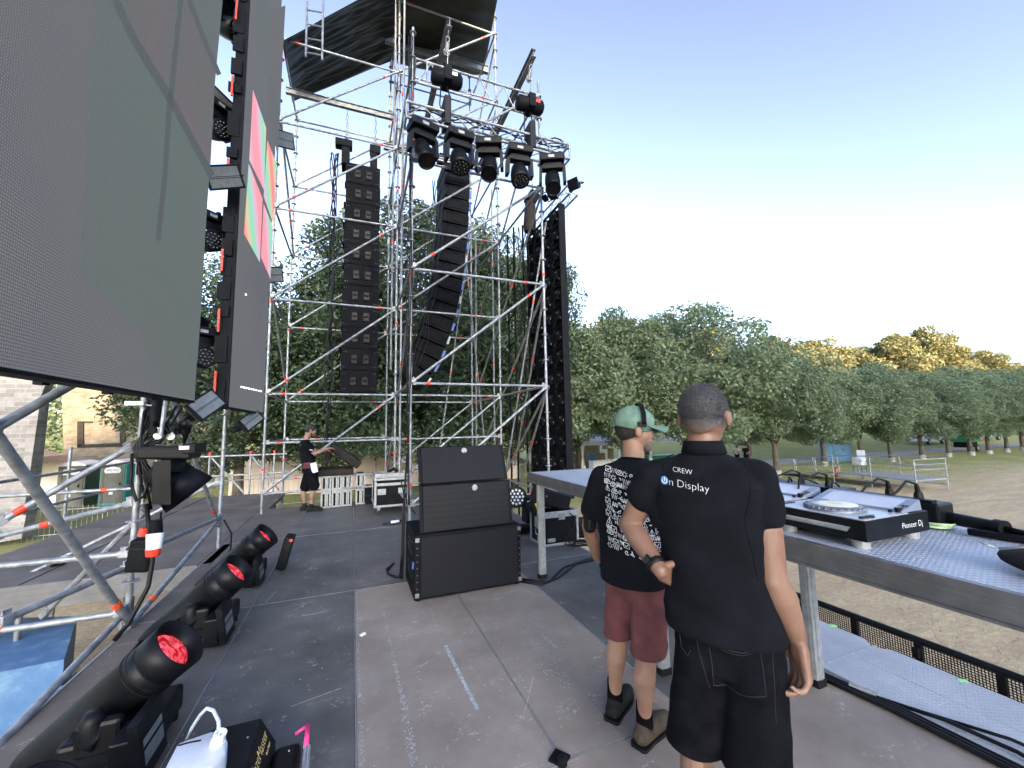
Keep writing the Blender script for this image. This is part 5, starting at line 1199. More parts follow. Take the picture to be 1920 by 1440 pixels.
cp_ = thing('cable_plug', 'white cable coupling lying on the deck left of the stack', 'plug', onz(740, 978, .02)); a = onz(733, 979, .02)
m = MB(); m.tube(a, a+V((.14, .03, 0)), .022, 10); m.build('socket', 'white', cp_); m = MB(); m.tube(a+V((.14, .03, 0)), a+V((.24, .06, 0)), .017, 10); m.path([a, a+V((-.1, 0, -.01)), a+V((-.15, -.08, -.01)), a+V((0, -.16, -.01)), a+V((.2, -.1, -.01))], .008, 6); m.build('cable', 'rubber', cp_)
# flight cases
def rails(mb, x0, x1, y0, y1, z0, z1, r=.017, corners=True):
    for (a, b_) in (((x0, y0), (x1, y0)), ((x1, y0), (x1, y1)), ((x1, y1), (x0, y1)), ((x0, y1), (x0, y0))):
        for z in (z0, z1): mb.box(((a[0]+b_[0])/2, (a[1]+b_[1])/2, z), (abs(a[0]-b_[0])+2*r, abs(a[1]-b_[1])+2*r, 2*r), None, .004)
        mb.box((a[0], a[1], (z0+z1)/2), (2*r, 2*r, z1-z0), None, .004)
    if corners:
        for x in (x0, x1):
            for y in (y0, y1):
                for z in (z0, z1): mb.ball((x, y, z), r*1.7, 8, 6)
def latch(parent, c, nrm, w_=.1, h=.09):
    n = V(nrm).normalized(); u = V((0, 0, 1)).cross(n).normalized() if abs(n.z) < .9 else V((1, 0, 0)); v = n.cross(u); rt = Matrix((u, v, n)).transposed()
    m = LMB() if False else MB(); m.box(V(c)+n*.004, (w_, h, .008), rt, .002); m.box(V(c)+n*.010, (w_*.55, h*.6, .012), rt, .004); m.box(V(c)+n*.014, (w_*.2, h*.75, .01), rt); return m.build('latch', 'alu', parent)
# four upright slim cases side by side
for i in range(4):
    x0 = -.58+i*.205 + (.06 if i == 3 else 0); y0 = 9.42+(.03*i if i < 3 else .14)
    f = thing('flight_case', ['first slim silver edged case beside the man in shorts', 'second slim silver edged case from the man in shorts', 'third slim silver edged case, under the open lid', 'slim silver edged case standing a little apart at the right'][i], 'flight case', (x0+.09, y0+.2, 0), 0, 'slim cases standing in a row')
    m = MB(); m.bx(x0, x0+.18, y0, y0+.5, .02, .66); m.build('body', 'blackm', f)
    m = MB(); rails(m, x0+.01, x0+.17, y0+.01, y0+.49, .03, .65, .018); m.bx(x0+.07, x0+.10, y0-.008, y0, .03, .65); m.bx(x0+.105, x0+.13, y0-.008, y0, .03, .65); m.build('edge_trim', 'alu', f)
    latch(f, (x0+.09, y0-.008, .36), (0, -1, 0), .12, .11)
# open soft case on top
oc = thing('open_case', 'open black padded case on the slim cases, lid tilted up', 'case', (-.3, 9.6, .67))
m = MB(); m.bx(-.66, .04, 9.38, 9.86, .672, .70, .01); m.bx(-.66, -.63, 9.38, 9.86, .70, .83, .01); m.bx(.01, .04, 9.38, 9.86, .70, .83, .01); m.bx(-.63, .01, 9.38, 9.41, .70, .80, .01); m.bx(-.63, .01, 9.83, 9.86, .70, .83, .01); m.build('tray', 'tarp', oc)
rt = Matrix.Rotation(radians(38), 3, 'Y'); m = MB(); m.box((-.13, 9.62, 1.07), (.72, .48, .17), rt, .03); m.build('lid', 'tarp', oc)
m = MB(); m.box((-.13, 9.375, 1.07), (.60, .006, .02), rt); m.build('zip', 'rubber', oc)
m = MB(); m.path([(-.40, 9.45, 1.32), (-.47, 9.45, 1.1), (-.5, 9.46, .9), (-.52, 9.45, .74)], [.02, .045, .03, .008], 6); m.path([(-.42, 9.5, 1.34), (-.40, 9.5, 1.18), (-.44, 9.5, 1.05)], .02, 6); m.build('strap', 'tarp', oc)
# wheeled rack case
rc = thing('rack_case', 'wheeled black flight case with silver edges and open top', 'flight case', (.72, 8.4, 0))
X0c, X1c, Y0c, Y1c = .42, 1.03, 8.22, 9.1
m = MB(); m.bx(X0c, X1c, Y0c, Y1c, .16, .66); m.build('body', 'blackm', rc)
m = MB(); rails(m, X0c+.005, X1c-.005, Y0c+.005, Y1c-.005, .17, .67, .02); m.bx(X0c, X1c, Y0c-.012, Y0c, .55, .60); m.build('edge_trim', 'alu', rc)
m = MB(); m.bx(X0c+.02, X1c-.02, Y0c+.02, Y1c-.02, .68, .70); m.bx(X0c+.04, X1c-.2, Y0c+.06, Y0c+.12, .70, .73); m.bx(X0c+.04, X1c-.04, Y0c+.02, Y0c+.04, .68, .76); m.build('top_panel', 'blackg', rc)
m = MB(); m.bx(X0c, X1c, Y0c-.01, Y0c+.015, .70, .78); m.bx(X0c-.01, X0c+.01, Y0c, Y1c, .70, .78); m.build('top_rim', 'alu_dull', rc)
for x in (.54, .92): latch(rc, (x, Y0c-.012, .44), (0, -1, 0), .15, .11)
for x in (X0c+.07, X1c-.07):
    for y in (Y0c+.08, Y1c-.08):
        m = MB(); m.tube((x-.016, y, .05), (x+.016, y, .05), .05, 14); w2 = m.build('wheel', 'tyre', rc); m = MB(); m.bx(x-.03, x+.03, y-.03, y+.03, .09, .15); m.build('caster_fork', 'alu_dull', w2)
m = MB(); m.path([(.85, 8.3, .74), (.9, 8.2, .6), (.95, 8.18, .35), (1.05, 8.1, .12), (1.15, 8.0, .02)], .012, 6); m.path([(.7, 8.6, .78), (.78, 8.5, .84), (.85, 8.45, .78)], .03, 6); m.build('cable', 'rubber', rc)
bk = thing('black_box', 'low black box behind the slim cases and the rack case', 'box', (.33, 9.7, 0)); m = MB(); m.bx(.26, .62, 9.55, 9.95, .0, .38, .01); m.build('body', 'blackm', bk); m = MB(); m.bx(.26, .62, 9.54, 9.548, .17, .19); m.build('seam', 'rubber', bk)
# moving lights and lamp behind the stack, open case with lamps
pr = thing('led_lamp', 'round led lamp with white cells standing behind the stack', 'stage light', (2.25, 5.9, 0))
c = atY(968, 932, 5.9); dn = V((-.3, -.95, .12)).normalized()
m = MB(); m.lathe(c-dn*.2, dn, [(0, .08), (.02, .14), (.18, .165), (.2, .165), (.2, .15), (.185, .15)], 24); m.build('housing', 'black', pr)
u, w2 = frame(dn); m = MB()
for rr2, k2 in ((0, 1), (.055, 6), (.105, 12)):
    for q in range(k2): a = 2*pi*q/k2; m.ball(c+dn*-.008+u*rr2*cos(a)+w2*rr2*sin(a), .02, 8, 5)
m.build('led_cells', 'white', pr)
m = MB(); m.bx(c.x+.12, c.x+.32, 5.8, 6.0, .16, .56, .02); m.bx(c.x-.1, c.x+.3, 5.8, 6.0, .02, .12, .02); m.mat(1).bx(c.x+.14, c.x+.30, 5.79, 5.80, .46, .50); m.build('yoke', ['black', 'white'], pr)
fc = thing('flight_case', 'small open flight case with steel corners under the far table', 'flight case', (2.8, 5.3, 0))
fa, fb, fd = onz(1020, 1027), onz(1084, 1018), onz(1013, 1008)
ux = (fb-fa).normalized(); uy = V((-ux.y, ux.x, 0)); W2 = (fb-fa).length; D2 = .42
Mx = Matrix.Translation(fa) @ Matrix((ux, uy, V((0, 0, 1)))).transposed().to_4x4()
def TM(): m = MB(); m.T = Mx; return m
m = TM(); m.bx(0, W2, 0, .012, .02, .44); m.bx(0, W2, D2-.012, D2, .02, .44); m.bx(0, .012, 0, D2, .02, .44); m.bx(W2-.012, W2, 0, D2, .02, .44); m.bx(0, W2, 0, D2, .0, .02); m.build('body', 'blackm', fc)
m = TM(); rails(m, .005, W2-.005, .005, D2-.005, .02, .44, .017); m.bx(0, W2, -.012, 0, .38, .44); m.build('edge_trim', 'alu', fc)
m = TM(); m.box((W2*.52, -.016, .39), (.10, .01, .09), None, .003); m.box((W2*.52, -.024, .385), (.05, .012, .05), None, .003); m.build('latch', 'galv', fc)
m = TM(); m.bx(W2*.1, W2*.32, -.013, -.012, .06, .11); m.build('label', 'alu_dull', fc); m = TM(); m.bx(-.013, -.012, .1, .26, .22, .37); m.build('label', 'alu_dull', fc); m = TM(); m.bx(-.013, -.012, .14, .24, .13, .2); m.build('label', 'white', fc)
m = TM(); m.path([(W2*.75, -.02, .42), (W2*.9, -.04, .36), (W2*.85, -.05, .25), (W2*.6, -.05, .12), (W2*.55, -.06, .02), (W2*.7, -.15, .01), (W2*1.2, -.2, .01)], .009, 6); m.build('cable', 'rubber', fc)
hl = thing('moving_light', 'black moving light with a yellow sticker lying on the open case', 'stage light', (2.8, 5.5, .45))
m = TM(); m.box((W2*.45, .25, .60), (.5, .34, .24), Matrix.Rotation(radians(18), 3, 'Y'), .03); m.build('base', 'black', hl)
m = TM(); m.box((W2*-.05, .2, .52), (.2, .2, .14), Matrix.Rotation(radians(-20), 3, 'Y'), .02); m.build('yoke', 'black', hl)
m = TM(); m.box((-.02, .09, .55), (.10, .004, .08), Matrix.Rotation(radians(-20), 3, 'Y')); m.build('warning_sticker', 'yellow', hl)
m = TM(); m.box((W2*.46, .25, .728), (.16, .2, .004), Matrix.Rotation(radians(18), 3, 'Y')); m.mat(1).ball((W2*.18, .075, .66), .012, 8, 5); m.build('label', ['white', 'alu'], hl)
m = MB(); rq = random.Random(12)
for k in range(12):
    p = onz(1095+rq.uniform(-12, 12), 1015+rq.uniform(-14, 14)); m.path([p+V((.16*cos(t+k)*rq.uniform(.6, 1.2), .12*sin(t+k*.7), .012+.006*k)) for t in [.7*q for q in range(9)]], .008, 5)
tag(m.build('cable_coil', 'rubber', None, origin=onz(1095, 1015)), 'messy coil of thin dark cables on the deck right of the open case', 'cables')
cr = thing('camera_case', 'dark box with a small blue label behind the man with the cap', 'box', onz(1102, 1005)); m = MB(); p = onz(1108, 1010); m.box(p+V((0, .1, .14)), (.32, .2, .26), Matrix.Rotation(-.4, 3, 'Z'), .02); m.build('body', 'black', cr); m = MB(); m.box(p+V((-.09, -.03, .10)), (.08, .004, .04), Matrix.Rotation(-.4, 3, 'Z')); m.build('label', 'blue_tape', cr)
# tables
M['table_top'] = deckmat('grey_table_board', (.27, .30, .36), (.42, .46, .54), .25, .42, 1., .6, .2, 15.)
def table(label, y0, y1, x0=1.87, x1=2.90, T=1.115, legs=((0, 0), (1, 0), (0, 1), (1, 1)), li=.16, la=.16, lb_=.16):
    t = thing('stage_table', label, 'table', ((x0+x1)/2, (y0+y1)/2, 0))
    m = MB(); m.bx(x0+.01, x1-.01, y0+.01, y1-.01, T-.02, T); m.build('top', 'table_top', t)
    m = MB()
    for (a, b_, c, d_) in ((x0, x0+.03, y0, y1), (x1-.03, x1, y0, y1), (x0+.03, x1-.03, y0, y0+.03), (x0+.03, x1-.03, y1-.03, y1)):
        m.bx(a, b_, c, d_, T-.10, T-.002+.003)
    for z in (.022, .04, .058, .085): m.bx(x0-.0035, x0, y0, y1, T-z-.004, T-z+.004); m.bx(x0+.0, x1, y0-.0035, y0, T-z-.004, T-z+.004)
    m.bx(x0-.012, x0, y0, y1, T-.102, T-.092)
    m.build('frame', 'table_alu', t)
    for (i, j) in legs:
        x = x0+li*.5 if i == 0 else x1-li; y = y0+la if j == 0 else y1-lb_
        m = MB(); m.bx(x-.036, x+.036, y-.03, y+.03, .03, T-.10, .004); m.bx(x-.040, x-.036, y-.012, y+.012, .03, T-.1); m.bx(x-.012, x+.012, y-.034, y-.03, .03, T-.1)
        lg = m.build('leg', 'alu', t); m = MB(); m.bx(x-.042, x+.042, y-.038, y+.038, 0, .045, .005); m.build('foot', 'rubber', lg)
    return t
M['table_alu'] = simple('dark_anodised_aluminium', (.16, .16, .165), .42, .5, .2, 15, .1, 90)
table('far stage table with its near leg beside the speaker stack', 2.22, 4.30, la=.08)
table('near stage table carrying the dj players', .10, 2.17, lb_=.34)
m = MB(); p = V((1.95, 4.12, .55)); 
m.box((1.90, 4.14, .50), (.01, .05, .05)); tag(m.build('tape_bit', 'rubber', None, origin=(1.9, 4.14, .5)), 'bit of black tape round the near leg of the far table', 'tape')
# dj players
Tt = 1.115
def player(label, y0, x0=1.95):
    o = thing('dj_player', label, 'dj player', (x0+.22, y0+.165, Tt), 0, 'dj players on the near table')
    X1_, Y1_ = x0+.46, y0+.40; zb = Tt+.036; zt = Tt+.116
    m = MB(); m.hull([(x0, y0, zb), (X1_, y0, zb), (X1_, Y1_, zb), (x0, Y1_, zb)], [(x0, y0, zt), (X1_, y0, zt+.004), (X1_, Y1_, zt+.004), (x0, Y1_, zt)]); m.build('body', 'black', o)
    for x in (x0+.05, X1_-.05):
        for y in (y0+.05, Y1_-.05): m = MB(); m.tube((x, y, Tt), (x, y, zb), .033, 16); m.build('foot', 'alu_dull', o)
    m = MB(); m.bx(x0+.004, X1_-.14, y0+.004, Y1_-.004, zt+.002, zt+.007, .001); m.build('faceplate', 'platter_alu', o)
    c = V((x0+.15, y0+.20, zt+.007)); m = MB()
    m.lathe(c, (0, 0, 1), [(0, .118), (.008, .118), (.016, .105), (.02, .098), (.021, .09)], 48)
    for k in range(26): a = 2*pi*k/26; m.ball(c+V((cos(a)*.109, sin(a)*.109, .010)), .0085, 6, 4)
    j = m.build('jog_wheel', 'jog_slate', o)
    m = MB(); m.lathe(c+V((0, 0, .0212)), (0, 0, 1), [(0, .088), (.003, .086), (.0035, .045), (.0035, .04)], 40); m.build('platter', 'silver_lt', j); m = MB(); m.lathe(c+V((0, 0, .0245)), (0, 0, 1), [(0, .04), (.001, .0)], 30); m.build('centre_display', 'gold', j)
    m = MB(); m.hull([(X1_-.17, y0+.015, zt+.006), (X1_-.01, y0+.015, zt+.006), (X1_-.01, Y1_-.015, zt+.006), (X1_-.17, Y1_-.015, zt+.006)], [(X1_-.165, y0+.015, zt+.012), (X1_-.02, y0+.015, zt+.052), (X1_-.02, Y1_-.015, zt+.052), (X1_-.165, Y1_-.015, zt+.012)]); s_ = m.build('screen_hood', 'silver_dk', o)
    m = MB(); m.add([(X1_-.158, y0+.05, zt+.0165), (X1_-.045, y0+.05, zt+.048), (X1_-.045, Y1_-.05, zt+.048), (X1_-.158, Y1_-.05, zt+.0165)], [(0, 1, 2, 3)]); m.build('screen', 'screen_glass', s_)
    m = MB()
    for (dx, dy, r, h) in ((.30, .03, .012, .022), (.33, .035, .010, .02), (.36, .03, .013, .026), (.40, .03, .013, .03), (.06, .03, .012, .006), (.09, .028, .016, .008), (.27, .045, .007, .015)): m.tube((x0+dx, y0+dy, zt+.006), (x0+dx, y0+dy, zt+.006+h), r, 12)
    m.bx(x0+.02, x0+.11, y0+.022, y0+.034, zt+.007, zt+.016, .002); m.bx(x0+.19, x0+.205, y0+.27, y0+.29, zt+.007, zt+.013)
    for k in range(5): m.bx(x0+.015+.025*k, x0+.03+.025*k, Y1_-.035, Y1_-.022, zt+.007, zt+.011)
    m.build('buttons', 'blackg', o)
    m = MB(); m.hull([(x0-.001, y0+.07, zb+.028), (x0-.001, Y1_-.07, zb+.028), (x0-.001, Y1_-.055, zb+.05), (x0-.001, y0+.055, zb+.05)], [(x0-.006, y0+.10, zb+.034), (x0-.006, Y1_-.10, zb+.034), (x0-.006, Y1_-.09, zb+.044), (x0-.006, y0+.09, zb+.044)]); m.build('disc_slot', 'alu_dull', o)
    m = MB(); m.text('Pioneer Dj', (x0+.33, y0-.0005, zb+.027), (1, 0, 0), (0, 0, 1), .036, .001, bold=-.0007); m.build('lettering', 'text', o)
    return o
M['jog_slate'] = simple('slate_jog_ring', (.13, .145, .17), .35, .3, .1, 30); M['platter_alu'] = simple('brushed_silver', (.40, .42, .46), .35, .4, .1, 30); M['silver_lt'] = simple('pale_platter', (.62, .62, .56), .3, .3, .06, 30); M['silver_dk'] = simple('slate_hood', (.20, .24, .32), .4, .2, .1, 30); M['screen_glass'] = simple('bright_reflective_screen', (.42, .45, .52), .12, 0, .1, 4)
player('nearer dj player, its side lettering facing the camera', 1.05)
player('farther dj player beside the man in the polo shirt', 1.47)
for k in range(0): pass
# power strips and cases along the rear of the table
ps = thing('power_rack', 'long black power distribution bar along the rear edge of the near table', 'power strip', (2.75, 1.5, Tt))
m = MB(); m.bx(2.62, 2.76, 1.10, 1.50, Tt, Tt+.12, .01); m.bx(2.64, 2.80, 1.53, 2.10, Tt, Tt+.13, .01); m.bx(2.62, 2.66, 1.12, 2.1, Tt+.12, Tt+.135); m.build('housing', 'black', ps)
for k, y in enumerate((1.20, 1.32, 1.62, 1.78, 1.95)):
    m = MB(); m.tube((2.69, y, Tt+.12), (2.69, y, Tt+.16), .022, 12, .016); m.tube((2.69, y, Tt+.16), (2.68, y, Tt+.2), .012, 10, .008)
    m.path([(2.68, y, Tt+.2), (2.64, y+.02, Tt+.215), (2.58, y+.03+.02*k % 2, Tt+.17), (2.50, y+.05, Tt+.12), (2.46, y+.10, Tt+.08)], .006, 6); m.build('plug', 'rubber', ps)
m = MB(); m.tube((2.70, 1.10, Tt+.05), (2.66, .93, Tt+.05), .030, 14, .026); m.tube((2.66, .93, Tt+.05), (2.65, .90, Tt+.05), .034, 14); m.path([(2.65, .9, Tt+.05), (2.66, .7, Tt+.02), (2.72, .4, Tt+.02), (2.74, .1, Tt+.02)], .012, 8); m.build('power_connector', 'black', ps)
m = MB()
for k in range(4): m.path([(2.60+.045*k, 1.0-.02*k, Tt+.02), (2.66+.04*k, .7, Tt+.02), (2.74+.03*k, .4, Tt+.02), (2.78+.03*k, .05, Tt+.02)], .016, 8)
tag(m.build('cable_bundle', 'rubber', None, origin=(2.7, .6, Tt)), 'thick black cables along the rear edge of the near table', 'cables')
m = MB(); c = onz(1752, 985, Tt+.012)
for k in range(4): m.path([c+V(((.062+.006*(k % 2))*cos(t)+.006*k, (.055+.005*k)*sin(t), .006*k)) for t in [2*pi*q/24 for q in range(25)]], .0032, 6, False)
tag(m.build('cable_coil', simple('pale_green_cable', (.42, .55, .30), .5), None, origin=c), 'small coil of pale green cable behind the nearer dj player', 'cable')
pc_ = thing('pouch', 'black and wine red zip pouch on the near table at the right edge', 'pouch', (2.12, .66, Tt)); A = V((2.16, .62, Tt+.045))
m = MB(); m.ball(A, .1, 20, 12, (1.0, 1.5, .42), Matrix.Rotation(-.25, 3, 'Z')); m.build('body', 'tarp', pc_)
m = MB(); m.ball(A+V((.01, -.01, .022)), .09, 20, 12, (.86, 1.4, .36), Matrix.Rotation(-.25, 3, 'Z')); m.build('top_panel', 'maroon', pc_)
m = MB(); m.path([A+V((-.05, .12, .03)), A+V((-.02, .05, .052)), A+V((.02, -.1, .05))], .005, 6); m.path([A+V((-.05, .13, .03)), A+V((-.06, .16, .045))], .004, 5); m.build('zip', 'alu_dull', pc_)
# cables running in the gutter beside the pale boards
m = MB()
for k in range(3): m.path([(2.80+.03*k, 1.9-.02*k, .018), (2.86+.028*k, 1.5, .018), (2.88+.03*k, .9, .018), (2.86+.03*k, .2, .018)], .013, 8)
m.path([(2.9, 1.6, .02), (3.02, 1.35, .02), (3.05, 1.1, .02), (2.98, .8, .02), (2.99, .4, .02)], .011, 8); m.path([(2.92, 1.55, .02), (3.14, 1.15, .02), (3.16, .85, .02), (3.1, .5, .02)], .009, 8)
m.mat(1).tube((2.87, 1.72, .03), (2.91, 1.60, .03), .017, 10); m.build('gutter_cables', ['rubber', 'alu'])
tag(bpy.data.objects['gutter_cables'], 'black cables lying in the gutter between the brown and the pale deck boards', 'cables')
m = MB(); m.path([(1.68, 4.12, .012), (1.85, 3.95, .012), (2.1, 4.05, .012), (2.5, 4.35, .012), (2.9, 4.4, .012)], .012, 6); m.path([(1.68, 4.2, .012), (1.95, 3.98, .012), (2.3, 4.3, .012), (2.9, 4.5, .012)], .010, 6)
tag(m.build('floor_cables', 'rubber', None, origin=(2, 4, 0)), 'two black cables running along the deck from the stack past the table leg', 'cables')
for i, (x, y, lb) in enumerate(((3.50, 2.05, 'strip of green tape on the pale board close to the table leg'), (3.47, 1.28, 'square of green tape on the pale board near the black mesh rail'))):
    p = onz(*((1562, 1173), (1805, 1276))[i], .001); m = MB(); m.box(p+V((0, 0, .001)), (.05, .03, .002), Matrix.Rotation(-.6, 3, 'Z')); tag(m.build('tape_mark', 'green_tape', None, origin=p), lb, 'tape')
# black mesh rail at the stage edge
rl = thing('mesh_rail', 'low black rail with perforated mesh along the right stage edge', 'railing', (3.8, 2, -.3))
m = MB(); m.tube((3.82, -1.2, .06), (3.82, 4.4, .06), .024, 10); m.tube((3.82, -1.2, -.42), (3.82, 4.4, -.42), .02, 8); m.build('top_rail', 'black', rl)
m, t, b = nmat('black_perforated_sheet'); L = t.links.new; tc = nd(t, 'ShaderNodeTexCoord'); v = nd(t, 'ShaderNodeTexVoronoi', i_Scale=62.); v.inputs['Randomness'].default_value = 0.; L(tc.outputs['Object'], v.inputs[0])
r = nd(t, 'ShaderNodeMath', operation='GREATER_THAN'); r.inputs[1].default_value = .43; L(v.outputs['Distance'], r.inputs[0]); L(r.outputs[0], b.inputs['Alpha']); b.inputs['Base Color'].default_value = (.012, .012, .013, 1); b.inputs['Roughness'].default_value = .5; M['mesh'] = m
m = MB(); m.add([(3.82, -1.2, -.4), (3.82, 4.4, -.4), (3.82, 4.4, .04), (3.82, -1.2, .04)], [(0, 1, 2, 3)]); m.build('mesh_panel', 'mesh', rl)
for k in range(14): y = -1.+.4*k; m = MB(); m.bx(3.80, 3.83, y-.02, y+.02, -.42, .05); m.bx(3.76, 3.80, y-.015, y+.015, -.05, .02) if k % 2 else None; m.build('bracket', 'black', rl)
# wash lights in a row on the left edge of the deck
def lyinglight(label, Y, label_panel=True, s_=1.):
    o = thing('wash_light', label, 'stage light', (-1.05, Y, 0), 0, 'stage lights in a row on the deck edge')
    hd_c = V((-.88, Y, .47)); d = V((.70, -.10, .62)).normalized(); tail = hd_c-d*.66
    m = MB(); m.lathe(tail, d, [(-.16, .05), (-.15, .11), (-.11, .120), (.20, .130), (.44, .130), (.445, .138), (.53, .138), (.535, .132), (.54, .138), (.67, .145), (.67, .136), (.60, .108)], 36); h = m.build('head', 'black', o)
    m = MB(); m.lathe(tail+d*.605, d, [(0, .108), (.012, .08), (.018, .04), (.02, 0)], 32); m.build('lens', 'lens_red', h)
    m = MB(); 
    for k in (0, 1): m.lathe(tail+d*(.455+.03*k), d, [(0, .137), (.004, .142), (.008, .137)], 32)
    m.build('focus_ring', 'blackm', h)
    c = hd_c-d*.36
    for s2 in (-1, 1):
        m = MB(); yb = Y+s2*.19; m.path([(c.x, yb, c.z+.07), (c.x, yb, c.z+.03), (c.x, yb, c.z-.06), (c.x+.03, yb, .16)], [.03, .05, .05, .045], 14)
        m.bx(c.x-.06, c.x+.12, yb-.03, yb+.03, .10, .26, .02); m.build('yoke_arm', 'black', o)
    m = MB(); m.bx(-1.28, -.90, Y-.20, Y+.20, .03, .17, .02); b_ = m.build('base', 'black', o)
    m = MB(); m.bx(-1.20, -1.0, Y-.215, Y-.202, .05, .15); m.build('vent', 'blackm', b_)
    for x in (-1.25, -.93):
        for y in (Y-.14, Y+.14): m = MB(); m.tube((x, y, 0), (x, y, .03), .025, 10); m.build('foot', 'rubber', o)
    m = MB(); m.hull([(-.9, Y-.40, .04), (-.86, Y-.40, .04), (-.86, Y-.14, .04), (-.9, Y-.14, .04)], [(-.94, Y-.40, .30), (-.90, Y-.40, .30), (-.90, Y-.14, .30), (-.94, Y-.14, .30)]); m.bx(-1.02, -.92, Y-.36, Y-.18, .02, .22, .01); p_ = m.build('strobe_plate', 'black', o)
    if label_panel:
        m = MB(); f_ = lambda y, z: V((-.86-.04*(z-.04)/.26+.0025, y, z)); m.add([f_(Y-.37, .10), f_(Y-.17, .10), f_(Y-.17, .165), f_(Y-.37, .165)], [(0, 1, 2, 3)]); m.add([f_(Y-.37, .18), f_(Y-.17, .18), f_(Y-.17, .215), f_(Y-.37, .215)], [(0, 1, 2, 3)]); m.build('glass_strip', 'led_glass', p_)
        m = MB(); m.text('COLOR', (-.905, Y-.445, .20), (.96, -.0, 0), (0, 0, 1), .035, .0008); m.text('STROBE', (-.905, Y-.445, .11), (1, 0, 0), (0, 0, 1), .03, .0008)
    return o
m, t, b = nmat('red_lens'); L = t.links.new; tc = nd(t, 'ShaderNodeTexCoord'); v = nd(t, 'ShaderNodeTexNoise', i_Scale=18., i_Detail=2., i_Distortion=2.); L(tc.outputs['Object'], v.inputs[0]); r = nd(t, 'ShaderNodeValToRGB'); e = r.color_ramp.elements; e[0].position = .42; e[0].color = (.30, .004, .008, 1); e[1].position = .7; e[1].color = (.9, .10, .12, 1); L(v.outputs[0], r.inputs[0]); L(r.outputs[0], b.inputs['Base Color']); L(r.outputs[0], b.inputs['Emission Color']); b.inputs['Emission Strength'].default_value = .26; b.inputs['Roughness'].default_value = .12; M['lens_red'] = m
for Y, lb in ((2.92, 'nearest large black stage light with a glowing red lens on the deck edge'), (4.22, 'second black stage light from the front, red lens tilted up'), (5.45, 'farthest of the black stage lights with red lenses')): lyinglight(lb, Y)
lyinglight('stage light cut off by the lower left corner of the picture', 1.85)
cs = thing('controller_box', 'upright black box with a small red label beside the farthest red lens', 'box', (-.72, 5.7, 0)); m = MB(); m.box((-.72, 5.72, .19), (.10, .26, .36), Matrix.Rotation(radians(14), 3, 'Y'), .01); m.build('housing', 'black', cs)
m = MB(); m.box((-.655, 5.589, .34), (.04, .004, .03), Matrix.Rotation(radians(14), 3, 'Y')); m.build('label', 'red', cs)
m = MB(); m.path([(-1.55, 2.2, .012), (-1.45, 3.2, .012), (-1.52, 4.2, .012), (-1.5, 5.2, .012), (-1.4, 6.2, .012)], .012, 6)
tag(m.build('floor_cables', 'rubber', None, origin=(-1.5, 4, 0)), 'black cable along the deck edge behind the stage lights', 'cables')
m = MB()
for k, (xa_, xb_) in enumerate(((2.36, 2.62), (2.3, 2.64), (2.4, 2.6), (2.33, 2.66))):
    y_ = 1.42+.13*k; m.path([(xa_, y_, Tt+.12), (xa_+.08, y_+.03, Tt+.19+.02*(k % 2)), ((xa_+xb_)/2+.06, y_+.08, Tt+.18), (xb_, y_+.10, Tt+.15)], .0055, 6)
tag(m.build('patch_cables', 'rubber', None, origin=(2.5, 1.6, Tt)), 'thin patch cables looping behind the dj players', 'cables')
# haze machine and fluid can
hz = thing('haze_machine', 'black haze machine with gold lettering and a pink taped handle', 'haze machine', (-.42, 2.3, 0)); hA = onz(489, 1347, .25)
ya, xa = hA.y, hA.x; xl = onz(395, 1374, .25).x; sB = atY(516, 1386, ya-.015); xb = sB.x; xr = atY(566, 1384, ya-.03).x; yb = ya-.62
m = MB(); m.prism([(xl, .02), (xb, .02), (xb, .13), (xa, .25), (xl, .25)], 'y', yb, ya); m.build('casing', 'black', hz)
m = MB(); m.bx(xb+.001, xr, yb+.02, ya-.03, .02, .125, .025); m.build('front_bay', 'black', hz)
m = MB()
for x in (xl+.03, xr-.03):
    for y in (yb+.04, ya-.06): m.tube((x, y, 0), (x, y, .02), .02, 8)
m.build('foot', 'rubber', hz)
sl_ = (V((xb, 0, .13))-V((xa, 0, .25))).normalized(); mdp = V(((xa+xb)/2, 0, .19)); up_ = -sl_; nrm_ = V((0, 1, 0)).cross(up_)
m = MB(); m.text('HazeMaster', mdp+V((0, ya-.035, 0))-up_*.006+nrm_*.001, (0, 1, 0), up_, .058, .0008, align='RIGHT', shear=.25, bold=-.0008); m.text('Base Hazer', mdp+V((0, ya-.05, 0))-up_*.036+nrm_*.001, (0, 1, 0), up_, .018, .0008, align='RIGHT'); m.build('lettering', 'gold', hz)
m = MB()
for (x, y) in ((xa-.03, ya-.12), (xl+.04, ya-.05), (xl+.06, ya-.2), (xb+.07, ya-.09)): m.ball((x, y, .251 if x < xa else .126), .005, 6, 4)
m.build('screws', 'alu', hz)
ha, hb_, hc = V((xr-.03, ya-.035, .16)), V((xr+.025, ya-.02, .175)), V((xr+.03, ya-.17, .175))
m = MB(); m.path([ha, hb_], .007, 8); m.path([hb_, hc], .012, 8); m.build('handle', 'pink', hz)
m = MB(); m.tube(hc, hc+(hc-hb_)*1.6, .009, 8); m.tube(hc+V((.014, 0, 0)), hc+(hc-hb_)*1.6+V((.014, 0, 0)), .008, 8); m.build('handle_rod', 'alu', hz)
jc = thing('fluid_can', 'white translucent plastic canister with a curved hose, lying beside the haze machine', 'canister', (-.5, 2.3, .25))
j0 = [onz(x, y, .33) for x, y in ((333, 1392), (402, 1368), (428, 1385), (424, 1408), (395, 1440), (300, 1470), (308, 1440))]
M['hdpe'] = simple('translucent_white_plastic', (.60, .64, .72), .4, 0, .08, 12); M['hdpe'].node_tree.nodes['Principled BSDF'].inputs['Subsurface Weight'].default_value = .3
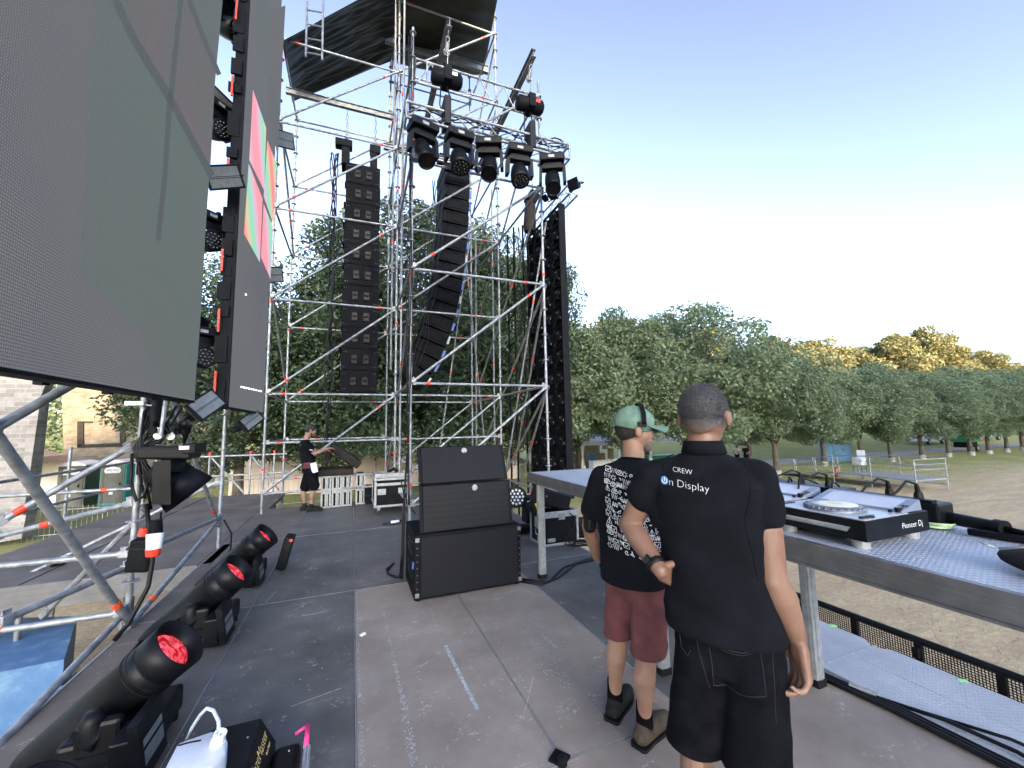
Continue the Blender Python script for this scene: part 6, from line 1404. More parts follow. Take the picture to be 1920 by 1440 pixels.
m = MB(); bm = bmesh.new(); vs = [bm.verts.new(p) for p in j0]; f_ = bm.faces.new(vs); r_ = bmesh.ops.extrude_face_region(bm, geom=[f_]); bmesh.ops.translate(bm, vec=(0, 0, -.11), verts=[g for g in r_['geom'] if isinstance(g, bmesh.types.BMVert)]); bmesh.ops.recalc_face_normals(bm, faces=bm.faces)
bmesh.ops.bevel(bm, geom=list(bm.edges), offset=.014, segments=3, profile=.5, affect='EDGES'); bm.verts.index_update(); m.add([v_.co.copy() for v_ in bm.verts], [[v_.index for v_ in f2.verts] for f2 in bm.faces], True); bm.free(); m.build('body', 'hdpe', jc)
cpn = onz(411, 1382, .36); m = MB(); nn = V((.25, -.2, .9)).normalized(); m.lathe(cpn-nn*.035, nn, [(0, .026), (.02, .028), (.022, .024), (.055, .024), (.055, .014), (.04, .012)], 24, smooth=False); m.build('cap', 'white', jc)
hs = [onz(411, 1378, .37), onz(410, 1352, .39), onz(400, 1332, .41), onz(388, 1328, .41), onz(376, 1340, .38), onz(360, 1365, .30), onz(348, 1392, .2)]
m = MB(); m.path(hs, .0075, 8); m.build('hose', 'hdpe', jc)
m = MB(); m.path([onz(334, 1398, .3315), onz(356, 1392, .3315), onz(377, 1388, .3315)], .0035, 5); m.build('grip_slot', 'blackm', jc)
# joint plate and litter
hk = thing('joint_plate', 'small dark square connector plate at the meeting point of the deck seams', 'plate', onz(1050, 1425)); c = onz(1049, 1424)
m = MB(); m.box(c+V((0, 0, .006)), (.085, .085, .012), Matrix.Rotation(.62, 3, 'Z'), .004); m.build('plate', 'blackm', hk); m = MB(); m.box(c+V((-.01, -.05, .03)), (.04, .03, .05), Matrix.Rotation(.3, 3, 'Z'), .004); m.build('tab', 'black', hk)
m = MB(); c = onz(677, 1192, .002); rq = random.Random(2)
for k in range(4): m.box(c+V((rq.uniform(-.02, .02), rq.uniform(-.01, .01), .002+.002*k)), (.035, .022, .002), Euler((rq.uniform(-.3, .3), rq.uniform(-.3, .3), rq.uniform(0, 3))).to_matrix())
tag(m.build('paper_scrap', 'paper', None, origin=c), 'crumpled scrap of white paper on the deck beside the long seam', 'litter')
M['tape_old'] = simple('worn_grey_tape_residue', (.34, .37, .385), .8, 0, .5, 40); M['scuff'] = simple('pale_scuff', (.46, .44, .425), .85, 0, .4, 60)
a, b_ = onz(835, 1210, .003), onz(895, 1330, .003); dd = (b_-a).normalized(); sd_ = V((-dd.y, dd.x, 0))
m = MB(); m.add([a+sd_*.013, a-sd_*.013, b_-sd_*.012, b_+sd_*.012], [(0, 1, 2, 3)]); tag(m.build('tape_strip', 'tape_old', None, origin=a), 'worn grey strip of old tape on the brown deck boards', 'tape')
m = MB(); rq = random.Random(6)
def trail(p0, p1, n, wd, s_=.0035):
    s_ *= 1.5
    A, B = onz(*p0, .0032), onz(*p1, .0032)
    for i in range(n):
        t_ = rq.random(); p = A.lerp(B, t_)+V((rq.gauss(0, wd), rq.gauss(0, wd), 0)); a = s_*rq.uniform(.4, 1.2); b2 = s_*rq.uniform(.4, 1.2); m.add([p+V((a, 0, 0)), p+V((0, b2, 0)), p+V((-a, 0, 0)), p+V((0, -b2, 0))], [(0, 1, 2, 3)])
trail((718, 1145), (740, 1240), 70, .005); trail((740, 1240), (758, 1330), 150, .008); trail((755, 1300), (775, 1430), 240, .012); trail((805, 1140), (822, 1180), 30, .006)
trail((775, 1255), (815, 1235), 30, .005); trail((1010, 1170), (1045, 1215), 26, .02, .005); trail((1020, 1250), (1065, 1285), 50, .03, .004); trail((1110, 1235), (1130, 1228), 14, .01, .005); trail((900, 1150), (1120, 1400), 60, .25, .004); trail((700, 1180), (960, 1430), 90, .3, .004); trail((560, 1150), (640, 1430), 30, .2, .004); trail((668, 1110), (679, 1440), 130, .006, .004)
for (p, q) in (((1000, 1270), (985, 1330)), ((1015, 1190), (1042, 1214)), ((497, 1130), (518, 1108)), ((640, 1290), (545, 1325)), ((880, 1310), (890, 1300)), ((980, 1010), (1050, 985))):
    A, B = onz(*p, .0032), onz(*q, .0032); sd2 = V((-(B-A).y, (B-A).x, 0)).normalized()*.0024; m.add([A+sd2, A-sd2, B-sd2, B+sd2], [(0, 1, 2, 3)])
o = m.build('paint_specks', 'scuff'); o['label'] = 'pale specks and scratches scattered over the deck boards'; o['category'] = 'specks'; o['kind'] = 'stuff'
# blue container and gear in the pit
bb = thing('blue_container', 'battered blue box with peeling paint in the pit at the lower left', 'container', (-2.8, 4.9, -1))
m, t, b = nmat('peeling_blue_paint'); L = t.links.new; tc = nd(t, 'ShaderNodeTexCoord'); n = nd(t, 'ShaderNodeTexNoise', i_Scale=3., i_Detail=8., i_Roughness=.7); L(tc.outputs['Object'], n.inputs[0]); r = nd(t, 'ShaderNodeValToRGB'); e = r.color_ramp.elements; e[0].position = .5; e[0].color = (.08, .18, .36, 1); e[1].position = .68; e[1].color = (.46, .42, .35, 1); q = e.new(.62); q.color = (.16, .28, .42, 1); q = e.new(.3); q.color = (.06, .145, .32, 1); L(n.outputs[0], r.inputs[0]); L(r.outputs[0], b.inputs['Base Color']); b.inputs['Roughness'].default_value = .45; M['blue_peel'] = m
bt1, bt2, bt3, bt4 = [onz(x, y, -.62) for x, y in ((145, 1158), (120, 1240), (-120, 1290), (-60, 1165))]
m = MB(); q4 = [bt1, bt2, bt3, bt4]; m.hull([p+V((0, 0, -1.2)) for p in q4], q4); m.build('body', 'blue_peel', bb)
m = MB(); m.hull([p+V((0, 0, .001)) for p in q4], [p+V((0, 0, .02)) for p in q4]); m.build('lid', 'blue_peel', bb)
rq = random.Random(14)
for k in range(3):
    g_ = thing('equipment_case', ['black equipment case under the deck edge, nearest the blue box', 'black equipment case in the dark below the near pole', 'black equipment case standing open in the pit', 'low black case in the pit beside the deck', 'black case deep under the rear deck', 'small black case on the pit floor'][k], 'case', (-2.2-.3*k, 5.6+.1*k, -2)); x = -1.95-.36*k; y = 5.85+.1*(k % 3); h = rq.uniform(.8, 1.05)
    m = MB(); m.bx(x-.18, x+.18, y-.2, y+.3, -2, -2+h, .01); m.build('body', 'blackm', g_); m = MB(); rails(m, x-.175, x+.175, y-.195, y+.295, -1.985, -2+h-.01, .012); m.build('edge_trim', 'alu_dull', g_)
us = thing('deck_trestle', 'dark steel supports below the rear deck', 'support frame', (-3, 6.4, -2))
for x in (-4.4, -3.4, -2.5, -1.8):
    for y in (6.4, 9, 12): m = MB(); m.tube((x, y, -2), (x, y, -.2), .03, 8); m.build('post', 'galv_dark', us)
for x in (-4.4, -2.5): m = MB(); m.tube((x, 6.4, -1.8), (x+.9, 6.4, -.3), .024, 8); m.build('brace', 'galv_dark', us)
for y in (-1, 1.5, 4, 6): m = MB(); m.bx(-1.7, 2.8, y, y+.06, -.35, -.16); m.build('beam', 'galv_dark', us)
tb = thing('black_clip', 'small black clip lying on the edge of the rear deck', 'clip', onz(108, 1056)); m = MB(); m.box(onz(108, 1057, .03), (.13, .05, .05), None, .01); m.build('body', 'black', tb); m = MB(); m.box(onz(116, 1054, .05), (.05, .05, .02)); m.build('lever', 'black', tb)
# ------------------------------------------------------------------ PEOPLE
def capsule(mb, p0, p1, r0, r1, n=14, fx=1., fy=1., ref=None):
    """closed tapered capsule; fx, fy flatten the section along ref and across it"""
    p0, p1 = V(p0), V(p1); d = p1-p0; L_ = max(d.length, 1e-5); d = d/L_
    if ref is not None: u = V(ref); u = (u-d*u.dot(d)).normalized(); w_ = d.cross(u)
    else: u, w_ = frame(d)
    prof = []
    for k in range(5): a = pi/2*k/4; prof.append((-r0*cos(a), r0*sin(a)))
    for k in range(5): a = pi/2*k/4; prof.append((L_+r1*sin(a), r1*cos(a)))
    vs = []; fs = []
    for (h, r) in prof:
        r = max(r, 1e-4)
        for i in range(n): a = 2*pi*i/n; vs.append(p0+d*h+u*cos(a)*r*fx+w_*sin(a)*r*fy)
    for j in range(len(prof)-1):
        for i in range(n): fs.append((j*n+i, j*n+(i+1) % n, (j+1)*n+(i+1) % n, (j+1)*n+i))
    fs += [tuple(reversed(range(n))), tuple(range((len(prof)-1)*n, len(prof)*n))]
    mb.add(vs, fs)
def chainc(mb, pts, rs, **k):
    for a, b_, r, q in zip(pts, pts[1:], rs, rs[1:]): capsule(mb, a, b_, r, q, **k)
def sections(mb, secs, n=28):
    """closed tube through elliptical sections (centre, half width, half depth, right vector, forward vector, squareness)"""
    vs = []; fs = []
    for (c, a, b_, r, f, sq) in secs:
        c = V(c)
        for i in range(n):
            t = 2*pi*i/n; x, y = cos(t), sin(t); x = math.copysign(abs(x)**sq, x); y = math.copysign(abs(y)**sq, y)
            vs.append(c+V(r)*a*x+V(f)*b_*y)
    for j in range(len(secs)-1):
        for i in range(n): fs.append((j*n+i, j*n+(i+1) % n, (j+1)*n+(i+1) % n, (j+1)*n+i))
    fs += [tuple(reversed(range(n))), tuple(range((len(secs)-1)*n, len(secs)*n))]
    mb.add(vs, fs)
def blob(name, mb, voxel, mat, parent, smooth=8, fac=.5, folds=None, origin=None, cut=None, shade=True, hollow=None):
    """the closed pieces of mb fused into one continuous surface"""
    me = bpy.data.meshes.new('t'); me.from_pydata(mb.v, [], mb.f)
    bm = bmesh.new(); bm.from_mesh(me); bmesh.ops.recalc_face_normals(bm, faces=bm.faces); bm.to_mesh(me); bm.free()
    o = bpy.data.objects.new('t', me); COL.objects.link(o)
    r = o.modifiers.new('r', 'REMESH'); r.mode = 'VOXEL'; r.voxel_size = voxel; r.use_smooth_shade = True
    s_ = o.modifiers.new('s', 'SMOOTH'); s_.factor = fac; s_.iterations = smooth
    dg = bpy.context.evaluated_depsgraph_get(); out = bpy.data.meshes.new_from_object(o.evaluated_get(dg)); bpy.data.objects.remove(o); bpy.data.meshes.remove(me)
    if folds or cut:
        bm = bmesh.new(); bm.from_mesh(out)
        if cut:
            for (co, no) in cut: bmesh.ops.bisect_plane(bm, geom=list(bm.verts)+list(bm.edges)+list(bm.faces), plane_co=V(co), plane_no=V(no), clear_outer=True)
        bm.normal_update()
        if folds: 
            ds = [(v, v.normal.copy(), folds(v.co, v.normal)) for v in bm.verts]
            for v, n_, q in ds: v.co += n_*q
        bm.to_mesh(out); bm.free()
    out.name = name; out.materials.clear(); out.materials.append(M[mat])
    for p in out.polygons: p.use_smooth = True
    if cut: pass
    ob = bpy.data.objects.new(name, out); COL.objects.link(ob)
    if parent is not None: ob.parent = parent; out.transform(world(parent).inverted())
    if cut: sm_ = ob.modifiers.new('t', 'SOLIDIFY'); sm_.thickness = .003; sm_.offset = -1
    return ob
def bvh_of(ob):
    mw = world(ob); me = ob.data
    return BVHTree.FromPolygons([mw @ v.co for v in me.vertices], [tuple(p.vertices) for p in me.polygons])
def projector(bvh, d, off=.003):
    d = V(d).normalized()
    def f(p):
        h = bvh.ray_cast(V(p)-d*.6, d)
        return h[0]-d*off if h[0] is not None else V(p)
    return f
def hand(mb, wrist, d, palm_n, thumb, s_=1., curl=.5, spread=.10, tips=None):
    """palm and five separate fingers. d: direction of the hand, palm_n: palm normal (fingers curl to it), thumb: side of the thumb"""
    d = V(d).normalized(); pn = V(palm_n); pn = (pn-d*pn.dot(d)).normalized(); t = V(thumb); t = (t-d*t.dot(d)-pn*t.dot(pn)).normalized()
    w0 = V(wrist); kn = w0+d*.088*s_
    capsule(mb, w0, w0+d*.03*s_, .026*s_, .028*s_, fx=.72, fy=1.1, ref=pn)
    for q in (-.027, -.009, .009, .027): capsule(mb, w0+d*.018*s_+t*q*.7*s_, kn+t*q*s_-pn*.0, .0165*s_, .0125*s_, n=10)
    ln = [.031, .043, .047, .043]
    for k, q in enumerate((-.031, -.0105, .0105, .031)):
        L0 = ln[k]*s_; r = (.0082, .0092, .0096, .0092)[k]*s_; p = kn+t*q*s_; c = curl*(1+.12*(k-1.5)) if not isinstance(curl, (list, tuple)) else curl[k]
        a = c*.75; dr = (d*cos(a)+pn*sin(a)+t*spread*q/.031*cos(a)).normalized(); p1 = p+dr*L0
        a += c*1.1; dr = (d*cos(a)+pn*sin(a)+t*spread*.5*q/.031).normalized(); p2 = p1+dr*L0*.62
        a += c*.8; dr = (d*cos(a)+pn*sin(a)).normalized(); p3 = p2+dr*L0*.48
        chainc(mb, [p, p1, p2, p3], [r*1.12, r*1.02, r*.94, r*.80], n=10)
    tb = w0+d*.022*s_+t*.024*s_; t1 = tb+(d*.62+t*.62+pn*.45).normalized()*.042*s_; t2 = t1+(d*.86+t*.15+pn*.45).normalized()*.034*s_; t3 = t2+(d*.9-t*.1+pn*.4).normalized()*.024*s_
    chainc(mb, [tb, t1, t2, t3], [.0165*s_, .0125*s_, .0108*s_, .009*s_], n=10)
def headshape(mb, c, f, r, u, s_=1.):
    """c centre of the skull, f forward, r right, u up"""
    c = V(c); R3 = Matrix((r, f, u)).transposed()
    mb.ball(c+f*-.012*s_+u*.022*s_, .1*s_, 24, 16, (.79, .98, .86), R3)
    mb.ball(c+f*.018*s_-u*.03*s_, .1*s_, 20, 14, (.69, .78, .80), R3)
    mb.ball(c+f*.048*s_-u*.082*s_, .1*s_, 16, 12, (.50, .44, .36), R3)          # jaw
    capsule(mb, c-u*.04*s_+f*.088*s_, c+u*.004*s_+f*.078*s_, .0155*s_, .009*s_)   # nose
    capsule(mb, c-u*.035*s_+f*.09*s_-r*.010*s_, c-u*.035*s_+f*.09*s_+r*.010*s_, .010*s_, .010*s_)
    capsule(mb, c+u*.012*s_+f*.074*s_-r*.032*s_, c+u*.012*s_+f*.074*s_+r*.032*s_, .014*s_, .014*s_)   # brow
    capsule(mb, c-u*.068*s_+f*.078*s_-r*.016*s_, c-u*.068*s_+f*.078*s_+r*.016*s_, .011*s_, .011*s_)   # lips
    mb.ball(c-u*.108*s_+f*.068*s_, .022*s_, 12, 8)
    for q in (-1, 1):
        mb.ball(c+f*.062*s_+r*q*.032*s_-u*.036*s_, .024*s_, 12, 8)
        e = c+r*q*.079*s_-u*.022*s_-f*.008*s_                                    # ear
        R4 = Matrix((r, f, u)).transposed() @ Matrix.Rotation(q*-.35, 3, 'Z')
        mb.ball(e+r*q*.008*s_-f*.004*s_, .032*s_, 16, 10, (.30, .62, 1.0), R4)
        mb.ball(e+r*q*.012*s_-f*.012*s_+u*.004*s_, .028*s_, 14, 10, (.22, .42, .95), R4)
def basis(az, tilt=0.): return V((sin(az), cos(az), 0)), V((cos(az), -sin(az), 0)), V((0, 0, 1))
def fuzz(name, src, parent, mat, n, length, test, seed=1, lean=(0, 0, -.4), w_=.0006):
    """short hairs standing on a surface"""
    rn = random.Random(seed); me = src.data; mw = world(src); m = MB(); pol = [p for p in me.polygons if test(mw @ p.center, (mw.to_3x3() @ p.normal))]
    if not pol: return
    for i in range(n):
        p = pol[rn.randrange(len(pol))]; vs = [mw @ me.vertices[k].co for k in p.vertices]; a, b_ = rn.random(), rn.random(); c = vs[0].lerp(vs[1], a).lerp(vs[-1].lerp(vs[-2], a), b_)
        d = ((mw.to_3x3() @ p.normal)+V(lean)*.6+V((rn.uniform(-1, 1), rn.uniform(-1, 1), rn.uniform(-1, 1)))*.35).normalized(); s_ = d.orthogonal().normalized(); s_ = Matrix.Rotation(rn.uniform(0, 6.28), 3, d) @ s_
        m.add([c-s_*w_, c+s_*w_, c+d*length*rn.uniform(.6, 1.1)], [(0, 1, 2)])
    return m.build(name, mat, parent)
# ============ the man in the polo shirt, seen from behind
AZ1 = radians(47+8); NP, NN = (1.26, 1.18, 0), V((sin(radians(47)), cos(radians(47)), 0))
def J(x, y, off=0.): return onpl(x, y, V(NP)+NN*off, NN)
f1, r1, u1 = basis(AZ1)
man = thing('person', 'man with short grey hair in a black polo shirt and black denim shorts, back turned, left hand on his hip', 'person', (1.26, 1.18, 0))
man['label'] = 'man in black polo shirt and denim shorts, back turned, left hand on his hip'
hc = J(1320, 776, .0)
ls, rs = J(1222, 893), J(1418, 893); le, re_ = J(1181, 985, .02), J(1448, 1085, -.04)
lw, rw_ = J(1238, 1070, -.13), J(1494, 1196, .02)
nk0, nk1 = J(1318, 885), J(1319, 815)
lh, rh_ = J(1317, 1215), J(1412, 1215); lk, rk = J(1305, 1395, .05), J(1420, 1425, -.02)
la_, ra_ = V((lk.x-.02, lk.y-.02, .10)), V((rk.x+.02, rk.y-.01, .10))
b = MB()
az_h = AZ1+radians(6); hf, hr_, hu = basis(az_h); headshape(b, hc, hf, hr_, hu, 1.0)
capsule(b, nk0-f1*.01, nk1+f1*.005-u1*.0, .066, .057, n=18, fx=1., fy=1., ref=r1); capsule(b, ls+V((0, 0, -.01)), nk0+V((0, 0, -.01)), .034, .045); capsule(b, rs+V((0, 0, -.01)), nk0+V((0, 0, -.01)), .034, .045)
mid = lambda a, c, t_: a.lerp(c, t_)
sections(b, [(mid(lh, rh_, .5)-u1*.06, .15, .10, r1, f1, .9), (mid(lh, rh_, .5)+u1*.08, .16, .11, r1, f1, .9), (mid(ls, rs, .5)-u1*.28, .15, .105, r1, f1, .9), (mid(ls, rs, .5)-u1*.08, .18, .11, r1, f1, .9), (mid(ls, rs, .5)+u1*.03, .12, .07, r1, f1, 1.)], 24)
# left arm, bent, with shaped muscles
chainc(b, [ls-V((0, 0, .012)), mid(ls, le, .45), le], [.050, .051, .041], n=18); chainc(b, [le, mid(le, lw, .28), mid(le, lw, .7), lw], [.040, .0445, .035, .027], n=18)
chainc(b, [rs-V((0, 0, .012)), mid(rs, re_, .5), re_], [.050, .056, .047], n=18); chainc(b, [re_, mid(re_, rw_, .3), mid(re_, rw_, .7), rw_], [.047, .054, .043, .031], n=18)
b.ball(re_-f1*.018+V((0, 0, -.005)), .032, 12, 8); b.ball(le-r1*.012, .034, 12, 8)
ldir = (J(1252, 1092, -.10)-lw).normalized(); hand(b, lw+ldir*.004, (ldir*.55+f1*.75+r1*.1), r1*.9+V((0, 0, -.3)), f1*.2+V((0, 0, 1)), .98, [1.15, 1.2, 1.2, 1.1], .06)
rdir = (J(1502, 1262, .0)-rw_).normalized(); hand(b, rw_+rdir*.005, rdir, (-r1*.75-f1*.45), f1*.8-r1*.3, 1.24, [.85, .78, .70, .6], .16)
chainc(b, [lh, mid(lh, lk, .5), lk], [.088, .075, .058], n=18); chainc(b, [rh_, mid(rh_, rk, .5), rk], [.088, .075, .058], n=18)
for k_, a_ in ((lk, la_), (rk, ra_)): chainc(b, [k_, mid(k_, a_, .3)-f1*.015, mid(k_, a_, .65), a_], [.055, .060, .043, .034], n=18)
body = blob('body', b, .0052, 'skin', man, 7)
# hair: a close-cut cap over the skull, faded toward the nape
hb = MB(); R3 = Matrix((hr_, hf, hu)).transposed()
hb.ball(hc-hf*.014+hu*.026, .104, 28, 20, (.80, .98, .86), R3); hb.ball(hc-hf*.028-hu*.012, .1, 24, 16, (.74, .76, .80), R3)
def hairline(co):
    q = co-hc; z = q.dot(hu); fwd = q.dot(hf); sd_ = abs(q.dot(hr_)); return z > (-.062 if fwd < -.02 else (-.01+.4*max(0, fwd))) 
hair = blob('hair', hb, .006, 'hair_grey', man, 6, cut=[(hc-hu*.058-hf*.06, (-hu*1.0+hf*.55).normalized()), (hc+hf*.055, (hf-hu*.3).normalized())])
m, t, bb_ = nmat('cropped_hair_fading_to_skin'); L = t.links.new; tc = nd(t, 'ShaderNodeTexCoord'); sx = nd(t, 'ShaderNodeSeparateXYZ'); L(tc.outputs['Object'], sx.inputs[0])
mr = nd(t, 'ShaderNodeMapRange'); mr.inputs[1].default_value = hc.z-.085; mr.inputs[2].default_value = hc.z-.025; L(sx.outputs[2], mr.inputs[0])
n = nd(t, 'ShaderNodeTexNoise', i_Scale=230., i_Detail=3.); L(tc.outputs['Object'], n.inputs[0]); n5 = nd(t, 'ShaderNodeTexNoise', i_Scale=14., i_Detail=3.); L(tc.outputs['Object'], n5.inputs[0])
r = nd(t, 'ShaderNodeValToRGB'); e = r.color_ramp.elements; e[0].position = .35; e[0].color = (.016, .017, .021, 1); e[1].position = .68; e[1].color = (.075, .078, .088, 1); L(n.outputs[0], r.inputs[0])
mx = nd(t, 'ShaderNodeMixRGB'); mx.inputs[1].default_value = (.20, .13, .10, 1); L(r.outputs[0], mx.inputs[2]); ad = nd(t, 'ShaderNodeMath', operation='MULTIPLY_ADD', use_clamp=True); ad.inputs[1].default_value = .5; L(n5.outputs[0], ad.inputs[0])
sb2 = nd(t, 'ShaderNodeMath', operation='SUBTRACT'); sb2.inputs[1].default_value = .25; L(mr.outputs[0], sb2.inputs[0]); L(sb2.outputs[0], ad.inputs[2]); L(ad.outputs[0], mx.inputs[0]); L(mx.outputs[0], bb_.inputs['Base Color']); bb_.inputs['Roughness'].default_value = .8
bp = nd(t, 'ShaderNodeBump', i_Strength=.7, i_Distance=.003); L(n.outputs[0], bp.inputs['Height']); L(bp.outputs[0], bb_.inputs['Normal'])
hair.data.materials[0] = m
M['hair_fuzz'] = simple('grey_hair_tips', (.055, .058, .066), .6, 0, .5, 200)
fuzz('hair_strands', hair, hair, 'hair_fuzz', 11000, .0065, lambda c, n_: (c-hc).dot(hu) > -.02 and n_.dot(CF) < .4, 4, (0, 0, .2), .0005)
gl_ = MB(); ge = hc+hr_*.083-hu*.004; gl_.path([ge-hf*.02-hu*.012, ge-hf*.005+hu*.002, ge+hf*.05+hr_*.004+hu*.004, ge+hf*.095-hr_*.01], .0024, 6); gl_.path([hc-hr_*.083-hu*.006-hf*.02, hc-hr_*.083+hf*.05, hc-hr_*.07+hf*.1], .0024, 6); gl_.path([hc-hr_*.07+hf*.1, hc+hf*.105, hc+hr_*.073+hf*.095], .002, 6); gl_.build('glasses', 'blackg', man)
# shirt
s_ = MB(); C_ = mid(ls, rs, .5); H_ = mid(lh, rh_, .5)
sections(s_, [(J(1358, 1178)-u1*.005, .198, .148, r1, f1, .92), (J(1350, 1140), .192, .146, r1, f1, .92), (J(1342, 1090), .178, .140, r1, f1, .92), (J(1333, 1020), .178, .140, r1, f1, .9), (J(1325, 950), .192, .138, r1, f1, .88), (J(1322, 905), .202, .122, r1, f1, .85), (J(1320, 872), .150, .088, r1, f1, .9), (J(1319, 850), .085, .070, r1, f1, 1.)], 40)
capsule(s_, ls-V((0, 0, .012)), rs-V((0, 0, .012)), .066, .066, n=20, fx=1., fy=1.)
capsule(s_, ls+V((0, 0, .005)), nk0+V((0, 0, .02)), .056, .058, n=18); capsule(s_, rs+V((0, 0, .005)), nk0+V((0, 0, .02)), .056, .058, n=18)
lse, rse = ls.lerp(le, .40), rs.lerp(re_, .36)
chainc(s_, [ls-V((0, 0, .010)), ls.lerp(le, .2), lse], [.066, .067, .066], n=22); chainc(s_, [rs-V((0, 0, .008)), rs.lerp(re_, .2), rse], [.068, .071, .076], n=22)
chainc(s_, [J(1250, 960), J(1240, 930)], [.07, .06]); chainc(s_, [J(1392, 965), J(1400, 925)], [.075, .06])
dl = (le-ls).normalized(); dr_ = (re_-rs).normalized()
def folds1(co, n_):
    q = co-C_; h = q.dot(u1); x = q.dot(r1); k = noise.noise(V((x*5+1, h*9, q.dot(f1)*5)))
    s2 = noise.noise(V((x*9+h*14, h*3-x*6, 2.2))); low = max(0, min(1, (-h-.22)/.25))
    ar = max(0, min(1, (abs(x)-.15)/.06))
    d1 = .0045*k+.0045*s2+low*(.009*noise.noise(V((x*4, h*16+x*5, 5)))+.004*noise.noise(V((x*11, h*24, 1)))+0)+ar*.007*noise.noise(V((x*9, h*20, 9)))
    return d1
shirt = blob('polo_shirt', s_, .0062, 'cotton', man, 9, folds=folds1, cut=[(ls.lerp(le, .72)+dl*.05, dl), ] if False else None)
# sleeve hems and placket seams: thin raised bands
def ring(c, d, ra, rb, ref, th=.0035, mat='cotton', name='sleeve_hem', parent=None, w2=.014):
    m = MB(); u = V(ref); u = (u-V(d)*u.dot(d)).normalized(); v = V(d).cross(u); vs = []; fs = []; n = 36
    for (h, e) in ((-w2/2, 0), (-w2/2, th), (w2/2, th), (w2/2, 0)):
        for i in range(n): a = 2*pi*i/n; vs.append(V(c)+V(d)*h+u*cos(a)*(ra+e)+v*sin(a)*(rb+e))
    for j in range(4):
        for i in range(n): fs.append((j*n+i, j*n+(i+1) % n, ((j+1) % 4)*n+(i+1) % n, ((j+1) % 4)*n+i))
    m.add(vs, fs, True); return m.build(name, mat, parent)
# collar
m = MB(); vs = []; fs = []; nseg = 44; lay = [(-.020, .071, .069), (.006, .066, .064), (.030, .064, .062), (.034, .0675, .0655), (.018, .073, .071), (-.012, .081, .078), (-.014, .077, .074)]
cc_ = J(1319, 842)
for (h, a_, b2) in lay:
    for i in range(nseg): t_ = 2*pi*i/nseg; up = .0+(.010*cos(t_-pi*1.5)); vs.append(cc_+u1*(h-.014*max(0, sin(t_)))+r1*cos(t_)*a_+f1*sin(t_)*b2)
for j in range(len(lay)-1):
    for i in range(nseg): fs.append((j*nseg+i, j*nseg+(i+1) % nseg, (j+1)*nseg+(i+1) % nseg, (j+1)*nseg+i))
m.add(vs, fs, True); m.build('collar', 'cotton', shirt)
bv = bvh_of(shirt); pj = projector(bv, NN, .0022)
tx = J(1275, 897, -.25); rt_ = (J(1320, 903, -.25)-J(1250, 893, -.25)).normalized(); upv = V((0, 0, 1))
m = MB(); m.text('CREW', J(1276, 894, -.2), rt_, upv, .0245, 0, proj=pj, sub=.006, bold=-.0005); a = m.build('crew_lettering', 'text', shirt)
m = MB(); m.text('n Display', J(1249, 917, -.2), rt_, upv, .0370, 0, align='LEFT', proj=pj, sub=.006, bold=-.0009); m.build('display_lettering', 'text', shirt)
M['logo_blue'] = simple('blue_print', (.025, .15, .36), .6)
m = MB(); c = J(1240, 909, -.2)
def disc(m, c, r0, r1_, a0=0., a1=2*pi, n=30):
    vs = []
    for i in range(n+1): a = a0+(a1-a0)*i/n; dv_ = rt_*cos(a)+upv*sin(a); vs += [pj(c+dv_*r0), pj(c+dv_*r1_)]
    m.add(vs, [(2*i, 2*i+1, 2*i+3, 2*i+2) for i in range(n)])
disc(m, c, .0001, .0145); m.build('logo_disc', 'logo_blue', shirt)
pj2 = projector(bv, NN, .0032); pj_, pj = pj, pj2
m = MB(); disc(m, c, .0078, .0104, pi/2+.5, pi/2+2*pi-.5); m.add([pj2(c+rt_*a+upv*b2) for a, b2 in ((-.0013, -.002), (.0013, -.002), (.0013, .0125), (-.0013, .0125))], [(0, 1, 2, 3)]); m.build('power_symbol', 'text', shirt); pj = pj_
# shorts
s2_ = MB()
sections(s2_, [(H_-u1*.05, .172, .128, r1, f1, .9), (H_+u1*.03, .178, .132, r1, f1, .9), (H_+u1*.10, .172, .125, r1, f1, .9)], 32)
for h_, k_, hm, w3 in ((lh, lk, J(1304, 1390, .04), .098), (rh_, rk, J(1418, 1440, -.02), .102)):
    bt = V((k_.x, k_.y, hm.z-.0)) if False else hm
    sections(s2_, [(bt, w3*1.06, w3*1.08, r1, f1, 1.), (mid(h_, bt, .6), w3*1.02, w3*1.08, r1, f1, 1.), (h_-u1*.02, w3*.98, .118, r1, f1, 1.), (h_+u1*.05, w3*.9, .11, r1, f1, 1.)], 28)
s2_.ball(H_+r1*.075-f1*.045-u1*.03, .1, 20, 14, (.92, .9, 1.05), Matrix((r1, f1, u1)).transposed()); s2_.ball(H_-r1*.075-f1*.045-u1*.03, .1, 20, 14, (.92, .9, 1.05), Matrix((r1, f1, u1)).transposed())
def folds2(co, n_):
    q = co-H_; h = q.dot(u1); x = q.dot(r1)
    return .005*noise.noise(V((x*6, h*13+x*9, q.dot(f1)*5)))+.0035*noise.noise(V((x*12-h*8, h*22, 7)))
sh = blob('denim_shorts', s2_, .0062, 'jean', man, 5, folds=folds2)
bv2 = bvh_of(sh); pk = projector(bv2, NN, .0028)
def pocket(pts, parent, r=.0011):
    m = MB(); P3 = []
    for a, c in zip(pts, pts[1:]):
        n2 = max(2, int((V(a)-V(c)).length/9))
        for i in range(n2): t_ = i/n2; P3.append(pk(J(a[0]+(c[0]-a[0])*t_, a[1]+(c[1]-a[1])*t_, -.25)))
    P3.append(pk(J(*pts[-1], -.25))); m.path(P3, r, 5); return m.build('pocket_stitching', 'stitch', parent)
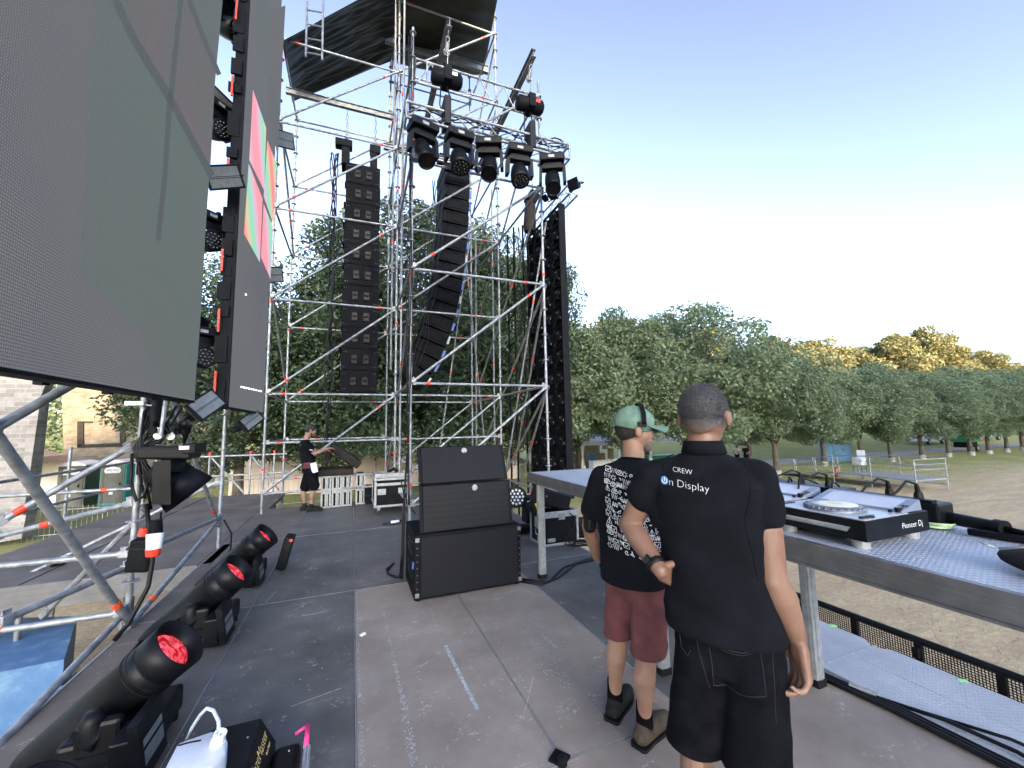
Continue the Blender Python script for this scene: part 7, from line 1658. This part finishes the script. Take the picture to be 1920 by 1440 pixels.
pocket([(1326, 1228), (1345, 1245), (1375, 1257), (1400, 1262), (1433, 1254)], sh, .0016); pocket([(1328, 1236), (1336, 1285), (1340, 1335), (1395, 1350), (1446, 1348), (1441, 1300), (1434, 1256)], sh)
pocket([(1326, 1233), (1345, 1250), (1375, 1262), (1400, 1267), (1432, 1260)], sh, .001)
pocket([(1268, 1222), (1275, 1232), (1283, 1240)], sh, .0014); pocket([(1266, 1222), (1272, 1262), (1286, 1274), (1292, 1262)], sh); pocket([(1302, 1222), (1306, 1250), (1318, 1290), (1332, 1340)], sh)
pocket([(1462, 1262), (1465, 1340), (1470, 1420)], sh)
for q, (k_, a_) in enumerate(((lk, la_), (rk, ra_))):
    m = MB(); chainc(m, [a_+V((0, 0, -.03))-f1*.04, a_+V((0, 0, -.045))+f1*.15], [.045, .04], n=16, fx=1., fy=.8); m.ball(a_-V((0, 0, .01)), .048, 14, 10); blob('shoe', m, .008, 'shoe', man, 4)
pkk = projector(bv, NN, .0012)
for nm, pts in (('armhole_seam', [(1408, 868), (1418, 900), (1420, 940), (1412, 975), (1404, 1000)]), ('armhole_seam', [(1232, 868), (1226, 900), (1226, 930), (1236, 955)]), ('yoke_seam', [(1262, 852), (1240, 862), (1222, 872)]), ('side_seam', [(1405, 1000), (1422, 1070), (1440, 1150)])):
    P3 = []
    for a, c in zip(pts, pts[1:]):
        for i in range(6): t_ = i/6; P3.append(pkk(J(a[0]+(c[0]-a[0])*t_, a[1]+(c[1]-a[1])*t_, -.3)))
    m = MB(); m.path(P3, .0016, 6); m.build(nm, 'cotton', shirt)
wt = thing('wristwatch', 'black band watch on the left wrist of the man in the polo shirt', 'watch', lw)
wd = (lw-le).normalized(); m = MB(); u, v2 = frame(wd); wc = lw-wd*.028
m.lathe(wc-wd*.011, wd, [(0, .0335), (.003, .036), (.019, .036), (.022, .0335)], 28); m.build('strap', 'rubber', wt); m = MB(); n_ = (V((0, 0, CH))-wc).normalized(); n_ = (n_-wd*n_.dot(wd)).normalized(); n_ = (n_-r1*.9).normalized(); m.box(wc+n_*.036, (.034, .028, .010), Matrix((wd.cross(n_), wd, n_)).transposed(), .004); m.build('case', 'blackg', wt)
# ============ the man with the green cap
AZ2 = radians(66); NM, MN = V((1.42, 1.88, 0)), V((sin(radians(38)), cos(radians(38)), 0))
def K(x, y, off=0.): return onpl(x, y, NM+MN*off, MN)
f2, r2, u2 = basis(AZ2)
mn = thing('person', 'man in a faded green cap and headset, patterned black t-shirt and wine red shorts', 'person', (1.42, 1.88, 0))
hc2 = K(1192, 803, -.0); hf2, hr2, hu2 = basis(radians(111)); hf2 = (hf2+V((0, 0, -.06))).normalized(); hu2 = hr2.cross(hf2)
ls2, rs2 = K(1128, 893, -.03), K(1250, 903, .05); le2, re2 = K(1104, 985, .04), K(1262, 1010, .08); lw2, rw2 = K(1120, 1045, .22), K(1268, 1090, .22)
lf, rf = onz(1155, 1350), onz(1218, 1400)
lan, ran = V((lf.x+.02, lf.y+.03, .11)), V((rf.x-.0, rf.y+.03, .11)); lkn, rkn = K(1160, 1195, .09), K(1212, 1235, -.04); lhp, rhp = K(1170, 1075, .05), K(1218, 1080, .0)
C2, H2 = mid(ls2, rs2, .5), mid(lhp, rhp, .5)
b = MB(); headshape(b, hc2, hf2, hr2, hu2, .98); nkb = K(1188, 875); capsule(b, nkb, hc2-hu2*.07-hf2*.015, .063, .056, n=18)
sections(b, [(H2-u2*.05, .14, .1, r2, f2, .9), (H2+u2*.12, .15, .12, r2, f2, .9), (C2-u2*.1, .16, .11, r2, f2, .9), (C2+u2*.03, .1, .06, r2, f2, 1.)], 24)
for a_, e_, w3 in ((ls2, le2, lw2), (rs2, re2, rw2)): chainc(b, [a_, mid(a_, e_, .5), e_], [.052, .048, .040], n=16); chainc(b, [e_, mid(e_, w3, .3), w3], [.040, .043, .027], n=16)
hand(b, lw2, f2+V((0, 0, .1)), r2*.6+V((0, 0, -.3)), V((0, 0, 1)), .98, .9); hand(b, rw2, f2*.9, -r2, V((0, 0, 1)), .98, .7)
for h_, k_, a_ in ((lhp, lkn, lan), (rhp, rkn, ran)):
    chainc(b, [h_, mid(h_, k_, .5), k_], [.080, .068, .053], n=18); chainc(b, [k_, mid(k_, a_, .28)-f2*.018, mid(k_, a_, .62)-f2*.006, a_], [.050, .058, .041, .033], n=18)
body2 = blob('body', b, .0056, 'skin2', mn, 6)
# stubble beard, hair at the nape
hb = MB(); R3b = Matrix((hr2, hf2, hu2)).transposed(); hb.ball(hc2-hf2*.018+hu2*.0, .1, 24, 16, (.80, .95, .88), R3b)
h2 = blob('hair', hb, .007, 'hair_dark', mn, 4, cut=[(hc2-hu2*.058-hf2*.05, (-hu2+hf2*.5).normalized()), (hc2+hf2*.012, (hf2-hu2*.2).normalized())])
bdm = MB(); bdm.ball(hc2+hf2*.047-hu2*.081, .103, 20, 14, (.50, .44, .37), R3b); capsule(bdm, hc2+hf2*.066-hu2*.105-hr2*.012, hc2+hf2*.066-hu2*.105+hr2*.012, .022, .022)
M['stubble'] = simple('grey_stubble', (.15, .115, .10), .9, 0, .45, 160, .6, 400)
blob('beard', bdm, .005, 'stubble', mn, 4, cut=[(hc2-hu2*.062, (hu2+hf2*.1).normalized())])
fuzz('nape_hair', h2, h2, 'hair_dark', 3000, .007, lambda c, n_: True, 5, (0, 0, -.6), .0006)
# cap
cp2 = thing('cap', 'faded green baseball cap worn by the man with the headset', 'cap', hc2)
m = MB(); m.ball(hc2-hf2*.012+hu2*.030, .1, 32, 22, (.92, 1.12, .96), R3b); ct = hc2-hf2*.01+hu2*.002
def fcap(co, n_): q = co-hc2; return .0022*noise.noise(V((q.x*22, q.y*22, q.z*30)))+.0016*noise.noise(V((q.x*50, q.y*50, q.z*60+3)))
crown = blob('crown', m, .006, 'capgreen', cp2, 5, folds=fcap, cut=[(ct-hu2*.012, (-hu2-hf2*.18).normalized())])
m = MB(); vs = []; fs = []; nn2 = 22; 
for j in range(8):
    for i in range(nn2+1):
        a = -1.15+2.3*i/nn2; rr3 = j/7; base = ct+hr2*sin(a)*.088+hf2*(cos(a)*.100); tip = ct+hr2*sin(a)*.082+hf2*(.088+.098*cos(a)**.6); p = base.lerp(tip, rr3); p += hu2*(.008-.004*rr3**2-.042*(sin(a)**2)*rr3+.010); vs.append(p)
for j in range(7):
    for i in range(nn2): fs.append((j*(nn2+1)+i, j*(nn2+1)+i+1, (j+1)*(nn2+1)+i+1, (j+1)*(nn2+1)+i))
m.add(vs, fs, True); br = m.build('brim', 'capgreen', cp2); q = br.modifiers.new('s', 'SOLIDIFY'); q.thickness = .005
m = MB(); m.ball(hc2-hf2*.012+hu2*.124, .008, 8, 5); m.build('button', 'capgreen', crown)
m = MB(); m.path([ct-hf2*.121+hr2*.034*cos(t_)+hu2*(.0+.030*sin(t_)) for t_ in [pi*k/10 for k in range(11)]], .0028, 6); m.build('rear_arch', 'capgreen', crown)
# headset
hs_ = thing('headset', 'black headset with its band over the green cap', 'headset', hc2)
m = MB(); pts = [hc2+hr2*.103*cos(t_)+hu2*(.038+.098*sin(t_))+hf2*.012 for t_ in [pi*k/20 for k in range(-1, 22)]]
for s3 in (-.006, .006): m.path([p+hf2*s3 for p in pts], .0062, 8)
m.build('band', 'blackm', hs_)
m = MB(); m.box(hc2+hr2*.096+hu2*.022+hf2*.004, (.014, .050, .026), R3b, .004); m.build('ear_piece', 'black', hs_)
# glasses
m = MB()
for q in (-1, 1):
    e = hc2+hr2*q*.034+hf2*.098-hu2*.008; m.path([e+hr2*.023*cos(t_)+hu2*.017*sin(t_) for t_ in [2*pi*k/20 for k in range(21)]], .002, 6, False); m.path([hc2+hr2*q*.083-hf2*.02-hu2*.012, hc2+hr2*q*.083+hu2*.002, e+hr2*q*.022], .0026, 6)
m.path([hc2-hr2*.011+hf2*.1, hc2+hf2*.104, hc2+hr2*.011+hf2*.1], .002, 6); m.build('glasses', 'blackg', mn)
# t-shirt
s_ = MB()
sections(s_, [(K(1188, 1088)-u2*.0, .180, .150, r2, f2, .95), (K(1184, 1040), .172, .150, r2, f2, .95), (K(1180, 980), .166, .148, r2, f2, .92), (K(1180, 930), .178, .140, r2, f2, .9), (K(1182, 897), .185, .120, r2, f2, .88), (K(1186, 872), .120, .082, r2, f2, .95), (K(1188, 858), .075, .068, r2, f2, 1.)], 40)
capsule(s_, ls2, rs2, .062, .062, n=18); capsule(s_, ls2, nkb+V((0, 0, .0)), .056, .06, n=16); capsule(s_, rs2, nkb+V((0, 0, 0)), .056, .06, n=16)
chainc(s_, [ls2-V((0, 0, .005)), mid(ls2, le2, .45), ls2.lerp(le2, .66)], [.064, .068, .070], n=20); chainc(s_, [rs2, mid(rs2, re2, .6)], [.064, .068], n=20)
def folds3(co, n_):
    q = co-C2; h = q.dot(u2); x = q.dot(r2); lo = max(0, min(1, (-h-.3)/.3))
    return .004*noise.noise(V((x*5+4, h*7, q.dot(f2)*5)))+.003*noise.noise(V((x*10+h*8, h*5, 3)))+lo*.006*noise.noise(V((x*7, h*9+x*4, 9)))
ts = blob('t_shirt', s_, .0065, 'cotton', mn, 9, folds=folds3)
m = MB(); nc = K(1189, 861)
m.path([nc+r2*.070*cos(t_)+f2*.068*sin(t_)-u2*(.012*sin(t_)) for t_ in [2*pi*k/36 for k in range(37)]], .0055, 8, False); m.build('neckband', 'cotton', ts)
# print: a plain scrawl of loops, zigzags, rays and spirals
bv3 = bvh_of(ts); bd_ = (MN*.82-r2*-.0+f2*.25).normalized(); p3 = projector(bv3, bd_, .0022)
rn = random.Random(42); m = MB(); TL, TR, BL, BR = (1114, 884), (1232, 912), (1122, 1052), (1236, 1086)
def UV(u, v): # image-like layout laid on the back of the shirt
    a = V(TL).lerp(V(TR), u); c = V(BL).lerp(V(BR), u); q = a.lerp(c, v); return p3(K(q.x, q.y, -.35))
def stroke(pts, r=.0017):
    P4 = [UV(min(1, max(0, a)), min(1, max(0, c))) for a, c in pts]; m.path(P4, r, 4)
nx_, ny_ = 9, 13
for i in range(nx_):
    for j in range(ny_):
        cx_, cy_ = (i+.5)/nx_+rn.uniform(-.02, .02), (j+.5)/ny_+rn.uniform(-.012, .012); a, c = .052, .035; kd = rn.randrange(8); ph = rn.uniform(0, 6)
        if kd == 0: stroke([(cx_+a*cos(t_)*(.9-.1*t_), cy_+c*sin(t_)*(.9-.1*t_)) for t_ in [ph+.6*k for k in range(13)]])
        elif kd == 1: stroke([(cx_-a+2*a*k/6, cy_+c*(1 if k % 2 else -1)*.8) for k in range(7)])
        elif kd == 2:
            for q in range(7): t_ = 2*pi*q/7+ph; stroke([(cx_+a*.45*cos(t_), cy_+c*.45*sin(t_)), (cx_+a*cos(t_), cy_+c*sin(t_))])
        elif kd == 3: stroke([(cx_+a*cos(t_)*(1+.25*sin(3*t_)), cy_+c*sin(t_)*(1+.25*cos(2*t_))) for t_ in [2*pi*k/14 for k in range(15)]]); stroke([(cx_+a*.4*cos(t_), cy_+c*.4*sin(t_)) for t_ in [2*pi*k/8 for k in range(9)]])
        elif kd == 4: stroke([(cx_-a, cy_-c), (cx_+a*.9, cy_-c*.8), (cx_+a, cy_+c), (cx_-a*.9, cy_+c*.8), (cx_-a, cy_-c)]); stroke([(cx_-a*.5, cy_), (cx_, cy_+c*.5), (cx_+a*.5, cy_-c*.4)])
        elif kd == 5: stroke([(cx_-a+2*a*k/10, cy_+c*.8*sin(k*1.5+ph)) for k in range(11)]); stroke([(cx_-a+2*a*k/10, cy_+c*.5+c*.4*sin(k*1.5+ph)) for k in range(11)])
        elif kd == 6: stroke([(cx_-a, cy_+c), (cx_, cy_-c), (cx_+a, cy_+c), (cx_-a, cy_+c)]); stroke([(cx_, cy_-c), (cx_, cy_+c)])
        else: stroke([(cx_+a*rn.uniform(-1, 1), cy_+c*rn.uniform(-1, 1)) for k in range(7)])
pt_ = m.build('shirt_print', 'text', ts)
# shorts
s2_ = MB(); sections(s2_, [(H2-u2*.06, .152, .125, r2, f2, .95), (H2+u2*.04, .155, .125, r2, f2, .95)], 30)
for h_, k_, hm, w3 in ((lhp, lkn, K(1160, 1188, .09), .086), (rhp, rkn, K(1216, 1226, -.03), .092)): sections(s2_, [(hm, w3*.98, w3*1.12, r2, f2, 1.), (mid(h_, hm, .6), w3, w3*1.12, r2, f2, 1.), (h_-u2*.01, w3*.98, .115, r2, f2, 1.)], 26)
s2_.ball(H2-f2*.035-u2*.03, .1, 20, 12, (1.45, .95, 1.0), Matrix((r2, f2, u2)).transposed())
def folds4(co, n_): q = co-H2; h = q.z; x = q.dot(r2); return .007*noise.noise(V((x*9+h*6, h*14, q.dot(f2)*7)))+.004*noise.noise(V((x*18, h*26+x*12, 4)))
sh2 = blob('shorts', s2_, .0062, 'maroon', mn, 4, folds=folds4)
# socks and shoes
for (a_, ft, dirv, mt) in ((lan, lf, (f2*.8+MN*.4).normalized(), 'shoe'), (ran, rf, (f2*1.0+V((.2, 0, 0))).normalized(), 'shoe_brown')):
    m = MB(); capsule(m, a_+V((0, 0, .085)), a_+V((0, 0, -.02)), .040, .044, n=18); so_ = blob('sock', m, .006, 'sock', mn, 3, cut=[(a_+V((0, 0, .085)), (0, 0, 1))])
    m = MB(); hl_ = V((a_.x, a_.y, 0))-dirv*.035; sd2 = V((-dirv.y, dirv.x, 0))
    chainc(m, [hl_+V((0, 0, .048)), hl_+dirv*.10+V((0, 0, .052)), hl_+dirv*.19+V((0, 0, .038)), hl_+dirv*.235+V((0, 0, .034))], [.042, .048, .044, .034], n=18, fx=1., fy=1.05, ref=(0, 0, 1)); capsule(m, hl_+V((0, 0, .06))+dirv*.02, hl_+V((0, 0, .095))+dirv*.03, .044, .040, n=16)
    sho = blob('shoe', m, .0055, mt, mn, 3, cut=[(V((0, 0, .016)), (0, 0, -1))])
    m = MB(); ol = [(-.045, .034), (-.03, .046), (.06, .046), (.13, .054), (.2, .052), (.25, .034), (.266, .012)]
    pl = [hl_+dirv*a+sd2*w3 for a, w3 in ol]+[hl_+dirv*a-sd2*w3 for a, w3 in reversed(ol)]
    n3 = len(pl); m.add([p+V((0, 0, .003)) for p in pl]+[p+V((0, 0, .020)) for p in pl], [tuple(range(n3)), tuple(reversed(range(n3, 2*n3)))]+[(i, n3+i, n3+(i+1) % n3, (i+1) % n3) for i in range(n3)]); m.build('sole', 'rubber', sho)
    m = MB()
    for k in range(4): c = hl_+dirv*(.08+.026*k)+V((0, 0, .098-.009*k)); m.path([c-sd2*.022, c+V((0, 0, .006)), c+sd2*.022+dirv*.012], .0028, 5)
    m.path([hl_+dirv*.08+V((0, 0, .10)), hl_+dirv*.07+V((0, 0, .115))+sd2*.03, hl_+dirv*.09+V((0, 0, .105))+sd2*.045], .0025, 5); m.build('laces', 'rubber', sho)
# small black bag held at his left side
bg_ = thing('camera_bag', 'small black camera bag held at the left side of the man in the cap', 'bag', K(1104, 990)); c = K(1106, 978, .02)
m = MB(); m.box(c, (.07, .10, .12), Matrix.Rotation(-.6, 3, 'Z'), .03); m.build('body', 'black', bg_); m = MB(); m.box(c+V((0, 0, .045)), (.075, .105, .03), Matrix.Rotation(-.6, 3, 'Z'), .012); m.build('flap', 'tarp', bg_)
# ============ the man at the flight cases, in profile
AZ3 = radians(90); f3, r3, u3 = V((1, 0, 0)), V((0, -1, 0)), V((0, 0, 1)); PY = 9.35
def Q(x, y, off=0.): return atY(x, y, PY+off)
m3 = thing('person', 'man in black t-shirt and black shorts bending over the open case beside the slim cases', 'person', Q(578, 957))
hc3 = Q(585, 807); hf3 = V((.88, 0, -.48)).normalized(); hr3 = V((0, -1, 0)); hu3 = hr3.cross(hf3)
sh3 = Q(572, 826); b = MB(); headshape(b, hc3, hf3, hr3, hu3, 1.02); capsule(b, sh3+V((.02, 0, .02)), hc3-hu3*.06-hf3*.03, .06, .055, n=14)
hp3 = Q(581, 882); ls3, rs3 = sh3+V((0, .17, -.05)), sh3+V((.0, -.17, -.06)); le3, re3 = Q(592, 846, .15), Q(590, 851, -.2); lw3, rw3 = Q(612, 845, .08), Q(613, 841, -.12)
sections(b, [(hp3, .14, .1, r3, f3, .9), (mid(hp3, sh3, .5), .14, .1, r3, f3, .9), (sh3-V((0, 0, .08)), .16, .1, r3, f3, .9)], 20)
for a_, e_, w3, th_ in ((ls3, le3, lw3, 1), (rs3, re3, rw3, 1)):
    chainc(b, [a_, mid(a_, e_, .5), e_], [.05, .047, .038], n=12); chainc(b, [e_, mid(e_, w3, .3), w3], [.038, .041, .026], n=12); hand(b, w3, (1, 0, .1), (0, 0, -1), (0, 1 if e_ is re3 else -1, 0), 1., .55)
for (hx_, kx, fx_, dy) in ((Q(580, 885, .09), Q(571, 918, .09), Q(571, 950, .09), 0), (Q(582, 885, -.09), Q(588, 918, -.09), Q(583, 952, -.09), 0)):
    an = V((fx_.x, fx_.y, .10)); chainc(b, [hx_, mid(hx_, kx, .5), kx], [.085, .072, .054], n=14); chainc(b, [kx, mid(kx, an, .3)-f3*.02, mid(kx, an, .65), an], [.05, .058, .040, .033], n=14)
body3 = blob('body', b, .0095, 'skin2', m3, 4)
m = MB(); R3c = Matrix((hr3, hf3, hu3)).transposed(); m.ball(hc3-hf3*.02+hu3*.028, .1, 20, 14, (.86, 1.04, .93), R3c); m.ball(hc3-hf3*.05-hu3*.0, .09, 16, 12, (.86, .8, 1.0), R3c)
fz = lambda co, n_: .010*noise.noise(co*38)
blob('hair', m, .009, 'hair_dark', m3, 2, folds=fz)
m = MB(); chainc(m, [hc3+hr3*.06-hu3*.06+hf3*.03, hc3-hu3*.10+hf3*.065, hc3-hr3*.06-hu3*.06+hf3*.03], [.02, .032, .02], n=10); m.ball(hc3-hu3*.11+hf3*.062, .03, 10, 8); blob('beard', m, .009, 'hair_dark', m3, 2)
m = MB(); sections(m, [(Q(582, 884), .165, .135, r3, f3, .95), (Q(578, 862), .165, .135, r3, f3, .95), (Q(573, 842), .175, .130, r3, f3, .92), (Q(572, 830), .15, .10, r3, f3, .95), (sh3+V((.01, 0, .015)), .08, .07, r3, f3, 1.)], 28)
chainc(m, [ls3, ls3.lerp(le3, .6)], [.062, .066], n=14); chainc(m, [rs3, rs3.lerp(re3, .6)], [.062, .068], n=14); capsule(m, ls3, rs3, .06, .06, n=14)
t3 = blob('t_shirt', m, .0095, 'cotton', m3, 5, folds=lambda co, n_: .009*noise.noise(V((co.x*8, co.y*6, co.z*10))))
m = MB(); p = Q(587.5, 843, -.42); bv4 = bvh_of(t3); c = projector(bv4, (0, 1, 0), .004)(Q(583, 844, -.3)); m.box(c, (.055, .004, .014), Matrix.Rotation(.15, 3, 'Y')); m.build('sleeve_print', 'text', t3)
m = MB(); sections(m, [(Q(582, 888), .165, .135, r3, f3, .95), (Q(581, 878), .165, .135, r3, f3, .95)], 24)
for (a_, c_) in ((Q(580, 887, .09), Q(573, 912, .09)), (Q(584, 887, -.09), Q(589, 911, -.09))): capsule(m, a_, c_, .105, .105, n=16)
blob('shorts', m, .0095, 'jean', m3, 4, folds=lambda co, n_: .010*noise.noise(V((co.x*9, co.y*6, co.z*12))))
m = MB(); m.box(Q(589, 877, -.17), (.11, .03, .20), Matrix.Rotation(-.25, 3, 'Y'), .006); pb = m.build('badge_card', 'white', m3); m = MB(); m.box(Q(576, 873, -.16), (.16, .05, .12), Matrix.Rotation(-.1, 3, 'Y'), .02); m.build('tool_pouch', 'maroon', m3)
for (x, off) in ((571, .09), (583, -.09)):
    an = Q(x, 953, off); m = MB(); chainc(m, [V((an.x-.03, an.y, .05)), V((an.x+.14, an.y, .045)), V((an.x+.19, an.y, .035))], [.05, .048, .035], n=14); capsule(m, (an.x-.0, an.y, .07), (an.x, an.y, .13), .05, .045, n=12); sho = blob('shoe', m, .009, 'shoe', m3, 2, cut=[(V((0, 0, .012)), (0, 0, -1))])
    m = MB(); m.box((an.x+.065, an.y, .014), (.30, .10, .022), None, .008); m.build('sole', 'rubber', sho)
# ============ two small figures on the grass by the path
for (x, y, lb, top, hairm, sit) in ((1400, 866, 'distant person in black standing by the path, seen beside the polo shirt shoulder', 'cotton', 'hair_dark', False), (1383, 862, 'distant person in pale pink top next to the one in black by the path', 'hoard', 'hair_dark', True)):
    bs = onz(x, y+6, -1.95); bs = V((bs.x, bs.y, gz(bs.x, bs.y))); pr_ = thing('person', lb, 'person', bs); S = .9 if sit else 1.
    hc4 = bs+V((0, 0, 1.6*S)); m = MB(); ff, rr4, uu = basis(radians(250)); headshape(m, hc4, ff, rr4, uu, 1.); capsule(m, bs+V((0, 0, 1.40*S)), hc4-V((0, 0, .06)), .06, .055)
    for q in (-1, 1):
        chainc(m, [bs+rr4*q*.17+V((0, 0, 1.37*S)), bs+rr4*q*.27+V((0, 0, 1.1*S)), bs+rr4*q*.2+ff*.2+V((0, 0, 1.02*S))], [.048, .04, .028]); hand(m, bs+rr4*q*.2+ff*.2+V((0, 0, 1.02*S)), ff, -rr4*q, uu, 1., .4)
        chainc(m, [bs+rr4*q*.09+V((0, 0, .9*S)), bs+rr4*q*.1+V((0, 0, .5*S)), bs+rr4*q*.1+V((0, 0, .06))], [.08, .055, .04])
    blob('body', m, .014, 'skin2', pr_, 2)
    m = MB(); sections(m, [(bs+V((0, 0, .85*S)), .17, .12, rr4, ff, .95), (bs+V((0, 0, 1.15*S)), .16, .12, rr4, ff, .95), (bs+V((0, 0, 1.38*S)), .18, .11, rr4, ff, .95), (bs+V((0, 0, 1.45*S)), .08, .07, rr4, ff, .95)], 16)
    for q in (-1, 1): capsule(m, bs+rr4*q*.17+V((0, 0, 1.38*S)), bs+rr4*q*.23+V((0, 0, 1.2*S)), .06, .058)
    blob('top', m, .014, top, pr_, 2)
    m = MB()
    for q in (-1, 1): capsule(m, bs+rr4*q*.09+V((0, 0, .88*S)), bs+rr4*q*.10+V((0, 0, .35*S)), .105, .075)
    blob('trousers', m, .014, 'jean', pr_, 2)
    m = MB(); m.ball(hc4-ff*.015+uu*.03, .1, 14, 10, (.86, 1.02, .92), Matrix((rr4, ff, uu)).transposed()); m.build('hair', hairm, pr_)
